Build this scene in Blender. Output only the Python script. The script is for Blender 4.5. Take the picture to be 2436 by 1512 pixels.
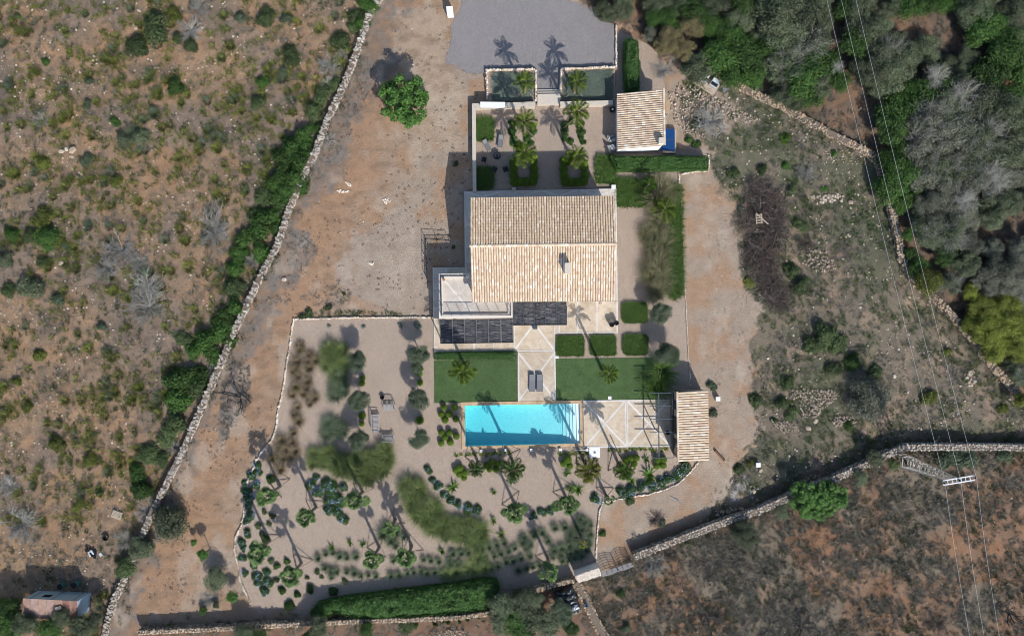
import bpy, math, random
import numpy as np
from mathutils import Vector, Matrix
from mathutils.geometry import tessellate_polygon

# ------------------------------------------------------------------ camera, sky, sun, exposure
SC = bpy.context.scene
COL = SC.collection
for o in list(bpy.data.objects):
    bpy.data.objects.remove(o)
S = 0.043            # metres per plan unit on the ground
H = 80.6             # flying height of the drone
cam_d = bpy.data.cameras.new('camera')
cam = bpy.data.objects.new('camera', cam_d); COL.objects.link(cam)
cam.location = (0, 0, H); cam.rotation_euler = (0, 0, 0)
cam_d.sensor_fit = 'HORIZONTAL'; cam_d.sensor_width = 36
cam_d.lens = 36 * H / (2436 * S)
cam_d.clip_start = 0.5; cam_d.clip_end = 2000
SC.camera = cam

SUN_EL = math.radians(39.8)
SDIR = Vector((-0.42, 0.907, 0)).normalized()       # the way shadows fall
world = bpy.data.worlds.new('World'); SC.world = world; world.use_nodes = True
wn = world.node_tree
for n in list(wn.nodes): wn.nodes.remove(n)
wo = wn.nodes.new('ShaderNodeOutputWorld'); wb = wn.nodes.new('ShaderNodeBackground')
ws = wn.nodes.new('ShaderNodeTexSky'); ws.sky_type = 'NISHITA'; ws.sun_disc = False
ws.sun_elevation = SUN_EL; ws.sun_rotation = math.atan2(-SDIR.x, -SDIR.y)
wb.inputs['Strength'].default_value = 0.125
wn.links.new(ws.outputs[0], wb.inputs[0]); wn.links.new(wb.outputs[0], wo.inputs[0])
sl = bpy.data.lights.new('sun', 'SUN'); sl.energy = 3.75; sl.angle = math.radians(0.5); sl.color = (1.0, 0.955, 0.89)
sun = bpy.data.objects.new('sun', sl); COL.objects.link(sun)
d = SDIR * math.cos(SUN_EL) + Vector((0, 0, -math.sin(SUN_EL)))
sun.rotation_euler = d.to_track_quat('-Z', 'Y').to_euler(); sun.location = (30, -60, 60)
SC.view_settings.view_transform = 'Standard'; SC.view_settings.look = 'None'
SC.view_settings.exposure = 0.3; SC.view_settings.gamma = 1.0; SC.view_settings.use_curve_mapping = False
try:
    SC.cycles.max_bounces = 5; SC.cycles.diffuse_bounces = 3; SC.cycles.glossy_bounces = 2
    SC.cycles.transparent_max_bounces = 8; SC.cycles.transmission_bounces = 3
    SC.cycles.filter_width = 0.9; SC.cycles.caustics_reflective = False; SC.cycles.caustics_refractive = False
except Exception: pass

R = np.random.default_rng(11)
random.seed(5)

# plan helpers: survey sheets -> plan units -> metres
SHEETS = dict(D=(0, 0, 1), Z1=(980, 0, .32407), Z2=(980, 420, .32407), Z3=(980, 840, .32407), Z4=(546, 700, .27778),
              Z5=(546, 1050, .27778), Z6=(1050, 1050, .3055), A1=(0, 0, .32407), A2=(490, 0, .32407), A3=(0, 490, .32407),
              A4=(0, 980, .35175), A5=(490, 420, .27778), B1=(1540, 0, .3678), B2=(1680, 350, .324), B3=(1680, 770, .324),
              B4=(1400, 1120, .25926), B5=(1876, 1050, .3055), B6=(560, 1330, .3161), Y1=(1022, 616, .14815),
              Y2=(1484, 875, .16201), Y3=(1428, 196, .12963), Y4=(1120, 140, .12963), Y5=(1288, 1316, .11111))
def P(s, x, y, z=0.0):
    ox, oy, k = SHEETS[s]
    f = S * (1 - z / H)
    return Vector(((ox + k * x - 1218) * f, (756 - oy - k * y) * f, z))
def PL(s, pts, z=0.0): return [P(s, x, y, z) for x, y in pts]
def RR(s, r): return SHEETS[s][2] * r * S
def pip(pts, poly):
    """points (N,2) inside polygon"""
    x, y = pts[:, 0], pts[:, 1]; inside = np.zeros(len(pts), bool)
    q = np.array([(p[0], p[1]) for p in poly])
    for (x1, y1), (x2, y2) in zip(q, np.roll(q, -1, 0)):
        c = ((y1 > y) != (y2 > y)) & (x < (x2 - x1) * (y - y1) / (y2 - y1 + 1e-12) + x1)
        inside ^= c
    return inside
def pdist(pts, line):
    """distance to polyline"""
    dmin = np.full(len(pts), 1e9); q = np.array([(p[0], p[1]) for p in line])
    for a, b in zip(q[:-1], q[1:]):
        ab = b - a; t = np.clip(((pts - a) @ ab) / (ab @ ab + 1e-12), 0, 1)
        dmin = np.minimum(dmin, np.hypot(*(pts - a - t[:, None] * ab).T))
    return dmin
class VN:
    def __init__(s, seed): s.g = np.random.default_rng(seed).random((128, 128))
    def __call__(s, x, y):
        xi = np.floor(x).astype(int); yi = np.floor(y).astype(int); fx = x - xi; fy = y - yi
        fx = fx * fx * (3 - 2 * fx); fy = fy * fy * (3 - 2 * fy); g = s.g
        a = g[xi % 128, yi % 128]; b = g[(xi + 1) % 128, yi % 128]; c = g[xi % 128, (yi + 1) % 128]; e = g[(xi + 1) % 128, (yi + 1) % 128]
        return (a * (1 - fx) + b * fx) * (1 - fy) + (c * (1 - fx) + e * fx) * fy
    def fbm(s, x, y, o=4, f=1.0):
        t = 0; a = 1; n = 0
        for i in range(o):
            t = t + a * s(x * f + 17.3 * i, y * f + 9.1 * i); n += a; a *= .5; f *= 2.03
        return t / n
vn = VN(3); vn2 = VN(8)

# ------------------------------------------------------------------ materials
class NT:
    def __init__(s, name):
        s.m = bpy.data.materials.new(name); s.m.use_nodes = True; s.t = s.m.node_tree
        s.b = s.t.nodes['Principled BSDF']; s.out = s.t.nodes['Material Output']
        s.b.inputs['Specular IOR Level'].default_value = 0.25
    def n(s, typ, **kw):
        nd = s.t.nodes.new('ShaderNode' + typ)
        for k, v in kw.items():
            if k.startswith('_'): setattr(nd, k[1:], v)
            else:
                i = nd.inputs[int(k[1:])] if k[0] == 'i' and k[1:].isdigit() else nd.inputs[k]
                s.set(i, v)
        return nd
    def set(s, i, v):
        if isinstance(v, bpy.types.NodeSocket): s.t.links.new(v, i)
        else:
            if hasattr(i.default_value, '__len__') and len(i.default_value) == 4 and len(v) == 3: v = (*v, 1)
            i.default_value = v
    def pos(s): return s.n('NewGeometry').outputs['Position']
    def noise(s, sc, det=4, rough=.6, vec=None, dist=0):
        return s.n('TexNoise', Vector=vec if vec is not None else s.pos(), Scale=sc, Detail=det, Roughness=rough, Distortion=dist).outputs['Fac']
    def vor(s, sc, vec=None, out='Distance', rand=1):
        return s.n('TexVoronoi', Vector=vec if vec is not None else s.pos(), Scale=sc, Randomness=rand).outputs[out]
    def ramp(s, f, stops):
        r = s.n('ValToRGB', Fac=f); e = r.color_ramp.elements
        while len(e) < len(stops): e.new(.5)
        for q, (p, c) in zip(e, stops):
            q.position = p; q.color = (*c, 1) if hasattr(c, '__len__') else (c, c, c, 1)
        return r.outputs[0]
    def mix(s, f, a, b, mode='MIX'):
        m = s.n('Mix', _data_type='RGBA', _blend_type=mode)
        s.set(m.inputs[0], f); s.set(m.inputs[6], a); s.set(m.inputs[7], b)
        return m.outputs[2]
    def math(s, op, a, b=0.0):
        m = s.n('Math', _operation=op); s.set(m.inputs[0], a); s.set(m.inputs[1], b); return m.outputs[0]
    def isl(s): return s.n('NewGeometry').outputs['Random Per Island']
    def orand(s): return s.n('ObjectInfo').outputs['Random']
    def rnd(s): return s.math('FRACT', s.math('ADD', s.isl(), s.orand()))
    def bump(s, h, st=.3, dist=.05): s.set(s.b.inputs['Normal'], s.n('Bump', Height=h, Strength=st, Distance=dist).outputs[0])
    def col(s, c, rough=.85):
        s.set(s.b.inputs['Base Color'], c); s.set(s.b.inputs['Roughness'], rough); return s.m
def mulv(t, c, f, lo, hi): return t.mix(1.0, c, t.ramp(f, [(0.0, lo), (1.0, hi)]), 'MULTIPLY')
def plain(name, c, rough=.7, metal=0, var=.12, sc=6):
    t = NT(name); t.b.inputs['Metallic'].default_value = metal
    return t.col(mulv(t, t.mix(0, c, c), t.noise(sc, 5), 1 - 2 * var, 1 + 2 * var), rough)
def leaf(name, c1, c2, c3=None, trans=.22, rough=.55, obj=.35):
    t = NT(name)
    c1, c2, c3 = [tuple(min(q * 1.42, .8) for q in cc) for cc in (c1, c2, c3 or c2)]
    st = [(0.0, c1), (0.6, c2), (1.0, c3)]
    c = t.ramp(t.rnd(), st)
    c = mulv(t, c, t.orand(), 1 - obj, 1 + obj)
    c = mulv(t, c, t.noise(.9, 3), .7, 1.35)
    t.col(c, rough); t.b.inputs['Specular IOR Level'].default_value = .3
    tr = t.n('BsdfTranslucent', Color=c); mx = t.n('MixShader', i0=trans)
    t.t.links.new(t.b.outputs[0], mx.inputs[1]); t.t.links.new(tr.outputs[0], mx.inputs[2]); t.t.links.new(mx.outputs[0], t.out.inputs[0])
    return t.m
def stonem(name, cols, bump=.5):
    t = NT(name); n = len(cols) - 1
    c = t.ramp(t.rnd(), [(i / n, c) for i, c in enumerate(cols)])
    c = mulv(t, c, t.noise(7, 5, .7), .6, 1.35)
    t.bump(t.noise(18, 4), bump, .03); return t.col(c, .9)
def tilem(name, cols):
    t = NT(name); n = len(cols) - 1
    c = t.ramp(t.rnd(), [(i / n, c) for i, c in enumerate(cols)])
    c = mulv(t, c, t.noise(14, 5, .7), .8, 1.18)
    return t.col(c, .8)

M = {}
# soil: the kinds of ground come from a per-vertex layer, the grain from noise
t = NT('soil')
base = t.n('VertexColor', _layer_name='soil').outputs[0]
c = mulv(t, base, t.noise(1.3, 6, .65, dist=.5), .66, 1.34)
c = mulv(t, c, t.noise(9, 4, .75), .45, 1.55)
rocky = t.n('Attribute', _attribute_name='rocky').outputs['Fac']
peb = t.ramp(t.vor(7), [(0.0, 1), (.16, 1), (.24, 0)])
pm = t.math('MULTIPLY', t.math('MULTIPLY', peb, t.ramp(t.vor(7, out='Color'), [(.62, 0), (.66, 1)])), rocky)
c = t.mix(pm, c, (.50, .40, .29))
lit = t.ramp(t.noise(4.5, 5, .75, dist=1.2), [(.53, 0), (.62, 1)])
c = t.mix(t.math('MULTIPLY', t.math('MULTIPLY', lit, rocky), .75), c, (.10, .085, .07))
t.bump(t.noise(8, 5, .75, dist=.6), .8, .12); M['soil'] = t.col(c, .95)
def gravelm(name, c0, fine, big):
    t = NT(name)
    c = mulv(t, t.mix(0, c0, c0), t.noise(.35, 5, .6, dist=.4), 1 - big, 1 + big)
    c = mulv(t, c, t.vor(16, out='Color'), 1 - fine, 1 + fine)
    c = mulv(t, c, t.noise(6, 4, .75, dist=1.0), .86, 1.14)
    t.bump(t.vor(26), .4, .02); return t.col(c, .92)
M['gravel'] = gravelm('garden_gravel', (.350, .278, .222), .34, .10)
M['grey_gravel'] = gravelm('grey_gravel', (.228, .215, .215), .34, .09)
t = NT('lawn_grass')
c = t.ramp(t.noise(1.6, 7, .75, dist=1.0), [(.3, (.040, .086, .028)), (.5, (.072, .130, .044)), (.72, (.125, .17, .070))])
c = mulv(t, c, t.noise(25, 3), .7, 1.35); t.bump(t.noise(40, 3), .6, .03); M['lawn'] = t.col(c, .9)
M['blade'] = leaf('lawn_blade', (.040, .084, .028), (.070, .128, .044), (.125, .16, .068), obj=0)
def paving(name, c0, c1):
    t = NT(name)
    c = t.ramp(t.noise(.9, 7, .7, dist=1.0), [(.36, c0), (.64, c1)])
    c = mulv(t, c, t.noise(9, 5, .75), .78, 1.2); c = mulv(t, c, t.orand(), .9, 1.08)
    c = t.mix(t.ramp(t.noise(.55, 5, .7, dist=1.5), [(.56, 0), (.66, .5)]), c, tuple(q * .72 for q in c0))
    t.bump(t.noise(20, 3), .2, .02); return t.col(c, .8)
M['slab'] = paving('paving_slab', (.48, .38, .275), (.62, .53, .42))
M['slab_pale'] = paving('pale_slab', (.52, .46, .40), (.62, .56, .50))
M['band'] = paving('paving_band', (.60, .56, .51), (.70, .67, .63))
M['coping'] = paving('coping_stone', (.44, .30, .17), (.58, .44, .29))
M['cream'] = plain('cream_render', (.68, .63, .57), .85, var=.05)
M['white'] = plain('white_render', (.76, .77, .79), .8, var=.04)
M['tan_wall'] = plain('tan_render', (.42, .35, .28), .85, var=.06)
M['roof_s'] = tilem('clay_tile', [(.55, .42, .29), (.66, .53, .38), (.60, .46, .33), (.68, .57, .43), (.52, .37, .28), (.70, .58, .44), (.76, .70, .61)])
M['roof_n'] = tilem('clay_tile_weathered', [(.56, .42, .28), (.64, .50, .35), (.60, .45, .31), (.68, .54, .38), (.52, .38, .27), (.66, .50, .34), (.78, .66, .52)])  # same clay tile, recoloured to offset the dimmer light on the north slope
M['channel'] = plain('clay_channel', (.36, .25, .16), .9, var=.15)
M['reed'] = tilem('dark_reed', [(.035, .035, .042), (.075, .075, .085), (.12, .12, .13), (.05, .05, .06), (.22, .22, .23)])
M['steel'] = plain('grey_steel', (.10, .125, .15), .45, .6, .05)
M['dark_steel'] = plain('dark_steel', (.03, .032, .038), .5, .5, .05)
M['iron'] = plain('black_iron', (.018, .018, .022), .55, .3, .1)
M['rust'] = plain('rusty_iron', (.16, .085, .055), .8, .2, .3)
M['timber'] = plain('grey_timber', (.33, .325, .33), .85, var=.15, sc=9)
M['stake'] = plain('pole_timber', (.25, .19, .15), .85, var=.15)
M['pallet'] = plain('pallet_wood', (.45, .37, .29), .85, var=.15)
M['greyfab'] = plain('grey_mesh_fabric', (.19, .195, .21), .8, var=.05, sc=30)
M['whitep'] = plain('white_plastic', (.78, .79, .80), .5, var=.03)
M['palegrey'] = plain('pale_grey_sheet', (.45, .50, .53), .6, var=.06)
M['glass'] = plain('dark_glass', (.02, .025, .03), .1, 0, 0)
t = NT('solar_glass'); M['solar'] = t.col(mulv(t, t.mix(0, (.012, .055, .17), (0, 0, 0)), t.noise(3, 3), .8, 1.2), .25)
M['bark'] = plain('bark', (.13, .10, .08), .95, var=.25, sc=10)
M['palmbark'] = plain('palm_bark', (.22, .18, .15), .95, var=.3, sc=14)
t = NT('dead_wood'); M['dead'] = t.col(mulv(t, t.ramp(t.rnd(), [(0, (.19, .185, .165)), (.5, (.31, .305, .28)), (1, (.46, .45, .41))]), t.orand(), .7, 1.2), .9)
t = NT('dark_brush'); M['brush'] = t.col(t.ramp(t.rnd(), [(0, (.030, .022, .020)), (.35, (.085, .070, .062)), (.6, (.11, .075, .06)), (.85, (.15, .13, .12)), (1, (.28, .25, .23))]), .9)
t = NT('charred_branch'); M['charred'] = t.col(t.ramp(t.rnd(), [(0, (.03, .03, .03)), (1, (.09, .085, .08))]), .9)
M['stone'] = stonem('wall_stone', [(.36, .31, .25), (.52, .46, .39), (.28, .26, .24), (.56, .52, .46), (.38, .32, .25), (.50, .47, .44)])
M['stone_tan'] = stonem('tan_wall_stone', [(.36, .26, .17), (.50, .38, .26), (.30, .25, .20), (.56, .46, .34), (.42, .28, .17)])
M['stone_pale'] = stonem('pale_edging_stone', [(.62, .54, .45), (.74, .68, .60), (.55, .42, .29), (.70, .60, .48), (.78, .74, .69)])
M['core'] = plain('wall_core', (.17, .135, .105), .95, var=.3, sc=5)
M['rubble'] = stonem('pale_rubble', [(.32, .25, .185), (.46, .38, .29), (.60, .53, .45), (.38, .29, .21)])
M['masonry'] = stonem('masonry', [(.52, .46, .39), (.60, .54, .46)])
# foliage
M['lentisk'] = leaf('lentisk_leaf', (.016, .042, .009), (.034, .078, .014), (.062, .110, .024))
M['bright'] = leaf('carob_leaf', (.026, .068, .014), (.052, .125, .022), (.100, .180, .045), obj=.1)
M['olive'] = leaf('olive_leaf', (.038, .058, .034), (.065, .090, .052), (.115, .140, .090), obj=.15)
M['scrub_green'] = leaf('scrub_leaf', (.030, .050, .018), (.052, .078, .028), (.085, .110, .045))
M['wild_olive'] = leaf('wild_olive_leaf', (.042, .056, .030), (.075, .095, .052), (.125, .140, .085))
M['grey_leaf'] = leaf('grey_leaf', (.062, .070, .048), (.105, .114, .082), (.165, .172, .135))
M['khaki'] = leaf('khaki_leaf', (.085, .075, .035), (.145, .125, .060), (.205, .175, .090))
M['yellow'] = leaf('pine_needle', (.060, .082, .014), (.115, .140, .020), (.180, .195, .032))
M['heather'] = leaf('heather_leaf', (.038, .052, .010), (.085, .105, .018), (.150, .150, .036))
M['sage'] = leaf('sage_leaf', (.080, .110, .088), (.125, .158, .128), (.19, .215, .175), obj=.12)
M['hedge'] = leaf('hedge_leaf', (.020, .056, .014), (.038, .095, .020), (.085, .150, .038), obj=.12)
M['box'] = leaf('box_leaf', (.045, .095, .008), (.090, .160, .012), (.150, .210, .028), obj=.12)
M['strap'] = leaf('strap_leaf', (.024, .062, .012), (.048, .104, .018), (.110, .145, .036), obj=.1)
M['orn'] = leaf('ornamental_grass', (.056, .090, .024), (.100, .145, .044), (.195, .195, .09), obj=.15)
M['orn_blue'] = leaf('blue_grass', (.050, .080, .046), (.088, .122, .072), (.140, .165, .10), obj=.12)
M['orn_brown'] = leaf('brown_grass', (.105, .080, .045), (.160, .125, .078), (.23, .180, .12), obj=.2)
M['pampas'] = leaf('pampas_blade', (.075, .085, .035), (.130, .130, .065), (.24, .20, .14), obj=.15)
M['plumbago'] = leaf('plumbago_leaf', (.020, .052, .014), (.036, .080, .018), (.066, .115, .03), obj=.12)
M['blueflower'] = leaf('blue_blossom', (.18, .27, .52), (.28, .39, .66), (.40, .48, .74), obj=.05)
M['fan'] = leaf('fan_palm_leaf', (.045, .088, .026), (.082, .135, .042), (.135, .190, .070), obj=.12)
M['feather'] = leaf('feather_palm_leaf', (.055, .098, .012), (.100, .155, .018), (.165, .205, .035), obj=.12)
M['feather_y'] = leaf('yellow_palm_leaf', (.075, .095, .012), (.125, .140, .018), (.19, .19, .035), obj=.12)
M['spiky'] = leaf('spiky_leaf', (.030, .070, .012), (.060, .120, .016), (.12, .18, .035), obj=.12)
M['drytuft'] = leaf('dry_grass', (.090, .072, .055), (.150, .125, .098), (.22, .19, .155), trans=.1)
M['greytuft'] = leaf('grey_scrub', (.075, .072, .055), (.120, .118, .095), (.19, .185, .16), trans=.1)

# ------------------------------------------------------------------ mesh building
class MB:
    def __init__(s): s.v = []; s.f = []; s.n = 0
    def add(s, V, F):
        V = np.asarray(V, float).reshape(-1, 3)
        if isinstance(F, np.ndarray): s.f.append(F.astype(np.int64) + s.n)
        else:
            by = {}
            for f in F: by.setdefault(len(f), []).append(f)
            for k, q in by.items(): s.f.append(np.array(q, np.int64) + s.n)
        s.v.append(V); s.n += len(V); return s
    def box(s, c, size, rz=0, M3=None, top=1.0):
        x, y, z = [q / 2 for q in size]
        V = np.array([(-x, -y, -z), (x, -y, -z), (x, y, -z), (-x, y, -z), (-x * top, -y * top, z), (x * top, -y * top, z), (x * top, y * top, z), (-x * top, y * top, z)])
        if rz: cz, sz = math.cos(rz), math.sin(rz); V = V @ np.array([[cz, sz, 0], [-sz, cz, 0], [0, 0, 1]])
        if M3 is not None: V = V @ np.asarray(M3).T
        return s.add(V + np.array(c), [(0, 3, 2, 1), (4, 5, 6, 7), (0, 1, 5, 4), (1, 2, 6, 5), (2, 3, 7, 6), (3, 0, 4, 7)])
    def bar(s, a, b, w, h=None):
        a = Vector(a); b = Vector(b); dv = b - a; L = dv.length
        y = dv.normalized(); up = Vector((0, 0, 1)) if abs(y.z) < .95 else Vector((1, 0, 0))
        x = y.cross(up).normalized(); z = x.cross(y)
        return s.box((a + b) / 2, (w, L, h or w), M3=np.array([x, y, z]).T)
    def tube(s, pts, rad, n=6, cap=True):
        pts = [Vector(p) for p in pts]; m = len(pts)
        rad = rad if hasattr(rad, '__len__') else [rad] * m
        V = []
        x = None
        for i, p in enumerate(pts):
            tg = (pts[min(i + 1, m - 1)] - pts[max(i - 1, 0)]).normalized()
            if x is None:
                x = tg.cross(Vector((0, 0, 1)) if abs(tg.z) < .9 else Vector((1, 0, 0))).normalized()
            else: x = (x - tg * x.dot(tg)).normalized()
            y = tg.cross(x)
            for k in range(n):
                a = 2 * math.pi * k / n; V.append(p + (x * math.cos(a) + y * math.sin(a)) * rad[i])
        F = [(i * n + k, i * n + (k + 1) % n, (i + 1) * n + (k + 1) % n, (i + 1) * n + k) for i in range(m - 1) for k in range(n)]
        if cap: F += [tuple(range(n))[::-1], tuple(range((m - 1) * n, m * n))]
        return s.add([tuple(v) for v in V], F)
    def prism(s, poly, z0, z1):
        n = len(poly); a = sum(poly[i][0] * poly[(i + 1) % n][1] - poly[(i + 1) % n][0] * poly[i][1] for i in range(n))
        zz0 = list(z0) if hasattr(z0, '__len__') else [z0] * n; zz1 = list(z1) if hasattr(z1, '__len__') else [z1] * n
        if a < 0: poly = poly[::-1]; zz0 = zz0[::-1]; zz1 = zz1[::-1]
        V = [(p[0], p[1], z) for p, z in zip(poly, zz0)] + [(p[0], p[1], z) for p, z in zip(poly, zz1)]
        return s.add(V, [tuple(range(n))[::-1], tuple(range(n, 2 * n))] + [(i, (i + 1) % n, n + (i + 1) % n, n + i) for i in range(n)])
    def lathe(s, c, prof, n=20):
        V = []; c = Vector(c)
        for r, z in prof:
            for k in range(n): a = 2 * math.pi * k / n; V.append((c.x + r * math.cos(a), c.y + r * math.sin(a), c.z + z))
        m = len(prof)
        F = [(i * n + k, i * n + (k + 1) % n, (i + 1) * n + (k + 1) % n, (i + 1) * n + k) for i in range(m - 1) for k in range(n)]
        F += [tuple(range(n))[::-1], tuple(range((m - 1) * n, m * n))]
        return s.add(V, F)
    def inst(s, bv, bf, mats, locs):
        """many copies of a small mesh: mats (N,3,3), locs (N,3)"""
        N, k = len(locs), len(bv)
        V = np.einsum('nij,kj->nki', mats, bv) + locs[:, None, :]
        off = (np.arange(N) * k)[:, None, None]
        for f in bf:
            F = (f[None] + off).reshape(-1, f.shape[1]); s.f.append(F + s.n)
        s.v.append(V.reshape(-1, 3)); s.n += N * k; return s
    def mesh(s, name, smooth=False):
        me = bpy.data.meshes.new(name); V = np.concatenate(s.v); tot = sum(len(f) for f in s.f)
        me.vertices.add(len(V)); me.vertices.foreach_set('co', V.astype(np.float32).ravel())
        idx = np.concatenate([f.ravel() for f in s.f]); ln = np.concatenate([np.full(len(f), f.shape[1]) for f in s.f])
        me.loops.add(len(idx)); me.loops.foreach_set('vertex_index', idx.astype(np.int32))
        me.polygons.add(tot); st = np.concatenate([[0], np.cumsum(ln)[:-1]])
        me.polygons.foreach_set('loop_start', st.astype(np.int32))
        me.polygons.foreach_set('use_smooth', np.full(tot, bool(smooth)))
        me.update(calc_edges=True); return me
    def build(s, name, mat, parent=None, smooth=False):
        return obj(name, s.mesh(name, smooth), mat, parent)
def obj(name, me, mat=None, parent=None, loc=(0, 0, 0), rz=0.0, sc=None, rot=None):
    o = bpy.data.objects.new(name, me); COL.objects.link(o)
    if mat is not None:
        mat = M[mat] if isinstance(mat, str) else mat
        if len(me.materials) == 0: me.materials.append(mat)
        if me.materials[0] is not mat:
            o.material_slots[0].link = 'OBJECT'; o.material_slots[0].material = mat
    o.location = loc; o.rotation_euler = rot or (0, 0, rz)
    if sc is not None: o.scale = sc if hasattr(sc, '__len__') else (sc, sc, sc)
    if parent is not None: o.parent = parent
    return o
def tag(o, label=None, cat=None, group=None, kind=None):
    for k, v in (('label', label), ('category', cat), ('group', group), ('kind', kind)):
        if v: o[k] = v
    return o
def thing(name, label, cat, group=None, loc=(0, 0, 0), rz=0.0):
    o = bpy.data.objects.new(name, None); COL.objects.link(o); o.empty_display_size = .2
    o.location = loc; o.rotation_euler = (0, 0, rz); return tag(o, label, cat, group)
def struct(name, mb, mat, smooth=False): return tag(mb.build(name, mat, None, smooth), kind='structure')
def rotz(a):
    c, s_ = np.cos(a), np.sin(a); z = np.zeros_like(a); o = np.ones_like(a)
    return np.stack([np.stack([c, -s_, z], -1), np.stack([s_, c, z], -1), np.stack([z, z, o], -1)], -2)
def randrot(n, rg):
    q = rg.normal(size=(n, 4)); q /= np.linalg.norm(q, axis=1)[:, None]; w, x, y, z = q.T
    return np.stack([np.stack([1 - 2 * (y * y + z * z), 2 * (x * y - z * w), 2 * (x * z + y * w)], -1),
                     np.stack([2 * (x * y + z * w), 1 - 2 * (x * x + z * z), 2 * (y * z - x * w)], -1),
                     np.stack([2 * (x * z - y * w), 2 * (y * z + x * w), 1 - 2 * (x * x + y * y)], -1)], -2)
def leaves(mb, p, nrm, size, rg, asp=.55):
    n = len(p); nrm = nrm / (np.linalg.norm(nrm, axis=1)[:, None] + 1e-9)
    a = rg.normal(size=(n, 3)); tx = np.cross(nrm, a); tx /= np.linalg.norm(tx, axis=1)[:, None] + 1e-9; ty = np.cross(nrm, tx)
    sz = (size * rg.uniform(.6, 1.35, n))[:, None]
    V = np.stack([p - tx * sz * .5, p - ty * sz * asp * .5 + nrm * sz * .1, p + tx * sz * .5, p + ty * sz * asp * .5 + nrm * sz * .1], 1)
    return mb.add(V.reshape(-1, 3), np.arange(n * 4).reshape(-1, 4))
def sph(n, rg):
    u = rg.normal(size=(n, 3)); return u / np.linalg.norm(u, axis=1)[:, None]
def crown_mesh(name, seed, n, size, lobes=16, bush=False, lr=(.26, .42), spread=.68, up=.35):
    rg = np.random.default_rng(seed); u = sph(lobes, rg)
    if bush: u[:, 2] = np.abs(u[:, 2])
    c = u * rg.uniform(.35, 1, (lobes, 1)) ** .6 * spread; c[:, 2] *= .75
    if lobes > 6: c[0] = (.05, .02, .42 * spread); c[1] = (-.22 * spread, .2 * spread, .36 * spread); c[2] = (.25 * spread, -.15 * spread, .36 * spread)
    r = rg.uniform(*lr, lobes); k = rg.choice(lobes, n, p=r ** 2 / (r ** 2).sum())
    w = sph(n, rg); w[:, 2] += .25; w /= np.linalg.norm(w, axis=1)[:, None]
    p = c[k] + w * (r[k] * rg.uniform(.7, 1.08, n) * rg.choice([1, 1, 1, .6], n))[:, None]
    if bush: p[:, 2] = np.abs(p[:, 2]) + .03
    nr = w + rg.normal(size=(n, 3)) * .55 + np.array([0, 0, up])
    return leaves(MB(), p, nr, size, rg).mesh(name)
def twig_mesh(name, seed, nb=16, sub=9, flat=.55, th=.022, side=3):
    rg = random.Random(seed); mb = MB()
    for b in range(nb):
        a = rg.uniform(0, 6.283); el = rg.uniform(.1, 1.1) * flat + .1; L = rg.uniform(.6, 1.05)
        p = Vector((0, 0, .02)); dv = Vector((math.cos(a) * math.cos(el), math.sin(a) * math.cos(el), math.sin(el)))
        pts = [p.copy()]
        for k in range(4):
            dv = (dv + Vector((rg.gauss(0, .22), rg.gauss(0, .22), rg.gauss(0, .15)))).normalized(); p = p + dv * L / 4; p.z = max(p.z, .03); pts.append(p.copy())
        mb.tube(pts, [th, th * .8, th * .62, th * .45, th * .2], side, False)
        for q in range(sub):
            i = rg.randint(1, 4); s0 = pts[i].lerp(pts[i - 1], rg.random()); a2 = a + rg.gauss(0, .8)
            dv = Vector((math.cos(a2), math.sin(a2), rg.gauss(.25, .4))).normalized(); l2 = rg.uniform(.15, .42)
            m = s0 + dv * l2 * .5 + Vector((rg.gauss(0, .04), rg.gauss(0, .04), .02)); e = m + (dv + Vector((rg.gauss(0, .35), rg.gauss(0, .35), .1))).normalized() * l2 * .5
            mb.tube([s0, m, e], [th * .42, th * .3, th * .14], 3, False)
            for z in range(2):
                e2 = m + Vector((rg.gauss(0, .09), rg.gauss(0, .09), rg.gauss(.03, .05)))
                mb.tube([m, e2], [th * .22, th * .1], 3, False)
    return mb.mesh(name)
def blades(mb, base, ang, lean, L, w, rg, droop=.5):
    """arching grass blades: base (N,3), heading, lean 0..1.4, length, width"""
    n = len(base); h = np.stack([np.cos(ang), np.sin(ang), np.zeros(n)], -1); sd = np.stack([-np.sin(ang), np.cos(ang), np.zeros(n)], -1)
    pts = []; p = base.copy(); th = lean.copy()
    for k in range(4):
        pts.append(p.copy()); stp = (L / 3)[:, None]
        p = p + (h * np.sin(th)[:, None] + np.array([0, 0, 1.]) * np.cos(th)[:, None]) * stp; th = th + droop * rg.uniform(.6, 1.4, n)
    ww = (1.0, .85, .55, .08)
    V = np.stack([q for k in range(4) for q in (pts[k] - sd * (w * ww[k])[:, None] * .5, pts[k] + sd * (w * ww[k])[:, None] * .5)], 1)
    V[..., 2] = np.maximum(V[..., 2], .012)
    F = np.array([(0, 1, 3, 2), (2, 3, 5, 4), (4, 5, 7, 6)]); off = (np.arange(n) * 8)[:, None, None]
    return mb.add(V.reshape(-1, 3), (F[None] + off).reshape(-1, 4))
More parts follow.
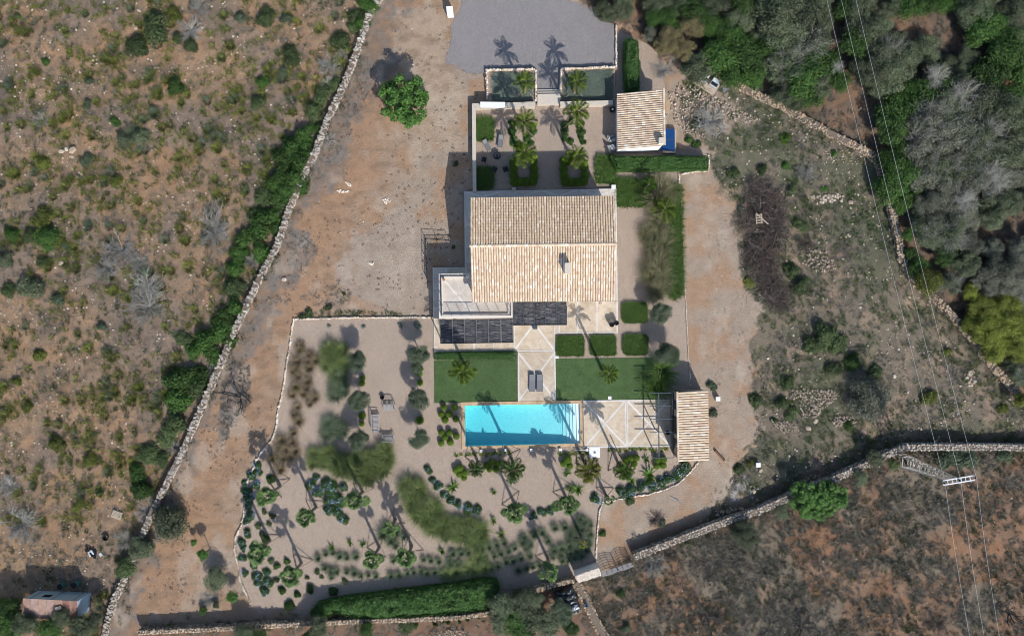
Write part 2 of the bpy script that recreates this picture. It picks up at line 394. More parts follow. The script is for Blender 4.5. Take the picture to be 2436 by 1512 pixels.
def sprigs(name, seed, n, r, L, w, lean):
    rg = np.random.default_rng(seed); a = rg.uniform(0, 6.283, n); rr = r * np.sqrt(rg.random(n)); b = np.stack([np.cos(a) * rr, np.sin(a) * rr, np.zeros(n)], -1)
    a2 = a + rg.normal(0, .6, n); th = rg.uniform(*lean, n); l = rg.uniform(*L, n)[:, None]; h = np.stack([np.cos(a2) * np.sin(th), np.sin(a2) * np.sin(th), np.cos(th)], -1); sd = np.stack([-np.sin(a2), np.cos(a2), np.zeros(n)], -1) * w * .5
    V = np.stack([b - sd * .5, b + h * l * .55 - sd, b + h * l, b + h * l * .55 + sd], 1); return MB().add(V.reshape(-1, 3), np.arange(n * 4).reshape(-1, 4)).mesh(name)
def tuft_mesh(name, seed, n=70, r=.12, L=(.5, .9), w=.03, lean=(.1, .9), droop=.35):
    rg = np.random.default_rng(seed); a = rg.uniform(0, 6.283, n); rr = r * np.sqrt(rg.random(n))
    b = np.stack([np.cos(a) * rr, np.sin(a) * rr, np.zeros(n)], -1); a2 = a + rg.normal(0, .5, n)
    return blades(MB(), b, a2, rg.uniform(*lean, n), rg.uniform(*L, n), np.full(n, w), rg, droop).mesh(name)
ICO_V = None
def _ico():
    g = (1 + 5 ** .5) / 2
    V = np.array([(-1, g, 0), (1, g, 0), (-1, -g, 0), (1, -g, 0), (0, -1, g), (0, 1, g), (0, -1, -g), (0, 1, -g), (g, 0, -1), (g, 0, 1), (-g, 0, -1), (-g, 0, 1)], float)
    V /= np.linalg.norm(V[0])
    F = np.array([(0, 11, 5), (0, 5, 1), (0, 1, 7), (0, 7, 10), (0, 10, 11), (1, 5, 9), (5, 11, 4), (11, 10, 2), (10, 7, 6), (7, 1, 8), (3, 9, 4), (3, 4, 2), (3, 2, 6), (3, 6, 8), (3, 8, 9), (4, 9, 5), (2, 4, 11), (6, 2, 10), (8, 6, 7), (9, 8, 1)])
    return V, F
STONES = []
for i in range(8):
    V, F = _ico(); rg = np.random.default_rng(100 + i)
    V = V * rg.uniform(.72, 1.15, (12, 1)); V = np.sign(V) * np.abs(V) ** .72 * .5; V[:, 2] *= .75
    me = MB().add(V, F).mesh('stone'); STONES.append((me, V, F))
# ================================================================== the lie of the land
W1 = [P('D', *q) for q in [(925, -45), (905, 0), (880, 37), (862, 95), (838, 160), (812, 225), (780, 290), (750, 370), (718, 432), (690, 500), (660, 590), (627, 650), (600, 705), (560, 790), (530, 860), (500, 930), (465, 1010), (432, 1085), (400, 1150), (368, 1210), (335, 1290), (302, 1370), (278, 1420), (258, 1485), (250, 1540)]]
W2 = PL('Z4', [(1745, 197), (1500, 197), (1200, 198), (900, 202), (700, 208), (552, 212), (538, 300), (520, 440), (500, 560), (470, 760), (440, 900), (415, 1000), (405, 1130), (370, 1240), (290, 1330), (245, 1400)]) + PL('Z5', [(210, 215), (160, 330), (135, 480), (128, 600), (100, 720), (50, 830), (45, 930), (65, 1010), (80, 1080), (90, 1180), (120, 1240), (160, 1330), (185, 1390)])
W3 = PL('Z3', [(2100, 800), (2050, 862), (1960, 950), (1850, 1000), (1720, 1035), (1600, 1052), (1480, 1078), (1400, 1090), (1378, 1150), (1365, 1250), (1355, 1400), (1350, 1500)]) + PL('Z6', [(1203, 840), (1207, 940)])
W4 = PL('Z3', [(2040, 240), (2040, 100)]) + PL('Z2', [(2030, 1330), (2025, 1250), (2012, 950), (1997, 700), (1985, 350), (1962, -20)])
W4b = PL('Z1', [(1960, 1348), (1960, 1280), (2070, 1262), (2178, 1252), (2180, 1190), (2178, 1128)])
W6 = PL('B1', [(400, 458), (480, 505), (560, 548), (640, 590), (720, 630), (800, 665), (880, 700), (1000, 772), (1090, 820), (1180, 872), (1300, 932), (1420, 992), (1475, 1045), (1500, 1100)]) + PL('B2', [(1290, 240), (1300, 330), (1330, 400), (1355, 500), (1380, 600), (1400, 700), (1412, 800), (1450, 880), (1510, 950), (1620, 1062), (1730, 1172), (1850, 1300), (1960, 1430)]) + PL('B3', [(2030, 240), (2120, 340), (2200, 430), (2340, 590), (2420, 680)])
W7 = PL('B3', [(2420, 895), (2330, 897), (2100, 893), (1900, 893), (1650, 893), (1450, 895), (1300, 945), (1150, 1020), (1000, 1085), (880, 1140), (740, 1190), (600, 1250), (480, 1305), (350, 1362), (150, 1425), (0, 1480)]) + PL('B4', [(560, 700), (400, 762)])
W8 = PL('B6', [(-700, 520), (-300, 500), (0, 487), (250, 470), (500, 458), (750, 445), (1000, 432), (1300, 425), (1700, 405), (1950, 370)]) + PL('Z6', [(520, 1195), (700, 1140), (860, 1090), (1030, 1052)])
W9 = PL('Z6', [(1045, 1085), (1085, 1150), (1130, 1240), (1175, 1340), (1220, 1430), (1270, 1510), (1330, 1600)])

garden = W2 + PL('B6', [(170, 380), (300, 372), (560, 378)]) + PL('Z5', [(720, 1385), (1000, 1420)]) + PL('Z6', [(0, 1180), (300, 1160), (700, 1140), (1040, 1050), (1215, 985)]) + W3[::-1] + [P('D', 1690, 1080)] + W4 + W4b + PL('Z1', [(1945, 1118), (1935, 1120), (1880, 1120), (1870, 700), (1800, 385), (1720, 320), (1620, 270), (1560, 250), (1505, 205), (1492, 230), (1490, 490), (1480, 735), (1090, 750), (915, 755), (455, 770), (455, 1405)]) + PL('Z2', [(385, 110), (385, 660), (155, 665), (158, 1040)])
pool_rim = PL('Z3', [(388, 383), (1230, 368), (1237, 660), (392, 682)])
pool_out = PL('Z3', [(362, 358), (1242, 344), (1256, 680), (366, 701)])
pool_cut = PL('Z3', [(375, 371), (1236, 357), (1247, 670), (379, 692)])
yard = PL('Z1', [(330, -90), (370, -10), (330, 120), (300, 200), (270, 300), (245, 400), (262, 450), (320, 500), (430, 520), (535, 528), (540, 505), (905, 495), (912, 665), (1088, 665), (1090, 492), (1490, 485), (1488, 185), (1440, 160), (1360, 95), (1240, 30), (1150, 5), (1130, -90)])
def rough(poly, amp, step=.25):
    out = []
    for a_, b_ in zip(poly, poly[1:] + poly[:1]):
        m = max(1, int((b_ - a_).length / step))
        for k in range(m):
            p = a_.lerp(b_, k / m); w = amp * float(vn.fbm(np.array([p.x * 1.0 + 70]), np.array([p.y + 70]), 3, 1.2)[0] - .5) * 2; w2 = amp * float(vn2.fbm(np.array([p.x + 70.]), np.array([p.y + 70.]), 3, 1.2)[0] - .5) * 2
            out.append(Vector((p.x + w, p.y + w2, 0)))
    return out
yard = rough(yard[:10], .5)[:-1 - int((yard[9] - yard[0]).length / .25)] + yard[9:]
F_left = [P('D', -400, -300), P('D', 960, -300)] + W1 + [P('D', 250, 1800), P('D', -400, 1800)]
F_right = PL('Z1', [(2200, 1120), (2000, 1000), (1960, 700), (2100, 640)]) + W6[2:] + [P('D', 2500, 1060)] + W7[:-1] + PL('B3', [(0, 1440), (120, 1260), (380, 800), (330, 400), (310, 200)]) + PL('B2', [(440, 1180), (280, 1040), (240, 700), (210, 400), (60, 200)])
F_south = W7 + PL('Z6', [(1240, 1040)]) + W9 + [P('D', 1470, 1800), P('D', 2800, 1800), P('D', 2800, 1030)]
F_wood = PL('Z1', [(1250, 10), (1320, 60), (1440, 150), (1560, 210), (1700, 300), (1800, 400), (2050, 520)]) + W6 + [P('D', 2900, 1200), P('D', 2900, -300), P('D', 1380, -300)]
F_low = W8 + W9 + [P('D', 1470, 1800), P('D', 200, 1800)]
F_strip = W1 + W8[::-1][8:] + W2[::-1]

nx, ny = 560, 400
gx = np.linspace(-77, 77, nx); gy = np.linspace(-55, 55, ny)
X, Y = np.meshgrid(gx, gy); G = np.stack([X.ravel(), Y.ravel()], 1)
jx = vn.fbm(G[:, 0] + 50, G[:, 1] + 50, 4, .8) - .5; jy = vn2.fbm(G[:, 0] + 90, G[:, 1] + 50, 4, .8) - .5
J = G + np.stack([jx, jy], 1) * 2.6
inside_garden = pip(G, garden); in_yard = pip(G, yard)
def smask(poly, soft=None): return pip(J, poly).astype(float)
mL, mR, mS, mW, mB = smask(F_left), smask(F_right), smask(F_south), smask(F_wood), smask(F_low)
wild = np.clip(mL + mR + mS + mW + mB, 0, 1)
def ground_h(x, y):
    x = np.asarray(x, float) + 80; y = np.asarray(y, float) + 80
    return (vn.fbm(x, y, 3, .25) - .5) * .5 + (vn2.fbm(x, y, 3, 1.1) - .5) * .22
Zt = ground_h(G[:, 0], G[:, 1]) * np.where(wild > 0, 1.0, .12)
blk = np.minimum(pdist(G, garden + garden[:1]), pdist(G, yard + yard[:1]))
Zt = Zt * np.clip(blk / 3.0, 0, 1) - .02
Zt[inside_garden] = -.09; Zt[in_yard] = -.06
house_yard = pip(G, PL('Z2', [(100, -80), (460, -80), (460, 1060), (140, 1060)])); Zt[house_yard & ~inside_garden] = -.03
px, py = [p.x for p in pool_rim], [p.y for p in pool_rim]
Zt[(G[:, 0] > min(px) - .3) & (G[:, 0] < max(px) + .3) & (G[:, 1] > min(py) - .3) & (G[:, 1] < max(py) + .3)] = -2.6
a1 = vn.fbm(G[:, 0] + 80, G[:, 1] + 80, 4, .18); a2 = vn2.fbm(G[:, 0] + 80, G[:, 1] + 80, 5, .55); a3 = vn.fbm(G[:, 0] + 30, G[:, 1] + 60, 4, 1.9)
def lerp(a, b, w): return a * (1 - w[:, None]) + np.array(b) * w[:, None]
def st(v, lo, hi): return np.clip((v - lo) / (hi - lo), 0, 1)
soil = np.tile(np.array((.350, .275, .212)), (len(G), 1))                              # bare driveway earth
soil = lerp(soil, (.37, .230, .14), st(a2, .44, .6) * .75)
dW1 = pdist(J, W1)
soil = lerp(soil, (.335, .195, .108), st(10 - dW1, 0, 6) * (1 - st(a2, .5, .65) * .4) * .75)      # redder near the long wall
soil = lerp(soil, (.36, .30, .245), smask(PL('A5', [(1250, 500), (1700, 250), (1880, 520), (1920, 1100), (1500, 1150), (1130, 900), (1150, 700)])) * st(a2, .3, .5) * .8)
soil = lerp(soil, (.40, .315, .235), smask(PL('A2', [(1300, 40), (1800, 60), (1750, 500), (1900, 700), (1900, 1100), (1500, 1100), (1450, 500)])) * .7)
gp = smask(PL('A5', [(640, 430), (880, 480), (930, 640), (880, 800), (700, 950), (480, 1060), (360, 1200), (230, 1420), (290, 1500), (480, 1120), (540, 800)]))
gp = np.maximum(gp, smask(PL('Z4', [(20, 560), (120, 600), (150, 900), (60, 1050), (-60, 1300), (-80, 800)])))
gp = np.maximum(gp, smask(PL('A2', [(1050, 480), (1170, 400), (1130, 560), (1000, 760), (950, 950), (880, 1120), (760, 1400), (720, 1500), (690, 1490), (830, 1150), (960, 880)])))
right_w = 1 - smask(F_left); bw = st(2.0 + 9 * (a1 - .48) + 4 * (a3 - .5) - pdist(G, W1), -.3, .8) * right_w
soil = lerp(soil, (.19, .168, .150), np.maximum(gp, bw * .9) * (.6 + .4 * st(a3, .35, .6)))
mot = st(vn2.fbm(G[:, 0] * 1.0 + 40, G[:, 1] * 2.2 + 40, 4, .9), .52, .66) * st(14 - dW1, 0, 8) * right_w
soil = lerp(soil, (.22, .15, .10), mot * .55)
soil = lerp(soil, (.44, .365, .29), st(vn.fbm(G[:, 0] + 10, G[:, 1] * .6 + 25, 4, .6), .58, .7) * right_w * .5)             # ashy grey ground
soil = lerp(soil, (.29, .195, .122), smask(F_left))
wl = smask(F_left)
soil = lerp(soil, (.34, .205, .115), wl * st(a2, .44, .6) * .75); soil = lerp(soil, (.18, .155, .135), wl * st(a1, .52, .68) * .6)
soil = lerp(soil, (.17, .125, .085), wl * st(a3, .5, .68) * .7)
soil = lerp(soil, (.185, .155, .115), mR); soil = lerp(soil, (.32, .235, .165), mR * st(a2, .52, .66) * .8); soil = lerp(soil, (.105, .112, .07), mR * st(a1, .48, .62) * .85)
soil = lerp(soil, (.245, .155, .10), mS); soil = lerp(soil, (.28, .145, .075), mS * st(a2, .47, .63) * .75); soil = lerp(soil, (.19, .165, .125), mS * st(a1, .46, .6) * .85)
soil = lerp(soil, (.155, .115, .085), mW); soil = lerp(soil, (.25, .15, .09), mW * st(a2, .5, .64) * .8)
soil = lerp(soil, (.20, .125, .085), mB)
soil = lerp(soil, (.36, .28, .215), smask(PL('B1', [(190, 530), (420, 580), (600, 700), (740, 780), (560, 830), (400, 940), (200, 960), (120, 760), (110, 600)])) * .8)
soil = lerp(soil, (.42, .39, .37), smask(PL('B4', [(1320, 80), (1480, 130), (1540, 280), (1400, 250), (1300, 190)])) * .85)
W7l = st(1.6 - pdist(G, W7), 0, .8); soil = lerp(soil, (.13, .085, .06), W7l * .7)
rocky = np.clip(.18 + .82 * (mL * .95 + mR * .8 + mS * .6 + mW * .5 + mB * .5), 0, 1) * (1 - inside_garden)
mb = MB()
q = np.arange(nx * ny).reshape(ny, nx)
mb.add(np.column_stack([G, Zt]), np.stack([q[:-1, :-1], q[:-1, 1:], q[1:, 1:], q[1:, :-1]], -1).reshape(-1, 4))
b0 = 900.
me = mb.mesh('ground', True)
at = me.color_attributes.new('soil', 'FLOAT_COLOR', 'POINT'); at.data.foreach_set('color', np.column_stack([soil, np.ones(len(G))]).astype(np.float32).ravel())
at = me.attributes.new('rocky', 'FLOAT', 'POINT'); at.data.foreach_set('value', rocky.astype(np.float32))
tag(obj('ground', me, 'soil'), kind='structure')
Zgrid = Zt.reshape(ny, nx)
def hz(x, y):
    i = np.clip(np.round((np.asarray(x) + 77) / 154 * (nx - 1)).astype(int), 0, nx - 1); j = np.clip(np.round((np.asarray(y) + 55) / 110 * (ny - 1)).astype(int), 0, ny - 1)
    return Zgrid[j, i]
def on(v): return float(hz(v.x, v.y))
# far country beyond the photographed land
mb = MB(); ring = [(-77, -55), (77, -55), (77, 55), (-77, 55)]; far = [(-700, -700), (700, -700), (700, 700), (-700, 700)]
mb.add([(x, y, -.02) for x, y in ring] + [(x, y, -6) for x, y in far], [(i, (i + 1) % 4, 4 + (i + 1) % 4, 4 + i)[::-1] for i in range(4)])
struct('distant_ground', mb, plain('distant_scrub', (.17, .13, .085), .95, var=.3, sc=.3))

def sheet(name, outer, hole, z, mat):
    loops = [[Vector((p[0], p[1], 0)) for p in outer]] + ([[Vector((p[0], p[1], 0)) for p in hole]] if hole else [])
    tri = tessellate_polygon(loops); pts = [p for l in loops for p in l]
    F = []
    for a, b, c in tri:
        if (pts[b] - pts[a]).cross(pts[c] - pts[a]).z < 0: b, c = c, b
        F.append((a, b, c))
    return struct(name, MB().add([(p.x, p.y, z) for p in pts], F), mat)
sheet('gravel_bed', garden, pool_cut, .0, 'gravel')
sheet('gravel_yard', yard, None, .004, 'grey_gravel')

# ================================================================== dry stone walls
def along(line, step, jit=0.0, rg=random):
    q = [Vector((p[0], p[1], 0)) for p in line]; out = []; s = step * .5
    for a, b in zip(q[:-1], q[1:]):
        L = (b - a).length
        while s < L:
            tq = s / L; out.append((a.lerp(b, tq), (b - a).normalized())); s += step * (1 + rg.uniform(-jit, jit))
        s -= L
    return out
def offset_band(line, w):
    q = [Vector((p[0], p[1], 0)) for p in line]; L, Rr = [], []
    for i, p in enumerate(q):
        t_ = (q[min(i + 1, len(q) - 1)] - q[max(i - 1, 0)]).normalized(); nn = Vector((-t_.y, t_.x, 0)); L.append(p + nn * w); Rr.append(p - nn * w)
    return L, Rr
def in_view(v, m=1.5): return abs(v.x) < 52.4 + m and abs(v.y) < 32.5 + m
def put_stones(parent, items, mat, limit=300, name='stone'):
    """items: (pos, size xyz, rz, tilt); largest in view become parts, the rest one joined part"""
    items = sorted(items, key=lambda i: -(i[1][0] * i[1][1]) if in_view(i[0], 0) else 0)
    for k, (p, sz, rz, tl) in enumerate(items[:limit]):
        o = obj(name, STONES[k % 8][0], mat, parent, p - parent.location, sc=sz, rot=(tl, tl * .7, rz))
    if len(items) > limit:
        mb = MB(); rest = items[limit:]
        for v in range(8):
            sub = rest[v::8]
            if not sub: continue
            Rm = rotz(np.array([i[2] for i in sub])) * np.array([i[1] for i in sub])[:, None, :]
            mb.inst(STONES[v][1], [STONES[v][2]], Rm, np.array([tuple(i[0] - parent.location) for i in sub]))
        tag(mb.build('small_stones', mat, parent), kind='stuff')
def dry_wall(label, line, w, h, mat, group=None, size=(.2, .42), dens=1.0, faces=True, limit=300, cat='stone wall', top_soil=False, fall=None):
    rg = random.Random(len(label)); mid = line[len(line) // 2]; par = thing('dry_stone_wall', label, cat, group, (mid[0], mid[1], 0))
    L, Rr = offset_band(line, w / 2 - .06)
    mb = MB(); n = len(L); off = Vector((mid[0], mid[1], 0)); V = []
    for i in range(n):
        for p, z in ((L[i], -.3), (L[i], h - .09), (Rr[i], h - .09), (Rr[i], -.3)): V.append((p.x - off.x, p.y - off.y, z))
    F = [(i * 4 + k, i * 4 + k + 1, i * 4 + 5 + k, i * 4 + 4 + k)[::-1] for i in range(n - 1) for k in range(3)] + [(0, 1, 2, 3), tuple(4 * n - 4 + k for k in (3, 2, 1, 0))]
    mb.add(V, F); mb.build('core', 'core', par)
    items = []
    for p, t_ in along(line, .25 / dens ** .5, .2, rg):
        if not in_view(p, 2.5): continue
        nn = Vector((-t_.y, t_.x, 0)); a0 = math.atan2(t_.y, t_.x); dh = rg.uniform(-.06, .06)
        if fall and rg.random() < fall: dh -= rg.uniform(.1, .35) * min(1, h)
        m = max(1, round((w + .1) / .27)); 
        for k in range(m):
            if top_soil and 0 < k < m - 1 and rg.random() < .8: continue
            u = (k + .5 + rg.uniform(-.3, .3)) / m - .5; s_ = rg.uniform(*size)
            items.append((p + nn * u * w + t_ * rg.uniform(-.1, .1) + Vector((0, 0, h - .06 + dh)), (s_ * rg.uniform(.9, 1.5), s_ * rg.uniform(.65, 1.0), s_ * .7), a0 + math.pi / 2 + rg.gauss(0, .5), rg.gauss(0, .2)))
        if faces:
            zz = .1
            while zz < h - .12:
                for sgn in (-1, 1):
                    if rg.random() < .85:
                        s_ = rg.uniform(*size) * .8; items.append((p + nn * sgn * (w / 2 - .04) + t_ * rg.uniform(-.1, .1) + Vector((0, 0, zz)), (s_ * 1.25, s_ * .7, s_ * .8), a0 + rg.gauss(0, .12), rg.gauss(0, .1)))
                zz += .24
    put_stones(par, items, mat, limit); return par
dry_wall('long pale dry stone wall running down between scrub field and bare drive', W1, .58, .7, 'stone', fall=.3, size=(.10, .34), dens=1.6)
dry_wall('tan dry stone wall curving along the foot of the dense wood', W6, .68, .65, 'stone_tan', fall=.2, size=(.12, .34), dens=1.4)
dry_wall('tall grey dry stone wall above the reddish brushwood field', W7, .72, 1.1, 'stone', size=(.09, .27), dens=1.8)
dry_wall('low dry stone wall along the bottom hedge, mostly hidden by trees', W8, .45, 1.2, 'stone_tan', size=(.14, .30))
dry_wall('tan earth-topped wall running down past the black tarpaulin', W9, .95, .55, 'stone_tan', size=(.14, .28), top_soil=True)
def edging(label, line, mat, size=.2, h=.16, step=.21, rows=1, name='stone_edging', group=None, limit=300):
    rg = random.Random(len(label) + 3); mid = line[len(line) // 2]; par = thing(name, label, 'edging', group, (mid[0], mid[1], 0)); items = []
    for r_ in range(rows):
        for p, t_ in along(line, step, .3, rg):
            nn = Vector((-t_.y, t_.x, 0)); s_ = size * rg.uniform(.7, 1.45)
            items.append((p + nn * ((r_ - (rows - 1) / 2) * size * .8 + rg.gauss(0, .022)) + Vector((0, 0, h * .35)), (s_ * 1.15, s_ * .9, max(h * 1.4, s_ * .8)), math.atan2(t_.y, t_.x) + rg.gauss(0, .35), rg.gauss(0, .12)))
    put_stones(par, items, mat, limit); return par
edging('row of pale stones edging the west side of the gravel garden', W2, 'stone_pale', .21, .26, .215)
edging('row of pale stones curving below the blue bushes south of the pool house', W3, 'stone_pale', .2, .24, .2)
edging('thin line of pale stones along the gravel path east of the house', W4, 'stone_pale', .15, .14, .2)
edging('pale stones rounding the end of the hedge behind the guest house', W4b, 'stone_pale', .2, .26, .2)
edging('short row of pale stones edging the grey gravel yard on its east', PL('Z1', [(1497, 185), (1499, 340), (1499, 500)]), 'stone_pale', .24, .34, .2)
edging('pale stone border around the planting bed left of the entrance steps', PL('Z1', [(552, 740), (550, 620), (547, 522), (720, 517), (900, 513), (908, 580), (908, 745)]), 'stone_pale', .23, .62, .17)
edging('pale stone border around the planting bed right of the entrance steps', PL('Z1', [(1090, 735), (1091, 600), (1093, 512), (1290, 506), (1490, 498)]), 'stone_pale', .23, .62, .17)
for pts, lb in (([(545, 745), (543, 515), (908, 508), (908, 745)], 'left'), ([(1088, 742), (1090, 505), (1490, 492), (1485, 738)], 'right')):
    mb = MB(); mb.prism(PL('Z1', pts), -.1, .22)
    tag(mb.build('planting_bed', 'gravel'), 'raised gravel planting bed %s of the entrance steps' % lb, 'planting bed')

# ================================================================== paving
def quad_lerp(q, u, v): return (q[0] * (1 - u) + q[1] * u) * (1 - v) + (q[3] * (1 - u) + q[2] * u) * v
def strip(mb, a, b, w, z0, z1):
    a = Vector((a[0], a[1], 0)); b = Vector((b[0], b[1], 0)); d_ = (b - a).normalized(); n_ = Vector((-d_.y, d_.x, 0)) * w / 2
    return mb.prism([a - n_, b - n_, b + n_, a + n_], z0, z1)
def terrace(name, zt, panels, mat='slab', bandw=.2, kind='structure'):
    """panels: (four corners, list of band segments in unit coords, border sides)"""
    r = bpy.data.objects.new(name, None); COL.objects.link(r); tag(r, kind=kind)
    for q, bands, border in panels:
        MB().prism(q, zt - .25, zt).build('paving_panel', mat, r)
        k = 0
        for (u0, v0, u1, v1) in bands:
            mb = MB(); strip(mb, quad_lerp(q, u0, v0), quad_lerp(q, u1, v1), bandw, zt - .02, zt + .004 + .0015 * k); mb.build('paving_band', 'band', r); k += 1
        for s_ in border:
            a, b = {'n': (q[0], q[1]), 'e': (q[1], q[2]), 's': (q[2], q[3]), 'w': (q[3], q[0])}[s_]
            c = sum(q, Vector()) / 4; d_ = (b - a).normalized(); n_ = Vector((-d_.y, d_.x, 0)); n_ = n_ if (c - a).dot(n_) > 0 else -n_
            mb = MB(); o_ = n_ * (bandw * .36); strip(mb, a + o_, b + o_, bandw * .7, zt - .02, zt + .012 + .0012 * k); mb.build('paving_band', 'band', r); k += 1
    return r
XX = [(.03, .03, .97, .97), (.97, .03, .03, .97)]
Zp = .07
terrace('terrace', Zp, [
    (PL('Z2', [(160, 1040), (318, 1040), (318, 1284), (162, 1288)]), [], 'wse'), (PL('Z2', [(318.5, 1040), (461, 1040), (461, 1281), (318.5, 1284)]), [], 'se'),
    (PL('Z2', [(461.5, 1040), (606, 1040), (606, 1278), (461.5, 1281)]), [], 'se'), (PL('Z2', [(606.5, 1040), (746, 1040), (746, 1276), (606.5, 1278)]), [], 's'),
    (PL('Z2', [(746.5, 920), (1050, 917), (1050, 1281), (746.5, 1283)]), [(.02, .97, .5, .44), (.98, .97, .5, .44), (.5, .44, .02, .02), (.5, .44, .98, .02)], 'wse'),
    (PL('Z2', [(1050.5, 917), (1086, 916.6), (1086, 1152), (1050.5, 1153)]), [], 'es'), (PL('Z2', [(1086.5, 916.6), (1223, 915.4), (1223, 1151), (1086.5, 1152)]), [], 'es'),
    (PL('Z2', [(1223.5, 915.4), (1363, 914), (1363, 1150), (1223.5, 1151)]), [], 'es'), (PL('Z2', [(1363.5, 914), (1510, 912), (1511, 1148), (1363.5, 1150)]), [], 'es'),
    (PL('Z3', [(776, -10), (1052, -14), (1058, 344), (779, 351)]), XX, 'we')])
terrace('pool_deck', Zp, [(PL('Z3', [(1257, 345), (1571, 341), (1578, 687), (1262, 692)]), XX, 'nes'), (PL('Z3', [(1572, 341), (1892, 336), (1900, 684), (1579, 687)]), XX, 'nsw')])
def zig(n):
    s_ = []
    for i in range(n): a, b = i / n, (i + 1) / n; s_ += [(a, .05, b, .95), (a, .95, b, .05), (b, 0, b, 1)]
    return s_
terrace('house_plinth', .3, [(PL('Z2', [(386, 112), (1497, 92), (1499, 250), (386, 250)]), [(i / 4, .02, (i + .5) / 4, .3) for i in range(4)] + [((i + .5) / 4, .3, (i + 1) / 4, .02) for i in range(4)], 'nwe'),
    (PL('Z2', [(386, 250.5), (480, 250.5), (480, 668), (389, 668)]), [(.02, .25, .6, .25), (.02, .6, .6, .6), (.02, .9, .6, .9)], 'w'),
    (PL('Z2', [(154, 668.5), (480, 668.5), (480, 745), (154, 745)]), [(.3, .02, .3, .6), (.75, .02, .75, .6)], 'nw'), (PL('Z2', [(154, 745.5), (240, 745.5), (240, 1039.5), (158, 1039.5)]), [(.02, .25, .6, .25), (.02, .75, .6, .75)], 'w'),
    (PL('Z2', [(1480, 251), (1500, 250.5), (1508, 908), (1480, 908)]), [], 'e')], 'slab_pale', .16)
# lawns
def lawn(name, pts):
    q = PL('Z3', pts, 0); mb = MB(); mb.prism(q, -.1, .03); struct(name, mb, 'lawn')
    poly = q; x0, x1 = min(p.x for p in q), max(p.x for p in q); y0, y1 = min(p.y for p in q), max(p.y for p in q)
    n = 16000; pt = np.column_stack([R.uniform(x0, x1, n), R.uniform(y0, y1, n)]); pt = pt[pip(pt, poly)]
    n = len(pt); mb = MB(); a = R.uniform(0, 6.28, n); L = R.uniform(.06, .13, n) * (.6 + .9 * vn.fbm(pt[:, 0] + 80, pt[:, 1] + 80, 3, .9)); h = np.stack([np.cos(a), np.sin(a)], 1)
    b = np.column_stack([pt, np.full(n, .028)]); sd = np.column_stack([-h[:, 1], h[:, 0], np.zeros(n)]) * .016
    e = b + np.column_stack([h * (L * .9)[:, None], L * .45])
    mb.add(np.stack([b - sd, b + sd, e], 1).reshape(-1, 3), np.arange(n * 3).reshape(-1, 3))
    tag(mb.build('lawn_grass', 'blade'), 'short green mown grass', 'grass', kind='stuff')
lawn('lawn', [(163, 55), (770, 45), (774, 353), (164, 363)]); lawn('lawn', [(1056, 40), (1766, 32), (1786, 334), (1060, 344)])

# ================================================================== swimming pool
pool = thing('swimming_pool', 'long rectangular turquoise swimming pool with steps at its right end', 'swimming pool', loc=(0, 0, 0))
zw = -.10
t = NT('pool_plaster'); M['poolp'] = t.col(mulv(t, t.ramp(t.noise(3.5, 4, .7, dist=2.0), [(.38, (.66, .84, .86)), (.62, (.90, .96, .96))]), t.noise(9, 3, dist=1.5), .85, 1.12), .9)  # mottled colour imitates rippling light on the pool floor and walls
M['steps'] = plain('pool_step_plaster', (.82, .88, .88), .9, var=.03)
nw_, ne_, se_, sw_ = pool_rim
u5 = (1107 - 388) / (1230 - 388)
n5 = nw_.lerp(ne_, u5); s5 = sw_.lerp(se_, u5)
def at(p, z): return (p.x, p.y, z)
mb = MB(); zd, zs = -1.12, -.70
mb.add([at(nw_, zd), at(n5, zs), at(s5, zs), at(sw_, zd)], [(0, 3, 2, 1)]); mb.build('pool_floor', 'poolp', pool)
mb = MB()
for a, b, za, zb in ((nw_, n5, zd, zs), (n5, ne_, zs, zs), (ne_, se_, zs, zs), (se_, s5, zs, zs), (s5, sw_, zs, zd), (sw_, nw_, zd, zd)):
    mb.add([at(a, za), at(b, zb), at(b, .0), at(a, .0)], [(0, 1, 2, 3)])
mb.build('pool_wall', 'poolp', pool)
for k in range(5):
    a, b = u5 + (1 - u5) * k / 5, u5 + (1 - u5) * (k + 1) / 5
    e = 0.0008
    MB().prism([nw_.lerp(ne_, a), nw_.lerp(ne_, b - e), sw_.lerp(se_, b - e), sw_.lerp(se_, a)], zs + .001, zs + .10 + .115 * k).build('pool_step', 'steps', pool)
t = NT('pool_water'); t.t.nodes.remove(t.b)
tr = t.n('BsdfTransparent', Color=(.98, .99, .99, 1)); gl = t.n('BsdfGlossy', Roughness=.04)
bn = t.n('Bump', Height=t.noise(5.5, 4, .6, dist=1.5), Strength=.35, Distance=.05).outputs[0]; t.set(gl.inputs['Normal'], bn)
lw = t.n('Fresnel', IOR=1.33, Normal=bn); mx = t.n('MixShader', i0=t.math('MULTIPLY', lw.outputs[0], t.math('SUBTRACT', 1.0, t.n('NewGeometry').outputs['Backfacing'])))
t.t.links.new(tr.outputs[0], mx.inputs[1]); t.t.links.new(gl.outputs[0], mx.inputs[2]); t.t.links.new(mx.outputs[0], t.out.inputs['Surface'])
va = t.n('VolumeAbsorption', Color=(.0, .79, .845, 1), Density=.80); t.t.links.new(va.outputs[0], t.out.inputs['Volume']); M['water'] = t.m
pc_ = sum(pool_rim, Vector()) / 4; MB().prism([pc_ + (p - pc_) * .9995 for p in pool_rim], -1.4, zw).build('pool_water', 'water', pool)
cs = [('n', pool_out[0], pool_out[1], pool_rim[0], pool_rim[1], 24), ('e', pool_out[1], pool_out[2], pool_rim[1], pool_rim[2], 8), ('s', pool_out[2], pool_out[3], pool_rim[2], pool_rim[3], 24), ('w', pool_out[3], pool_out[0], pool_rim[3], pool_rim[0], 8)]
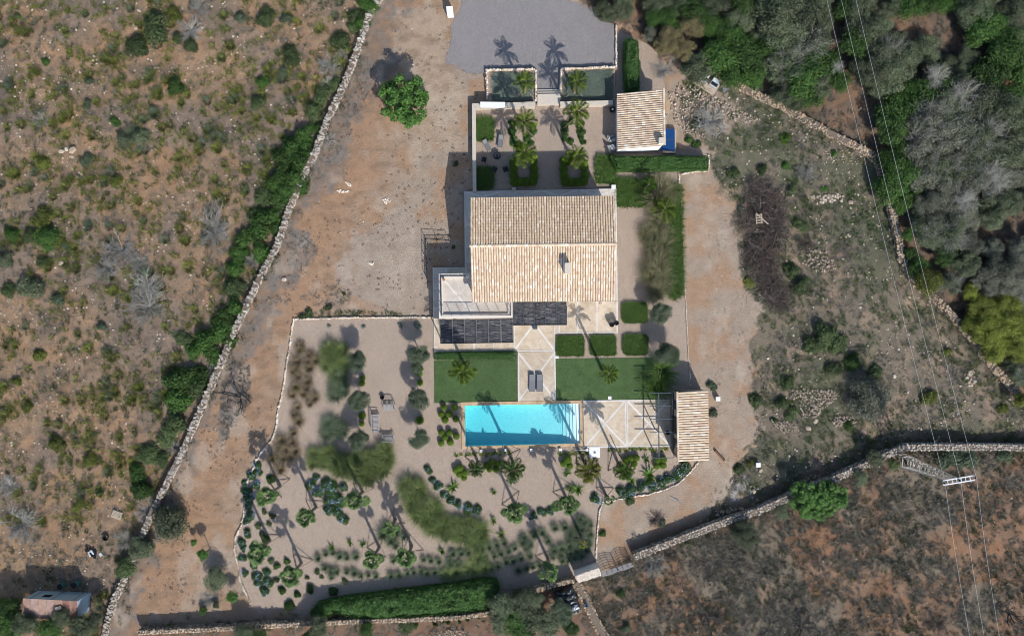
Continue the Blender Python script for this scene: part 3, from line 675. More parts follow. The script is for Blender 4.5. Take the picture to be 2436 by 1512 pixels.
for _, oa, ob, ia, ib, n in cs:
    for k in range(n):
        a, b = (k + .004) / n, (k + .992) / n
        MB().prism([oa.lerp(ob, a), oa.lerp(ob, b), ib.lerp(ia, 1 - b), ib.lerp(ia, 1 - a)], -.04, .085 + random.uniform(0, .004)).build('coping_stone', 'coping', pool)

# ================================================================== tiled roofs
def tile_geo(w0=.105, w1=.085, L=.44):
    V, n = [], 6
    for y, r in ((0, w0), (L, w1)):
        for k in range(n + 1): a = math.pi * k / n; V.append((r * math.cos(a), y, r * math.sin(a) * .62))
    F = [(k, k + 1, n + 2 + k, n + 1 + k)[::-1] for k in range(n)]
    return np.array(V), F, tuple(range(n + 1))
TV, TF, TC = tile_geo()
tile_me = {}
def get_tile(w, L):
    k = (round(w, 3), round(L, 3))
    if k not in tile_me:
        V, F, C = tile_geo(w * .5, w * .455, L); tile_me[k] = (MB().add(V, F + [C]).mesh('roof_tile'), V, [np.array(F), np.array([C])])
    return tile_me[k]
def tiled_slope(roof, A, B, C, D, ncol, nrow, mat, limit, over=1.3, name='roof_tile', mortar=None):
    """A,B eave left,right seen looking up the slope; C,D ridge right,left"""
    ux = (B - A).normalized(); wcol = (B - A).length / ncol; Ls = ((D - A).length + (C - B).length) / 2; Lr = Ls / nrow
    nv = ux.cross((D - A).normalized()); nv.normalize(); uy = nv.cross(ux)
    MB().add([tuple(p - nv * .03) for p in (A, B, C, D)] + [tuple(p - nv * .12) for p in (A, B, C, D)], [(0, 1, 2, 3), (7, 6, 5, 4), (0, 4, 5, 1), (1, 5, 6, 2), (2, 6, 7, 3), (3, 7, 4, 0)]).build('roof_deck', 'channel', roof)
    mb = MB()
    for i in range(ncol + 1):
        a, b = A.lerp(B, i / ncol), D.lerp(C, i / ncol); q = [(-.32 * wcol, .02), (0, -.015), (.32 * wcol, .02)]
        V = [tuple(p + ux * x + nv * z) for p in (a, b) for x, z in q]
        if 0 < i < ncol: mb.add(V, [(0, 1, 4, 3), (1, 2, 5, 4)])
    tag(mb.build('tile_channels', 'channel', roof), kind='stuff')
    me, V, Fs = get_tile(wcol * .80, Lr * over); base = np.array([ux, uy, nv]).T; tl = Matrix.Rotation(-.03, 3, 'X')
    pos = []
    for j in range(nrow):
        for i in range(ncol):
            v = (nrow - 1 - j) / nrow; p = A.lerp(B, (i + .5) / ncol).lerp(D.lerp(C, (i + .5) / ncol), v) + nv * (.012 + random.uniform(0, .012)) + ux * random.gauss(0, .006)
            pos.append((p, random.gauss(0, .025)))
    Mx = Matrix(base.tolist())
    for p, a in pos[:limit]:
        o = obj(name, me, mat, roof, p); o.rotation_euler = (Mx @ Matrix.Rotation(a, 3, 'Z') @ tl).to_euler()
    if pos[limit:]:
        mats = np.array([[list(r_) for r_ in (Mx @ Matrix.Rotation(a, 3, 'Z') @ tl)] for p, a in pos[limit:]])
        mb = MB(); mb.inst(V, Fs, mats, np.array([tuple(p) for p, a in pos[limit:]]))
        tag(mb.build('small_roof_tiles', mat, roof), kind='stuff')
def ridge_row(roof, a, b, n, mat='roof_s', r=.24):
    me, V, Fs = get_tile(r, (b - a).length / n * 1.15); y = (b - a).normalized(); x = y.cross(Vector((0, 0, 1))).normalized(); z = x.cross(y)
    Mx = Matrix(np.array([x, y, z]).T.tolist())
    for k in range(n): o = obj('ridge_tile', me, mat, roof, a.lerp(b, k / n) + Vector((0, 0, .02))); o.rotation_euler = Mx.to_euler()

# ---- the villa
villa = thing('villa', 'large villa under a two-sided clay tile roof with flat roof terrace beside it', 'house')
ZN, ZR, ZS = 4.9, 5.9, 4.7
nw, ne = P('Z2', 427, 157, ZN), P('Z2', 1487, 141, ZN); rw, re = P('Z2', 427, 509, ZR), P('Z2', 1500, 493, ZR); sw, se = P('Z2', 440, 921, ZS), P('Z2', 1492, 910, ZS)
roof = MB().add([tuple(p - Vector((0, 0, .2))) for p in (nw, ne, re, rw, se, sw)], [(0, 1, 2, 3)[::-1], (3, 2, 4, 5)[::-1]]).build('roof', 'channel', villa)
tiled_slope(roof, ne, nw, rw, re, 57, 16, 'roof_n', 150); tiled_slope(roof, sw, se, re, rw, 57, 17, 'roof_s', 150)
ridge_row(roof, rw - (re - rw).normalized() * .05, re, 40, r=.3)
ex = (ne - nw).normalized(); i_ = .22
mb = MB(); eyS = (sw - rw); eyS.z = 0; eyS.normalize()
c1 = [nw + ex * i_ + eyS * .32, rw + ex * i_, sw + ex * i_ - eyS * .32]; c2 = [ne - ex * i_ + eyS * .32, re - ex * i_, se - ex * i_ - eyS * .32]
V = []
for c in (c1, c2):
    V += [(c[0].x, c[0].y, .05), (c[0].x, c[0].y, ZN - .14), (c[1].x, c[1].y, ZR - .2), (c[2].x, c[2].y, ZS - .14), (c[2].x, c[2].y, .05)]
mb.add(V, [(0, 1, 2, 3, 4), (9, 8, 7, 6, 5), (0, 5, 6, 1), (1, 6, 7, 2), (2, 7, 8, 3), (3, 8, 9, 4), (4, 9, 5, 0)]); mb.build('wall', 'cream', villa)
# chimney
cq = PL('Z2', [(1125, 637), (1168, 635), (1168, 706), (1125, 708)], 6.75)
ch = MB().prism(cq, 4.8, 6.62).build('chimney', 'cream', villa); cc = sum(cq, Vector()) / 4
MB().prism([cc + (p - cc) * 1.12 for p in cq], 6.625, 6.70).build('chimney_cap', 'masonry', ch)
# flat-roofed annex
ZA = 3.0
ax = PL('Z2', [(196, 712), (470, 706), (470, 850), (735, 850), (739, 1036), (198, 1043)], ZA)
ann = MB().prism(ax, .05, ZA - .25).build('annex', 'cream', villa)
ins = PL('Z2', [(228, 748), (470, 742), (470, 850), (700, 850), (703, 1003), (230, 1008)], ZA)
n = len(ax); V = [(p.x, p.y, ZA - .245) for p in ax] + [(p.x, p.y, ZA) for p in ax] + [(p.x, p.y, ZA) for p in ins] + [(p.x, p.y, ZA - .2) for p in ins]
F = []
for i in range(n):
    j = (i + 1) % n
    for k in (0, 1, 2): F.append((k * n + i, k * n + j, (k + 1) * n + j, (k + 1) * n + i)[::-1])
MB().add(V, F).build('parapet', 'cream', villa)
MB().prism([p for p in ins], ZA - .24, ZA - .2).build('terrace_floor', 'slab_pale', villa)
for a, b in (((240, 765), (432, 985)), ((428, 768), (240, 985))):
    mb = MB(); strip(mb, P('Z2', *a, ZA), P('Z2', *b, ZA), .2, ZA - .21, ZA - .194 + (.002 if a[0] > 300 else 0)); mb.build('floor_band', 'band', villa)
# railing of the roof terrace
rl = PL('Y1', [(655, 264), (170, 264), (182, 905), (1305, 898), (1308, 690)], ZA + 1.0)
rail = MB()
for a, b in zip(rl[:-1], rl[1:]): rail.bar(a, b, .06, .04)
for a, b in zip(rl[:-1], rl[1:]): rail.bar(a - Vector((0, 0, .88)), b - Vector((0, 0, .88)), .04, .03)
rail = rail.build('railing', 'dark_steel', villa)
bal = MB()
for (a, b), m in zip(zip(rl[:-1], rl[1:]), (3, 4, 7, 2)):
    for k in range(m):
        p = a.lerp(b, k / m); MB().bar(p, p - Vector((0, 0, 1.0)), .05).build('railing_post', 'dark_steel', rail)
    L = int((b - a).length / .11)
    for k in range(L): p = a.lerp(b, (k + .5) / L); bal.bar(p - Vector((0, 0, .02)), p - Vector((0, 0, .87)), .016)
tag(bal.build('balusters', 'steel', rail), kind='stuff')
MB().lathe(P('Y1', 230, 330, ZA - .05), [(.09, -.1), (.09, .25), (.13, .25), (.13, .3)]).build('vent_pipe', plain('terracotta', (.35, .14, .07)), villa)
for k, (x, y) in enumerate(((1142, 933), (1383, 925))):      # lamps under the eaves
    p = P('Z2', x, y, 3.6); MB().box(p, (.3, .35, .25), top=.7).build('wall_lamp', 'tan_wall', villa)
for x in (560, 800, 1010, 1290):      # south openings below the eaves
    p = P('Z2', x, 0, 1.3); y_ = sw.y + (se.y - sw.y) * (p.x - sw.x) / (se.x - sw.x) + .3
    wdw = MB().box((p.x, y_ - .02, 1.25 if x != 560 else 3.9), (1.5, .1, 2.2 if x != 560 else .9)).build('window', 'dark_steel', villa)
    MB().box((p.x, y_ - .06, 1.25 if x != 560 else 3.9), (1.3, .06, 2.0 if x != 560 else .7)).build('pane', 'glass', wdw)
o = thing('antenna', 'small white antenna on the roof terrace corner beside the tiled roof', 'antenna', loc=P('Y1', 632, 290, ZA))
MB().tube([(0, 0, 0), (0, 0, 1.1)], .025).build('mast', 'whitep', o)
for a in (.4, 1.7, 2.9, 4.0): MB().bar((0, 0, 1.05), (.22 * math.cos(a), .22 * math.sin(a), 1.12), .06, .03).build('arm', 'whitep', o)

# reed-roofed pergolas
def pergola(label, corners, cuts, z, wall_y):
    r = thing('reed_pergola', label, 'pergola'); q = PL('Y1', corners, z)
    us = [0] + cuts + [1]
    for a, b in zip(us[:-1], us[1:]):
        mb = MB(); A, B, C, D = quad_lerp(q, a + .006, .015), quad_lerp(q, b - .006, .015), quad_lerp(q, b - .006, .985), quad_lerp(q, a + .006, .985)
        m = 58
        for k in range(m):
            v = (k + .5) / m
            for (s0, s1) in ((0, random.uniform(.35, .65)), (random.uniform(.3, .5), 1)):
                p0, p1 = A.lerp(D, v), B.lerp(C, v); c0 = p0.lerp(p1, s0); c1 = p0.lerp(p1, s1)
                h0 = random.uniform(0, .035); dy = random.gauss(0, .025)
                mb.bar(c0 + Vector((0, dy, h0)), c1 + Vector((0, -dy, random.uniform(0, .03))), random.uniform(.018, .05), .02)
        pan = mb.build('reed_panel', 'reed', r)
        MB().add([tuple(p - Vector((0, 0, .02))) for p in (D, C, B, A)], [(0, 1, 2, 3)]).build('backing_mat', plain('reed_backing', (.02, .02, .023)), pan)
    for u in us:
        MB().bar(quad_lerp(q, u, 0) + Vector((0, 0, .03)), quad_lerp(q, u, 1) + Vector((0, 0, .03)), .06, .1).build('beam', 'steel', r)
    for v in (0, 1): MB().bar(quad_lerp(q, 0, v), quad_lerp(q, 1, v), .08, .14).build('edge_beam', 'dark_steel', r)
    for u in (0, .5, 1):
        p = quad_lerp(q, u, 1); MB().bar((p.x, p.y, .06), (p.x, p.y, z - .07), .09).build('post', 'dark_steel', r)
pergola('wider dark reed pergola of six bays below the roof terrace', [(160, 972), (1335, 962), (1342, 1335), (175, 1352)], [.17, .335, .5, .665, .835], 2.6, 0)
pergola('narrower dark reed pergola against the south wall under the tiled roof', [(1345, 697), (2201, 692), (2199, 1052), (1340, 1057)], [.197, .403, .603, .808], 2.62, 0)
o = thing('wall_box', 'grey metal cabinet at the south edge of the narrower reed pergola', 'cabinet', loc=P('Y1', 1690, 1090, 0))
MB().box((0, 0, .55), (.42, .36, 1.1)).build('cabinet', 'steel', o); MB().box((0, 0, 1.12), (.46, .4, .05)).build('lid', 'steel', o)

# ---- guest house
gh = thing('guest_house', 'small guest house with sloping clay tile roof at the courtyard corner', 'house')
zl, zh = 2.3, 3.5
A_, B_, C_, D_ = P('Z1', 1505, 687, zl), P('Z1', 1509, 1094, zl), P('Z1', 1850, 1066, zh), P('Z1', 1843, 656, zh)
roof = MB().add([tuple(p - Vector((0, 0, .15))) for p in (A_, B_, C_, D_)], [(0, 1, 2, 3)]).build('roof', 'channel', gh)
tiled_slope(roof, A_, B_, C_, D_, 26, 13, 'roof_s', 300)
ridge_row(roof, C_ + Vector((.05, 0, .02)), D_ + Vector((.05, 0, .02)), 16, r=.24)
mb = MB(); q = [A_ + Vector((.15, -.1, 0)), B_ + Vector((.15, .12, 0)), C_ + Vector((-.05, .12, 0)), D_ + Vector((-.05, -.1, 0))]
mb.prism(q[::-1], 0, [zh - .14, zh - .14, zl - .14, zl - .14]); mb.build('wall', 'white', gh)
q = PL('Y3', [(1080, 1012), (1180, 1010), (1180, 1108), (1082, 1112)], 4.1); ch = MB().prism(q, 3.0, 4.0).build('chimney', 'cream', gh)
cc = sum(q, Vector()) / 4; MB().prism([cc + (p - cc) * 1.06 for p in q], 4.005, 4.07).build('chimney_cap', 'masonry', ch)
po = MB().add([tuple(p) for p in PL('Y3', [(1165, 340), (1270, 345), (1272, 570), (1165, 572)], 2.5)], [(3, 2, 1, 0)]).build('porch_roof', 'channel', gh)
qq = PL('Y3', [(1272, 572), (1272, 343), (1172, 340), (1172, 572)], 2.5); qq[2].z += .25; qq[3].z += .25
tiled_slope(po, qq[1], qq[0], qq[3], qq[2], 6, 3, 'roof_s', 99)
for x, y in ((1190, 545), (1260, 560)): p = P('Y3', x, y, 1.2); MB().bar((p.x, p.y, 0), (p.x, p.y, 2.4), .09).build('porch_post', 'timber', gh)
sp = thing('solar_panel', 'blue two-part solar panel in a frame beside the guest house', 'solar panel')
q = PL('Y3', [(1170, 850), (1365, 862), (1368, 1258), (1100, 1250)], .55); f = PL('Y3', [(1165, 846), (1398, 858), (1392, 1300), (1150, 1290)], .5)
MB().prism(f, .02, .5).build('base_wall', 'tan_wall', sp)
for a, b in ((0, .49), (.51, 1)): MB().prism([quad_lerp(q, 0, a), quad_lerp(q, 1, a), quad_lerp(q, 1, b), quad_lerp(q, 0, b)], .505, .56).build('panel', 'solar', sp)
MB().bar(quad_lerp(q, 0, .5) + Vector((0, 0, .02)), quad_lerp(q, 1, .5) + Vector((0, 0, .02)), .05).build('frame_bar', 'steel', sp)

# ---- pool house
ph = thing('pool_house', 'narrow pool house with tan walls and ribbed clay tile roof', 'house')
zl, zh = 2.45, 3.1
A_, B_, C_, D_ = P('Z3', 2180, 785, zl), P('Z3', 2173, 271, zl), P('Z3', 1949, 284, zh), P('Z3', 1957, 794, zh)
roof = MB().add([tuple(p - Vector((0, 0, .15))) for p in (A_, B_, C_, D_)], [(0, 1, 2, 3)]).build('roof', 'channel', ph)
tiled_slope(roof, A_, B_, C_, D_, 28, 8, 'roof_s', 224)
ridge_row(roof, D_ + Vector((-.04, 0, .02)), C_ + Vector((-.04, 0, .02)), 20, r=.22)
i_ = .12; q = [A_ + Vector((-.1, i_, 0)), B_ + Vector((-.1, -i_, 0)), C_ + Vector((i_, -i_, 0)), D_ + Vector((i_, i_, 0))]
MB().prism(q, 0, [zl - .14, zl - .14, zh - .14, zh - .14]).build('wall', 'tan_wall', ph)
wx = lambda y: q[3].x + (q[2].x - q[3].x) * (y - q[3].y) / (q[2].y - q[3].y)
for y0, y1, z0, z1, nm in ((345, 410, 1.0, 2.2, 'window'), (465, 590, .05, 2.3, 'door'), (628, 740, .05, 2.3, 'door')):
    ya, yb = P('Z3', 0, y0, 1.5).y, P('Z3', 0, y1, 1.5).y; ym = (ya + yb) / 2
    w_ = MB().box((wx(ym) - .015, ym, (z0 + z1) / 2), (.08, abs(ya - yb), z1 - z0)).build(nm, 'dark_steel', ph)
    MB().box((wx(ym) - .06, ym, (z0 + z1) / 2), (.03, abs(ya - yb) - .2, z1 - z0 - .2)).build('pane', 'glass', w_)
    if nm == 'window': MB().box((wx(ym) - .09, ym, z0 - .06), (.2, abs(ya - yb) + .15, .08)).build('sill', 'masonry', w_)
p = P('Z3', 1985, 268, 2.0); MB().box((p.x, q[1].y + .005 + (q[2].y - q[1].y) * .7, 1.7), (1.3, .06, .8)).build('window', 'glass', ph)
# steel pergola frame in front of the pool house
sp = thing('steel_pergola', 'open grey steel pergola frame along the pool house front', 'pergola'); zt = 2.35
a, b = P('Y2', 509, 366, zt), P('Y2', 517, 1314, zt); e0, e1 = P('Y2', 728, 366, zt), P('Y2', 737, 1314, zt)
MB().bar(a, b, .10).build('long_beam', 'steel', sp); MB().bar(e0, e1, .06).build('wall_beam', 'dark_steel', sp)
for k in range(6):
    x0 = a.lerp(b, k / 5); x1 = e0.lerp(e1, k / 5); out = (x0 - x1).normalized() * (.9 if 0 < k else .0)
    MB().bar(x0 + (x0 - x1).normalized() * .9 + Vector((0, 0, .06)), x1 + Vector((0, 0, .06)), .07).build('cross_beam', 'steel', sp)
for k in (0, 1.5, 3, 5): p = a.lerp(b, k / 5); MB().bar((p.x, p.y, .05), (p.x, p.y, zt - .05), .09).build('post', 'steel', sp)

# ---- courtyard walls, steps
cw = thing('courtyard_wall', 'pale masonry wall around the courtyard left of the entrance steps', 'wall'); zc = .95
MB().prism(PL('Z1', [(440, 762), (468, 793), (472, 1403), (446, 1405)], zc), -.1, zc).build('wall_run', 'masonry', cw)
MB().prism(PL('Z1', [(440.5, 760), (905, 746), (905, 780), (468.5, 792)], zc), -.1, zc - .003).build('wall_run', 'masonry', cw)
cw = thing('courtyard_wall', 'pale masonry wall between right planting bed and courtyard', 'wall')
MB().prism(PL('Z1', [(1088, 746), (1475, 737), (1475, 765), (1090, 776)], zc), -.1, zc).build('wall_run', 'masonry', cw)
stp = thing('entrance_steps', 'pale stone entrance steps from the grey gravel yard to courtyard', 'steps')
for k, (y0, y1, x0, x1) in enumerate(((662, 681, 917, 1083), (681.5, 700, 917, 1084), (700.5, 778, 920, 1086))):
    MB().prism(PL('Z1', [(x0, y0), (x1, y0 - 3), (x1, y1 - 2), (x0, y1)]), -.05, .16 + .15 * k).build('step', 'masonry', stp)
# ================================================================== plants
CR = [crown_mesh('crown_leaves', 20 + i, 5200, .105, 20 + i) for i in range(3)]            # bushy tree crowns (unit radius)
CRF = [crown_mesh('fine_leaves', 40 + i, 9500, .078, 30, lr=(.24, .38), spread=.78) for i in range(3)]   # fine olive crowns
CRB = crown_mesh('broad_leaves', 55, 8000, .10, 60, lr=(.12, .22), spread=.88)
BU = [crown_mesh('bush_leaves', 60 + i, 2600, .13, 12, True, lr=(.3, .45), spread=.62) for i in range(3)]
BUS = [crown_mesh('small_bush', 70 + i, 260, .30, 8, True, lr=(.3, .5), spread=.6) for i in range(4)]
BAL = crown_mesh('ball_leaves', 80, 4200, .13, 1, False, lr=(.97, 1.0), spread=.01)
TW = [twig_mesh('twigs', 90 + i, 30, 14, th=.020) for i in range(3)]
TWF = [twig_mesh('fine_twigs', 95 + i, 30, 16, .9, .0075) for i in range(3)]
def trunk_mesh(seed):
    rg = random.Random(seed); mb = MB(); mb.tube([(0, 0, -.1), (.03, .02, .35), (rg.gauss(0, .06), rg.gauss(0, .06), .75)], [.1, .075, .06], 7)
    for k in range(5):
        a = k * 1.256 + rg.random(); L = rg.uniform(.4, .6)
        mb.tube([(0, 0, .5 + .05 * k), (.2 * math.cos(a), .2 * math.sin(a), .75), (L * math.cos(a), L * math.sin(a), 1.05)], [.045, .03, .012], 5)
    return mb.mesh('trunk', True)
TR = [trunk_mesh(i) for i in range(2)]
cnt = {}
def tree(name, label, xy, r, h, mat, meshes, cat='tree', group=None, cz=None, flat=.8, trunk='bark', dead=0):
    """a trunk with limbs and a leaf crown; xy on the ground"""
    p = Vector((xy.x, xy.y, min(0, on(xy)) if not inside_g(xy) else 0)); k = cnt[name] = cnt.get(name, 0) + 1
    o = thing(name, label, cat, group, p, random.uniform(0, 6.28))
    ch = h - r * flat
    obj('trunk', TR[k % 2], trunk, o, sc=(r * .62, r * .62, max(ch * .95, .3)))
    obj('crown', meshes[k % len(meshes)], mat, o, (0, 0, max(ch, r * flat * .62)), sc=(r * random.uniform(.92, 1.08), r * random.uniform(.92, 1.08), r * flat))
    if dead and k % 5 < 2: obj('dead_twigs', TWF[k % 3], 'dead', o, (0, 0, max(ch, .3)), sc=(r * 1.02, r * 1.02, r * flat * 1.15))
    return o
def inside_g(v): return bool(pip(np.array([(v.x, v.y)]), garden)[0])
def base_of(s, x, y, zc): q = P(s, x, y, zc); return Vector((q.x, q.y, 0))
def shrub(name, label, s, x, y, r, mat, meshes=BU, cat='shrub', group=None, h=.75, dead=None, asp=None):
    rr = RR(s, r) * 1.2; q = base_of(s, x, y, rr * h * .5); z = 0 if inside_g(q) else on(q) - .03
    k = cnt[name] = cnt.get(name, 0) + 1
    o = obj(name, meshes[k % len(meshes)], mat, None, (q.x, q.y, z), random.uniform(0, 6.28), (rr * random.uniform(.93, 1.07), rr * random.uniform(.93, 1.07), rr * h * 1.15))
    if asp: o.rotation_euler.z = asp[1]; o.scale = (rr * asp[0], rr / asp[0], rr * h)
    tag(o, label, cat, group)
    if dead: obj('dead_twigs', TW[k % 3], 'dead', o, sc=(1.02, 1.02, 1.25))
    return o
def dead_bush(label, s, x, y, r, h=.8, group=None, asp=None, mat='dead', name='dead_bush', meshes=TW):
    rr = RR(s, r); q = base_of(s, x, y, .3); k = cnt[name] = cnt.get(name, 0) + 1
    o = obj(name, meshes[k % len(meshes)], mat, None, (q.x, q.y, on(q) - .03), random.uniform(0, 6.28), (rr, rr, rr * h))
    if asp: o.rotation_euler.z = asp[1]; o.scale = (rr * asp[0], rr / asp[0], rr * h)
    return tag(o, label, 'dead bush', group)

# ---- the trees and bushes of the garden and drive
q = base_of('D', 965, 240, 2.6); tree('carob_tree', 'round bright green carob tree alone on the bare drive', q, 66 * S, 4.8, 'bright', [CRB], flat=.9)
rows = {'left': [(1100, 572, 105), (1115, 905, 105), (1110, 1240, 112)], 'right': [(1622, 520, 105), (1625, 895, 105), (1625, 1240, 100)]}
for side, ls in rows.items():
    for k, (x, y, r) in enumerate(ls):
        q = base_of('Z4', x, y, 1.9)
        tree('olive_tree', '%s olive tree from the house down the %s row beside the garden seats' % (('first', 'second', 'third')[k], side), q, RR('Z4', r) * .98, 3.2, 'olive', CRF, group='olive trees of the gravel garden')
q = base_of('Z4', 1600, 620, 1.0); tree('olive_tree', 'small olive tree tucked under the first olive of the right row', q, RR('Z4', 68), 1.9, 'olive', CRF, group='olive trees of the gravel garden')
for x, y, r, lb in ((1825, 1003, 97, 'olive tree at the corner of the single upper clipped hedge block'), (1882, 1300, 103, 'olive tree beside the right end of the lower hedge block row')):
    q = base_of('Z2', x, y, 2.0); tree('olive_tree', lb, q, RR('Z2', r), 3.2, 'olive', CRF, group='olive trees east of the terrace')
shrub('sage_bush', 'small grey-green sage bush near the terrace corner by the olive shadow', 'Z4', 1610, 268, 38, 'sage')
for x, y, r, lb in ((1462, 270, 26, 'thin grey tuft on gravel left of the small sage bush'), (850, 268, 20, 'dark tuft on the gravel below the upper stone edging'), (1148, 275, 20, 'small dark tuft on gravel at the tip of the olive shadow')):
    shrub('small_tuft', lb, 'Z4', x, y, r, 'sage', BUS, 'plant')
# clipped balls
def ball(s, x, y, r, lb, grp, mat='box', name='box_ball'):
    rr = RR(s, r); q = base_of(s, x, y, rr); o = obj(name, BAL, mat, None, (q.x, q.y, rr * .82), random.uniform(0, 6), (rr, rr, rr * .92)); tag(o, lb, 'topiary ball', grp)
def balls(s, pts, where, grp):
    names = {}
    for i, (x, y, r) in enumerate(pts): names.setdefault(grp, []).append(i)
    ys = sorted(range(len(pts)), key=lambda i: pts[i][1])
    ordn = ['topmost', 'second from the top', 'third from the top', 'fourth from the top', 'fifth from the top', 'lowest']
    for j, i in enumerate(ys): ball(s, *pts[i], 'clipped box ball, %s of the %s' % (ordn[j] if j < len(ys) - 1 else 'lowest', where), grp)
balls('Z3', [(235, 397, 24), (315, 397, 24), (215, 450, 24), (275, 447, 26), (243, 490, 26), (322, 483, 24)], 'upper six left of the pool', 'box balls left of the pool')
balls('Z3', [(216, 582, 24), (276, 583, 24), (243, 618, 24), (326, 608, 25), (215, 660, 24), (281, 653, 26)], 'lower six left of the pool', 'box balls left of the pool')
balls('Z3', [(352, 840, 27), (322, 858, 25), (348, 888, 25), (390, 880, 25), (382, 915, 22)], 'five below the pool’s left corner', 'box balls below the pool')
balls('Z3', [(545, 825, 26), (588, 800, 26), (640, 810, 24), (570, 853, 22), (618, 850, 26)], 'five below the middle of the pool', 'box balls below the pool')
balls('Z3', [(1145, 780, 29), (1113, 810, 25), (1160, 828, 24)], 'three left of the shower tray', 'box balls below the pool')
balls('Z3', [(1602, 775, 28), (1648, 768, 26), (1568, 790, 24), (1632, 812, 25)], 'four left of the dark spiky plant', 'box balls by the pool house')
balls('Z3', [(1802, 780, 27), (1848, 780, 27), (1797, 828, 24), (1844, 822, 27)], 'square of four against the pool house', 'box balls by the pool house')
balls('Z4', [(1140, 717, 25), (1134, 762, 26)], 'pair between first and second olives, left row', 'box balls under the olives')
balls('Z4', [(1135, 1040, 32), (1132, 1108, 24)], 'pair between second and third olives, left row', 'box balls under the olives')
balls('Z4', [(1640, 640, 22), (1630, 680, 24), (1630, 757, 28)], 'three under the first olive, right row', 'box balls under the olives')
ball('Z4', 1628, 1078, 36, 'large clipped box ball between second and third olives, right row', 'box balls under the olives')
# U-shaped ball hedges round the courtyard palms
for pts, w in (([(745, 1195), (745, 1240), (748, 1290), (752, 1335), (795, 1335), (840, 1335), (888, 1332), (898, 1290), (895, 1235), (892, 1185)], 'left'),
               ([(1115, 1180), (1160, 1185), (1112, 1240), (1118, 1290), (1125, 1335), (1170, 1335), (1215, 1335), (1262, 1332), (1272, 1285), (1265, 1225)], 'right')):
    for k, (x, y) in enumerate(pts): ball('Z1', x, y, 33, 'dense yellow-green clipped ball in the U-shaped hedge round the lower %s courtyard palm' % w, 'ball hedge round the lower %s palm' % w)
# hedges
def hedge(label, poly, h, mat, leaf=.13, dens=260, name='hedge', rnd=.25, cat='hedge'):
    q = poly; c = sum((Vector((p[0], p[1], 0)) for p in q), Vector()) / len(q); rg = np.random.default_rng(len(label)); pts, nrm = [], []
    a2 = np.array([(p[0], p[1]) for p in q]); x0, y0 = a2.min(0); x1, y1 = a2.max(0)
    n = int((x1 - x0) * (y1 - y0) * dens); t2 = np.column_stack([rg.uniform(x0, x1, n), rg.uniform(y0, y1, n)])
    t2 = t2[pip(t2 + np.column_stack([vn(t2[:, 0] * 2 + 80, t2[:, 1] * 2 + 80) - .5, vn2(t2[:, 0] * 2 + 80, t2[:, 1] * 2 + 80) - .5]) * .35, q)]
    dd = pdist(t2, list(q) + [q[0]]); z = h * (.55 + .45 * np.clip(dd / rnd, 0, 1) ** .5) * (.62 + .76 * vn.fbm(t2[:, 0] + 80, t2[:, 1] + 80, 4, 1.3)) - rg.exponential(.06, len(t2))
    pts.append(np.column_stack([t2, z])); nrm.append(np.column_stack([rg.normal(0, .45, len(t2)), rg.normal(0, .45, len(t2)), np.ones(len(t2))]))
    for a, b in zip(a2, np.roll(a2, -1, 0)):
        L = np.hypot(*(b - a)); m = int(L * h * dens * .8); u = rg.random((m, 1)); zz = rg.random(m) * h * .8
        e = (b - a) / L; no = np.array([e[1], -e[0]]); ins = np.array([c.x, c.y]) - (a + b) / 2; no = -no if no @ ins > 0 else no
        pts.append(np.column_stack([a + u * (b - a) + no * rg.normal(0, .06, (m, 1)), zz])); nrm.append(np.column_stack([np.tile(no, (m, 1)) + rg.normal(0, .4, (m, 2)), rg.normal(.2, .4, m)]))
    o = tag(leaves(MB(), np.concatenate(pts), np.concatenate(nrm), leaf, rg).build(name, mat), label, cat)
    zc_ = h * .72; cq = [c + (Vector((p[0], p[1], 0)) - c) * .93 for p in q]
    MB().prism(cq, -.02, zc_ * .9).build('inner_branches', mat, o); return o  # solid core added inside so light does not leak through the leaves
hedge('long dark green hedge running right from the courtyard behind the guest house', PL('Z1', [(1460, 1150), (1700, 1148), (2000, 1148), (2165, 1148), (2170, 1240), (2000, 1243), (1700, 1250), (1500, 1245)], 1.0), 1.5, 'hedge', .15)
hedge('leafy green hedge beside the grey gravel yard above the guest house', PL('Z1', [(1562, 300), (1610, 288), (1655, 305), (1662, 480), (1665, 655), (1570, 660), (1560, 480)], 1.0), 1.7, 'hedge', .16)
hedge('deep green laurel hedge along the bottom boundary wall', PL('B6', [(610, 340), (760, 310), (900, 285), (1150, 255), (1400, 225), (1650, 195), (1850, 160), (1960, 165), (1985, 220), (1930, 310), (1880, 370), (1700, 395), (1400, 420), (1100, 440), (920, 440), (760, 400), (640, 390)], 1.1), 1.5, 'hedge', .2, 190, rnd=.6)
hedge('dark leafy bush mass at left end of the bottom laurel hedge', PL('B6', [(560, 400), (640, 330), (740, 330), (750, 400), (690, 430), (590, 440)], 1.0), 1.4, 'lentisk', .16, 200, rnd=.5)
hedge('narrow dark green hedge strip between terrace and left lawn', PL('Z2', [(166, 1292), (768, 1284), (766, 1338), (166, 1342)], .3), .5, 'hedge', .11, 300)
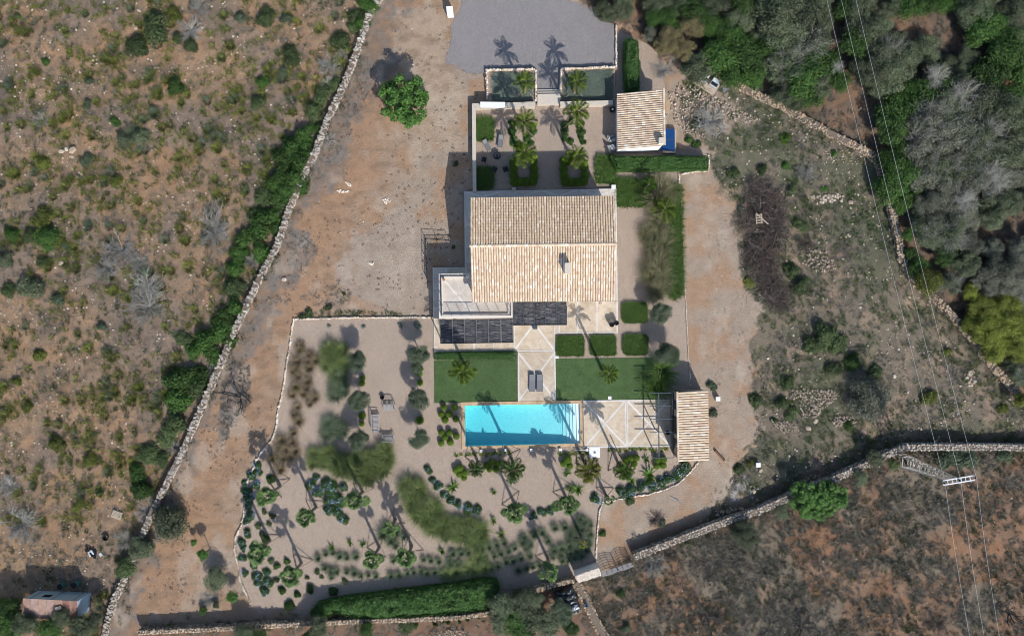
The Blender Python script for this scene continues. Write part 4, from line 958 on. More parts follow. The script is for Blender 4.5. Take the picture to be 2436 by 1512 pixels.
def strap_bed(label, poly, n, L=(.35, .65), mat='strap', w=.045, lean=(.1, .8), name='clipped_hedge_block', cat='hedge', jit=.12):
    q = np.array([(p[0], p[1]) for p in poly]); rg = np.random.default_rng(n + len(label)); x0, y0 = q.min(0); x1, y1 = q.max(0)
    t2 = np.column_stack([rg.uniform(x0, x1, n * 2), rg.uniform(y0, y1, n * 2)])
    t2 = t2[pip(t2 + rg.normal(0, jit, t2.shape), poly)][:n]; m = len(t2)
    return tag(blades(MB(), np.column_stack([t2, np.zeros(m)]), rg.uniform(0, 6.283, m), rg.uniform(*lean, m), rg.uniform(*L, m), np.full(m, w), rg, .4).build(name, mat), label, cat)
def rrect(s, x0, y0, x1, y1, r=18):
    o = []
    for cx, cy, a0 in ((x1 - r, y0 + r, -90), (x1 - r, y1 - r, 0), (x0 + r, y1 - r, 90), (x0 + r, y0 + r, 180)):
        for k in range(4): a = math.radians(a0 + k * 30); o.append(P(s, cx + r * math.cos(a), cy + r * math.sin(a), .3))
    return o
strap_bed('single dense green hedge block above the row of three', rrect('Z2', 1546, 926, 1728, 1072, 35), 6500, (.28, .5), lean=(.05, .6), jit=.06)
strap_bed('left square hedge block of the row of three below terrace', rrect('Z2', 1066, 1172, 1262, 1314), 6500, (.28, .5), lean=(.05, .6), jit=.06)
strap_bed('middle hedge block of the three, crossed by a palm shadow', rrect('Z2', 1314, 1170, 1496, 1310), 6300, (.28, .5), lean=(.05, .6), jit=.06)
strap_bed('right rounded hedge block of the row of three', rrect('Z2', 1552, 1162, 1734, 1308, 35), 6300, (.28, .5), lean=(.05, .6), jit=.06)
strap_bed('green strap-leaved block by the courtyard wall above the loungers', rrect('Z1', 472, 868, 596, 1030, 28), 3200, (.4, .75))
strap_bed('dark shaded strap-leaved block by the courtyard wall nearest the villa', rrect('Z1', 475, 1228, 594, 1380, 22), 3000, (.4, .7))
strap_bed('green strap-leaved block in front of the long hedge', rrect('Z1', 1352, 1140, 1498, 1345, 30), 3600, (.4, .7))
strap_bed('large green strap-leaved block at the villa’s upper right corner', PL('Z2', [(1500, 20), (1640, 10), (1690, 60), (1760, 120), (1775, 185), (1700, 225), (1600, 215), (1505, 210)], .3), 4600, (.4, .7))
strap_bed('tall green grass strip along the pale stone line east of the villa', PL('Z2', [(1900, 60), (1980, 70), (1985, 400), (1995, 700), (1990, 860), (1930, 905), (1890, 860), (1875, 600), (1900, 300)], .4), 6500, (.5, .9), 'strap', .04, name='grass_strip', cat='grass')
# low sage beds
def carpet(label, poly, h, mat, dens, leaf=.08):
    return hedge(label, poly, h, mat, leaf, dens, 'ground_cover', .35, 'ground cover')
carpet('grey-green sage carpet filling the bed left of entrance steps', PL('Z1', [(578, 545), (600, 528), (760, 530), (890, 535), (895, 700), (885, 742), (760, 745), (600, 742), (580, 680)], .2), .42, 'sage', 420, .09)
carpet('grey-green sage carpet filling the bed right of entrance steps', PL('Z1', [(1115, 540), (1200, 522), (1320, 515), (1475, 512), (1478, 725), (1390, 735), (1200, 735), (1105, 730)], .2), .42, 'sage', 420, .09)
# leafy shrubs round the upper courtyard palms
for k, (x, y, r) in enumerate([(738, 905, 32), (735, 955, 34), (742, 1005, 34), (750, 1055, 30), (790, 1065, 28), (850, 1015, 36), (885, 970, 36), (890, 925, 30), (870, 1055, 30), (820, 1075, 28)]):
    shrub('leafy_shrub', 'leafy green shrub in the ring round the upper left courtyard palm', 'Z1', x, y, r, 'hedge', group='shrubs round the upper left courtyard palm')
for k, (x, y, r) in enumerate([(1120, 915, 38), (1125, 965, 38), (1122, 1005, 32), (1165, 1035, 30), (1180, 895, 40), (1240, 920, 36), (1248, 970, 36), (1235, 1015, 28), (1258, 1045, 22)]):
    shrub('leafy_shrub', 'dark leafy shrub in the ring round the upper right courtyard palm', 'Z1', x, y, r, 'lentisk', group='shrubs round the upper right courtyard palm')

# ---- palms
def fan_frond(seed):
    rg = random.Random(seed); mb = MB(); L = (.66, .40, .56, .24)[seed % 4]
    p = [Vector((0, 0, 0)), Vector((L * .55, 0, .05)), Vector((L, 0, 0))]; mb.tube(p, [.034, .026, .016], 4, False); c = p[-1]
    m = 17; V = []; F = []
    for k in range(m):
        a = (k / (m - 1) - .5) * 3.3; l = .60 * (1 - .25 * abs(a) / 2.2) * rg.uniform(.9, 1.08); dv = Vector((math.cos(a), math.sin(a), 0)); sd = Vector((-dv.y, dv.x, 0))
        mid = c + dv * l * .6 + Vector((0, 0, .05 - .02 * (k % 2))); tip = c + dv * l + Vector((0, 0, -.10 - rg.random() * .1)); w = .062
        mb.add([tuple(c + Vector((0, 0, .01))), tuple(mid - sd * w + Vector((0, 0, .02))), tuple(mid + Vector((0, 0, -.025))), tuple(mid + sd * w + Vector((0, 0, .02))), tuple(tip)], [(0, 1, 2), (0, 2, 3), (1, 4, 2), (2, 4, 3)])
    return mb.mesh('frond')
def feather_frond(seed):
    rg = random.Random(seed); mb = MB(); n = 30; L = 1.0; pts = []; p = Vector((0, 0, 0)); th = .25
    for k in range(9):
        pts.append(p.copy()); p = p + Vector((math.cos(th), 0, math.sin(th))) * L / 8; th -= .14
    mb.tube(pts, [.018 - .0018 * k for k in range(9)], 3, False)
    for k in range(n):
        u = .12 + .88 * k / (n - 1); i = min(int(u * 8), 7); q = pts[i].lerp(pts[i + 1], u * 8 - i); t_ = (pts[i + 1] - pts[i]).normalized()
        l = .34 * math.sin(math.pi * (u * .82 + .14)) * rg.uniform(.8, 1.15) + .03
        for s_ in (-1, 1):
            dv = (Vector((0, s_, 0)) + t_ * rg.uniform(.5, .9) + Vector((0, 0, rg.uniform(-.1, .45)))).normalized(); w = t_ * .022
            e = q + dv * l; e.z -= l * .25
            mb.add([tuple(q - w), tuple(q + dv * l * .55 + w * .8), tuple(e), tuple(q + dv * l * .5 - w)], [(0, 1, 2), (0, 2, 3)])
    return mb.mesh('frond')
FAN = [fan_frond(i) for i in range(4)]; FEA = [feather_frond(i) for i in range(4)]
def ptrunk(seed, boots=True):
    rg = random.Random(seed); mb = MB(); m = 14
    mb.tube([(0, 0, -.05)] + [(rg.gauss(0, .01), rg.gauss(0, .01), k / m) for k in range(1, m + 1)], [1.25] + [(1.0 - .28 * k / m) * (1.08 if k % 2 else .94) for k in range(1, m + 1)], 9)
    V = np.concatenate(mb.v); V[:, :2] *= 1; return mb.mesh('trunk', False)
def ptrunk2(seed):
    rg = random.Random(seed); mb = MB(); m = 14
    prof = [(1.3, -.05)] + [((1.0 - .25 * k / m) * (1.1 if k % 2 else .92), k / m) for k in range(m + 1)]
    mb.lathe((0, 0, 0), prof, 9); return mb.mesh('trunk')
PT = [ptrunk2(i) for i in range(2)]
def palm(kind, label, s, x, y, h, L, n=16, mat=None, tr=.16, up=(-.35, 1.25), group=None, props=True, span=6.283, a0=0.0, base=None, skirt=0):
    q = base_of(s, x, y, h) if base is None else base
    nm = 'fan_palm' if kind == 'fan' else 'feather_palm'; o = thing(nm, label, 'palm tree', group, (q.x, q.y, 0))
    obj('trunk', PT[n % 2], 'palmbark', o, sc=(tr, tr, h)); cs = FAN if kind == 'fan' else FEA
    for k in range(n):
        a = a0 + span * (k + random.uniform(-.25, .25)) / n * (1 if span < 6 else 1) if span < 6 else k * 2.399 + random.uniform(-.2, .2)
        f = k / max(n - 1, 1); e = up[1] * f ** 1.2 + up[0] * (1 - f) + random.gauss(0, .08); l = L * random.uniform(.85, 1.1) * (1 - .25 * f)
        if kind == 'fan':
            a = k * 2.399 + random.uniform(-.35, .35); e = -.55 + 1.75 * f ** .9 + random.gauss(0, .2); l = L * random.uniform(.8, 1.3) * (1 - .2 * f)
        fr = obj('frond', cs[k % 4], mat or kind, o, (.06 * math.cos(a), .06 * math.sin(a), h - .05 + .12 * f), sc=l, rot=(random.gauss(0, .15), -e, a))
    for k in range(skirt):
        a = random.uniform(0, 6.28); obj('dry_frond', cs[k % 4], 'drytuft', o, (.05 * math.cos(a), .05 * math.sin(a), h - .15), sc=L * .6, rot=(0, 1.0, a))
    if props:
        hp = min(h * .42, 1.7); rd = min(h * .3, 1.35); aa = random.uniform(0, 2)
        pr = thing('palm_props', 'timber poles bracing the ' + ' '.join(label.split()[:12]), 'plant support', None, (q.x, q.y, 0)); ft = []
        for k in range(3):
            a = props + k * 2.094 if not isinstance(props, bool) else aa + k * 2.094
            f0 = Vector((rd * math.cos(a), rd * math.sin(a), .03)); ft.append(f0)
            MB().bar(f0, Vector((tr * .8 * math.cos(a), tr * .8 * math.sin(a), hp)), .055).build('pole', 'stake', pr)
        for k in range(2): MB().bar(ft[k] + Vector((0, 0, .05)), ft[k + 1] + Vector((0, 0, .05)), .045).build('tie_rail', 'stake', pr)
    return o
FG = 'fan palms of the lower gravel garden'
for x, y, h, L, lb in ((330, 460, 4.1, 1.05, 'fan palm nearest the west stone edging, above the others'), (650, 650, 4.2, 1.0, 'fan palm left of the big blue-flowered bed'),
                       (1070, 510, 4.2, 1.05, 'fan palm overlapping the right side of the blue-flowered bed'), (235, 950, 4.1, 1.1, 'fan palm by the west edging among blue bushes'),
                       (520, 1150, 4.1, 1.1, 'lowest fan palm of the gravel garden’s left part'), (1220, 1010, 4.2, 1.05, 'fan palm among the left blue-green grass tufts'),
                       (1515, 1000, 4.2, 1.0, 'fan palm just below the left end of the kidney-shaped grass bed')):
    palm('fan', lb, 'Z5', x, y, h, L, 15, group=FG)
palm('fan', 'smaller fan palm rising from dark tufts left of the kidney-shaped grass', 'Z5', 1375, 745, 3.6, .7, 11, group=FG)
palm('fan', 'large fan palm below the middle of the pool', 'Z6', 570, 560, 4.3, 1.15, 17, group=FG)
palm('fan', 'round fan palm at the end of the short blue bush row', 'Z6', 985, 490, 4.2, 1.12, 18, group=FG)
palm('fan', 'fan palm standing at the bottom earth-topped wall', 'Z6', 845, 1015, 4.3, .95, 13, group=FG)
palm('fan', 'small thin palm among blue-green tufts in the right corner', 'Z6', 1108, 800, 3.0, .42, 8, mat='feather_y', group=FG)
palm('fan', 'bare-trunked small palm at the bend of the right stone edging', 'Z3', 1445, 1080, 3.4, .55, 7, group=FG, props=.5)
PG = 'feather palms around the pool'
palm('feather', 'round-headed palm below the pool’s left corner', 'Z3', 466, 850, 4.7, .95, 22, mat='hedge', group=PG, tr=.13)
palm('feather', 'wide feather palm below the middle of the pool', 'Z3', 738, 855, 5.0, 1.55, 16, mat='strap', group=PG)
palm('feather', 'yellow-green feather palm below the pool steps', 'Z3', 1296, 858, 5.0, 1.7, 16, mat='feather_y', group=PG)
palm('feather', 'bushy feather palm left of the pool house box balls', 'Z3', 1558, 862, 5.0, 1.2, 24, mat='spiky', group=PG, tr=.13)
palm('feather', 'feather palm standing on the left lawn', 'Z3', 372, 135, 5.6, 1.5, 13, mat='feather', group=PG, props=False)
palm('feather', 'sparse feather palm standing on the right lawn', 'Z3', 1444, 150, 5.3, 1.15, 11, mat='feather', group=PG, props=False)
CG = 'feather palms of the entrance courtyard'
palm('feather', 'feather palm in the planting bed left of the steps', 'Z1', 833, 600, 3.9, 1.35, 13, group=CG, props=-.5)
palm('feather', 'feather palm in the planting bed right of the steps', 'Z1', 1213, 600, 3.9, 1.3, 13, group=CG, props=-.5)
palm('feather', 'upper left feather palm inside the courtyard', 'Z1', 825, 890, 4.3, 1.5, 12, group=CG, props=-.5)
palm('feather', 'upper right feather palm inside the courtyard', 'Z1', 1213, 815, 4.6, 1.5, 13, group=CG, props=-.5)
palm('feather', 'lower left feather palm inside the courtyard', 'Z1', 822, 1130, 4.2, 1.55, 14, group=CG, props=-.5)
palm('feather', 'lower right feather palm inside the courtyard', 'Z1', 1212, 1145, 4.2, 1.45, 13, group=CG, props=-.5)
palm('feather', 'young bright palm over the grasses at the villa’s upper right corner', 'Z2', 1738, 58, 2.2, 1.1, 12, mat='spiky', props=False)
palm('feather', 'yellow-green palm leaning over the grass strip east of the villa', 'Z2', 1855, 235, 2.6, 1.5, 11, mat='feather', props=False)

# ---- spiky plants, bananas
SPK = [tuft_mesh('spiky_leaves', 200 + i, 34, .1, (.55, .95), .10, (.25, 1.25), .25) for i in range(3)]
def spiky(label, s, x, y, r, mat='spiky', h=1.0, name='spiky_plant', cat='plant', meshes=None):
    rr = RR(s, r); q = base_of(s, x, y, .3); z = 0 if inside_g(q) else on(q); k = cnt[name] = cnt.get(name, 0) + 1
    m = meshes or SPK; return tag(obj(name, m[k % len(m)], mat, None, (q.x, q.y, z), random.uniform(0, 6.28), (rr * 1.15, rr * 1.15, rr * h)), label, cat)
spiky('big bright spiky plant beside the left blue bush row', 'Z3', 300, 985, 68)
spiky('dark green spiky plant left of the square of four box balls', 'Z3', 1720, 780, 44, 'strap')
spiky('large leafy dracaena among the lower right blue bushes', 'Z3', 1745, 890, 78)
spiky('smaller dracaena between the two lower right blue bushes', 'Z3', 1615, 935, 52)
spiky('broad banana plant left of the bare-trunked palm', 'Z3', 1215, 1000, 70)
spiky('narrow leafy banana plant right of the round fan palm', 'Z3', 1160, 1000, 50, 'strap')
spiky('young palm sprout in the shade of the wide feather palm', 'Z3', 735, 945, 44, 'orn_blue')
spiky('small sparse plant on gravel below the wide feather palm', 'Z3', 600, 1020, 34, 'strap')
spiky('dead-leaved plant right of the yellow-green feather palm', 'Z3', 1140, 880, 48, 'strap')
for x, y, lb in ((1030, 870, 'upper'), (870, 910, 'left'), (1140, 880, 'right')): spiky('young banana plant, %s one below the blue-flowered bed' % lb, 'Z5', x, y, 46, 'spiky', 1.6)
spiky('slim banana plant left of the large fan palm below pool', 'Z3', 600, 1230, 40, 'spiky', 1.8); spiky('broken banana plant under the kidney-shaped grass bed', 'Z5', 1815, 940, 50, 'strap', 1.5)
spiky('slim banana plant by the upper blue-green tufts', 'Z3', 655, 1330, 48, 'spiky', 1.5)
for i, (s, x0, x1, y0, y1, n, lb) in enumerate((('Z3', 325, 725, 742, 738, 12, 'small spiky plant in the row along the pool’s lower edge'), ('Z3', 1090, 1290, 733, 733, 7, 'small spiky plant in the row below the pool steps'), ('Z3', 1455, 1870, 716, 708, 12, 'small spiky plant in the row below the pool deck'))):
    for k in range(n): u = k / (n - 1); spiky(lb, s, x0 + (x1 - x0) * u + random.uniform(-8, 8), y0 + (y1 - y0) * u + random.uniform(-10, 10), random.uniform(24, 32), 'feather_y' if k % 2 else 'spiky', .7)['group'] = 'row of small spiky plants %d' % (i + 1)
    
# ---- blue plumbago bushes
PLB = BU; FLW = [crown_mesh('blossoms', 300 + i, 170, .14, 12, True, lr=(.32, .48), spread=.66, up=.8) for i in range(2)]
def plumb(s, x, y, r, lb, g):
    o = shrub('plumbago_bush', lb, s, x, y, r, 'plumbago', cat='flowering shrub', group=g); obj('blossom', FLW[int(x) % 2], 'blueflower', o, sc=(1.0, 1.0, 1.06))
L1 = [(118, 858, 35), (152, 930, 30), (190, 982, 42), (240, 1040, 35), (290, 1080, 36), (345, 1115, 40), (410, 1145, 42), (480, 1155, 40)]
for k, q in enumerate(L1): plumb('Z3', *q, 'blue-flowered bush, %s from the top in the curved row above the kidney-shaped grass' % ('first second third fourth fifth sixth seventh eighth'.split()[k]), 'curved row of blue bushes')
for k, q in enumerate([(888, 1190, 38), (955, 1165, 36), (1020, 1155, 36)]): plumb('Z3', *q, 'blue-flowered bush, %s of three between two fan palms' % ('left', 'middle', 'right')[k], 'short row of blue bushes')
plumb('Z3', 1355, 1070, 48, 'round blue-flowered bush at the bend of the right stone edging', None)
for k, q in enumerate([(1545, 1025, 46), (1605, 1005, 46), (1690, 985, 50), (1760, 965, 50), (1830, 948, 48), (1895, 918, 48), (1958, 888, 50), (2010, 840, 48)]): plumb('Z3', *q, 'blue-flowered bush, %s from the left in the row along the right edging' % ('first second third fourth fifth sixth seventh eighth'.split()[k]), 'row of blue bushes below the pool house')
for q in [(740, 320, 42), (690, 370, 48), (830, 360, 58), (755, 430, 58), (870, 410, 66), (970, 390, 45), (850, 500, 66), (930, 515, 66), (850, 590, 58), (930, 600, 62), (970, 665, 52), (900, 460, 50)]: plumb('Z5', *q, 'blue-flowered bush packed into the large bed right of the second fan palm', 'large bed of blue bushes')
for q in [(235, 205, 42), (240, 265, 36), (180, 290, 45), (225, 370, 45), (125, 365, 35), (150, 430, 50), (165, 480, 52), (165, 540, 42)]: plumb('Z5', *q, 'blue-flowered bush on the upper west stone edging', 'blue bushes on the upper west edging')
for q in [(175, 640, 45), (140, 690, 40), (150, 790, 42), (95, 860, 42), (120, 920, 38), (110, 1000, 38), (200, 1065, 35), (125, 1125, 38)]: plumb('Z5', *q, 'blue-flowered bush strung along the lower west stone edging', 'blue bushes on the lower west edging')
for q in [(230, 1155, 45), (320, 1120, 40), (240, 1215, 45), (330, 1205, 50), (300, 1280, 48)]: plumb('Z5', *q, 'blue-flowered bush in the group of five left of the lowest fan palm', 'five blue bushes near the bottom corner')
for x, y, r, lb in ((395, 1180, 32, 'pale sparse bush left of the lowest fan palm'), (450, 1275, 40, 'small green bush below the lowest fan palm'), (585, 1310, 38, 'small upright green bush on bare gravel near the bottom edge'), (690, 1262, 40, 'dark green bush right of the small upright bush'), (882, 1290, 45, 'bright green bush at the left tip of the hedge shadow'), (745, 1115, 32, 'small round bush at the foot of a palm prop'), (665, 1165, 24, 'little tuft between palm props and grass tufts'), (790, 1165, 24, 'little bush below the left grass tufts'), (985, 1190, 34, 'yellowish small shrub below the left grass tufts'), (350, 1020, 34, 'sparse shrub right of the west fan palm'), (405, 1065, 36, 'sparse shrub above the lowest fan palm'), (480, 1030, 36, 'feathery shrub beside the lowest palm’s trunk'), (360, 630, 34, 'small dark shrub beside the palm shadow at left'), (240, 720, 34, 'sparse shrub under the leftmost palm shadow'), (275, 790, 30, 'dry sparse shrub in the leftmost palm shadow'), (310, 840, 40, 'dark sparse shrub at the leftmost palm base'), (350, 330, 45, 'thin feathery shrub beside the uppermost palm prop'), (340, 700, 28, 'pale sparse tuft beside the palm shadow'), (295, 600, 28, 'pale small tuft under the uppermost palm crown'), (510, 1400, 50, 'grey straggly shrub at the bottom gravel edge')):
    shrub('small_shrub', lb, 'Z5', x, y, r, 'scrub_green' if r < 36 else 'lentisk', BUS if r < 37 else BU)

# ---- ornamental grasses
TUF = [tuft_mesh('grass_blades', 400 + i, 380, .34, (.5, 1.15), .022, (.05, 1.0), .4) for i in range(3)]
FNT = [tuft_mesh('fountain_blades', 420 + i, 300, .20, (.45, 1.2), .018, (.05, 1.15), .45) for i in range(3)]
def gtuft(s, x, y, r, lb, g, mat, meshes=TUF, h=1.0, name='ornamental_grass'):
    rr = RR(s, r) * (1.5 if meshes is FNT else 1.15); q = base_of(s, x, y, .35); z = 0 if inside_g(q) else on(q); k = cnt[name] = cnt.get(name, 0) + 1
    tag(obj(name, meshes[k % len(meshes)], mat, None, (q.x, q.y, z), random.uniform(0, 6.28), (rr, rr, rr * h)), lb, 'grass', g)
def gbed(s, poly, step, r, lb, g, mat, meshes=TUF, h=.9):
    q = np.array(poly, float); rg = random.Random(int(q.sum()))
    y = q[:, 1].min()
    while y < q[:, 1].max():
        x = q[:, 0].min() + rg.uniform(0, step)
        while x < q[:, 0].max():
            u = np.array([(x + rg.uniform(-.25, .25) * step, y + rg.uniform(-.25, .25) * step)])
            if pip(u, poly)[0]: gtuft(s, u[0, 0], u[0, 1], r * rg.uniform(.8, 1.25), lb, g, mat, meshes, h * rg.uniform(.8, 1.2))
            x += step
        y += step * .86
gbed('Z5', [(690, 110), (800, 80), (920, 110), (1010, 170), (1120, 110), (1250, 60), (1340, 50), (1390, 130), (1380, 230), (1240, 300), (1080, 320), (940, 270), (760, 240), (690, 180)], 75, 88, 'feathery green grass clump in the winged bed below the left olives', 'winged grass bed', 'orn', h=1.0)
gbed('Z5', [(1450, 350), (1540, 300), (1620, 400), (1720, 540), (1860, 640), (2000, 680), (2110, 700), (2200, 790), (2190, 860), (2080, 900), (1940, 870), (1800, 800), (1640, 700), (1540, 600), (1500, 470)], 76, 88, 'dry-tipped green grass clump in the kidney-shaped bed', 'kidney-shaped grass bed', 'orn', h=1.0)
gbed('Z4', [(830, 420), (900, 400), (980, 430), (985, 560), (970, 680), (880, 690), (820, 600), (800, 500)], 80, 85, 'feathery light green grass clump left of the first olive', 'grass bed left of the first olive', 'orn')
gbed('Z4', [(850, 740), (950, 710), (1020, 730), (1000, 820), (960, 910), (910, 920), (860, 860), (830, 810)], 80, 82, 'blue-green grass clump left of the second olive', 'grass bed left of the second olive', 'orn_blue')
gbed('Z4', [(760, 1060), (860, 1040), (980, 1060), (985, 1150), (940, 1230), (860, 1215), (770, 1230), (750, 1140)], 82, 74, 'blue-green grass clump left of the third olive', 'grass bed left of the third olive', 'orn_blue')
gbed('Z4', [(600, 430), (700, 420), (750, 500), (745, 650), (740, 820), (720, 980), (640, 1000), (600, 1090), (570, 1250), (560, 1360), (500, 1460), (440, 1560), (360, 1540), (340, 1440), (420, 1300), (470, 1100), (500, 950), (550, 800), (545, 620), (580, 500)], 88, 52, 'airy brown grass clump in the long bed along the west edging', 'long brown grass bed', 'orn_brown', FNT, .9)
for x, y, lb in ((615, 470, 'topmost'), (555, 640, 'second'), (572, 810, 'third'), (400, 1405, 'lowest')): shrub('small_shrub', 'small fresh green shrub among brown grasses, %s of four' % lb, 'Z4', x, y, 32, 'heather', BUS)
gbed('Z2', [(1730, 300), (1850, 260), (1880, 400), (1870, 640), (1860, 900), (1780, 900), (1740, 760), (1720, 560), (1710, 420)], 72, 70, 'tall pampas-like grass clump on the strip right of the villa', 'pampas grasses right of the villa', 'pampas', FNT, 1.1)
gbed('Z2', [(1760, 60), (1880, 40), (1900, 140), (1850, 200), (1780, 170)], 70, 90, 'tall pale grass clump behind the villa’s upper right corner', 'grasses at the upper right corner', 'pampas', FNT, 1.1)
gbed('Z3', [(1770, 60), (1840, 70), (1870, 180), (1870, 300), (1800, 290), (1760, 170)], 72, 95, 'long-bladed grass clump between right lawn and pool house', 'grasses by the pool house pergola', 'strap', FNT, 1.0)
GL = 'rows of blue-green grass tufts'
T5 = [(755, 1000, 42), (820, 965, 34), (880, 955, 34), (940, 985, 44), (1000, 995, 40), (1080, 985, 44), (810, 1085, 40), (865, 1110, 42), (915, 1115, 44), (870, 1165, 34), (1000, 1118, 34), (1065, 1130, 46), (1120, 1155, 34), (1185, 1145, 32), (1250, 1155, 36), (1380, 1150, 44), (1445, 1145, 40), (1520, 1130, 36), (1575, 1120, 36), (1640, 1110, 40), (1690, 1125, 40), (1755, 1120, 40), (1820, 1130, 36), (1660, 1010, 36), (1720, 1020, 40), (1790, 1030, 40), (1400, 1020, 36), (1910, 960, 40), (1985, 950, 34), (1895, 1050, 38), (1970, 1040, 36)]
for q in T5: gtuft('Z5', *q, 'blue-green grass tuft in the rows above the bottom hedge, left half', GL + ', left half', 'orn_blue', FNT, 1.1)
for x, y, r in ((1310, 800, 60), (1380, 850, 55), (1420, 890, 48), (1420, 780, 60), (1340, 730, 50), (1490, 820, 40)): gtuft('Z5', x, y, r, 'dark grass tuft clustered round the smaller fan palm', 'tufts round the smaller fan palm', 'orn_blue', FNT, 1.1)
T6 = [(85, 872, 36), (150, 872, 34), (205, 868, 34), (310, 830, 40), (370, 822, 40), (430, 805, 38), (490, 790, 36), (340, 910, 36), (410, 892, 36), (460, 872, 40), (522, 852, 36), (572, 830, 36), (632, 790, 42), (690, 805, 40), (660, 825, 40), (722, 730, 44), (784, 712, 44), (830, 775, 40), (622, 908, 34), (690, 895, 38), (505, 938, 38), (558, 932, 38), (442, 972, 36), (382, 990, 36), (600, 1012, 36), (662, 992, 32), (716, 978, 34), (762, 962, 34), (885, 672, 42), (962, 668, 42), (640, 750, 40), (130, 960, 36), (60, 930, 36)]
for q in T6: gtuft('Z6', *q, 'blue-green grass tuft in the rows above the bottom hedge, right half', GL + ', right half', 'orn_blue', FNT, 1.1)
for q in [(880, 850, 42), (940, 832, 44), (1000, 812, 44), (1050, 852, 44), (940, 930, 36), (990, 928, 36), (1040, 902, 38), (1090, 892, 40), (1130, 850, 44), (1010, 722, 46), (1052, 750, 46), (1112, 625, 46), (1160, 722, 42), (1142, 772, 44), (1080, 612, 46), (1000, 762, 42), (930, 882, 38), (865, 905, 34), (1095, 680, 46), (1060, 660, 44), (1160, 650, 36), (1150, 800, 38), (1075, 800, 40), (1010, 870, 38)]:
    gtuft('Z6', *q, 'dense blue-green tuft in the right corner of the gravel garden', 'dense tufts in the right corner', 'orn_blue', FNT, 1.15)
for x, y, r in ((290, 915, 80), (235, 985, 80), (330, 985, 75), (110, 1020, 70), (40, 1030, 60)): gtuft('Z6', x, y, r, 'big arching green grass clump at the shadow edge of the hedge', 'arching grasses above the bottom hedge', 'orn', FNT, .7)
# ================================================================== bushes outside the garden
# hedge line along the long wall
HW = 'bushes along the long dry stone wall'
dk = 'dark green lentisk bush in the hedge line left of the long dry stone wall'
for s, x, y, r in [('D', 875, 10, 26), ('D', 860, 55, 24), ('A2', 700, 985, 95), ('A2', 790, 940, 60), ('A2', 640, 1090, 110), ('A2', 690, 1180, 115), ('A2', 560, 1180, 90), ('A2', 650, 1310, 115), ('A2', 520, 1320, 95), ('A2', 560, 1420, 110), ('A5', 690, 110, 120), ('A5', 590, 60, 90), ('A5', 450, 400, 130), ('A5', 560, 330, 95), ('A5', 590, 430, 80), ('A5', 330, 520, 100), ('A5', 270, 640, 95), ('A5', 450, 630, 105), ('A5', 530, 700, 70), ('A5', 240, 790, 95), ('A5', 260, 1120, 95), ('A5', 170, 1200, 90), ('A5', 130, 1330, 110), ('A5', 200, 1400, 80), ('A5', 40, 1470, 90), ('A3', 1600, 850, 70), ('A3', 1500, 1010, 110), ('A3', 1560, 1090, 80), ('A3', 1420, 1060, 70), ('A3', 1270, 1290, 110), ('A3', 1400, 1250, 105), ('A3', 1290, 1410, 110), ('A4', 960, 520, 95), ('A4', 920, 420, 70)]:
    shrub('lentisk_bush', dk, s, x, y, r, 'lentisk', BU + CR[:0], group=HW, h=.85)
gk = 'grey-green bush in the hedge line left of the long dry stone wall'
for s, x, y, r in [('A2', 1100, 110, 70), ('A2', 990, 290, 80), ('A2', 950, 620, 60), ('A2', 850, 690, 75), ('A2', 780, 800, 80), ('A2', 1060, 200, 50), ('A5', 500, 170, 85), ('A5', 220, 950, 110), ('A5', 390, 310, 60), ('A3', 1350, 985, 65), ('A3', 1440, 1330, 90), ('A4', 1200, 60, 100), ('A4', 1130, 160, 80), ('A4', 1000, 280, 85), ('A4', 1100, 330, 70), ('A2', 430, 1440, 70)]:
    shrub('wild_bush', gk, s, x, y, r, 'scrub_green', group=HW, h=.75)
for s, x, y, r, lb in [('A2', 910, 470, 105, 'bleached dead bush against the upper long wall'), ('A2', 1010, 390, 50, 'bleached branch leaning over the upper long wall'), ('A2', 720, 1000, 75, 'white bare branches beside the long wall above the dark bushes'), ('A2', 890, 1020, 70, 'grey twiggy bush growing over the long wall'), ('A5', 390, 730, 75, 'small dead bush in a gap of the lentisk hedge'), ('A3', 1560, 1170, 55, 'pale dead twigs on the long wall'), ('A4', 1000, 660, 110, 'fallen bleached branches on the lower end of the long wall'), ('A4', 1160, 240, 70, 'grey straggly bush at the lower long wall'), ('A2', 900, 620, 70, 'grey twiggy bush just below the bleached dead bush')]:
    dead_bush(lb, s, x, y, r)
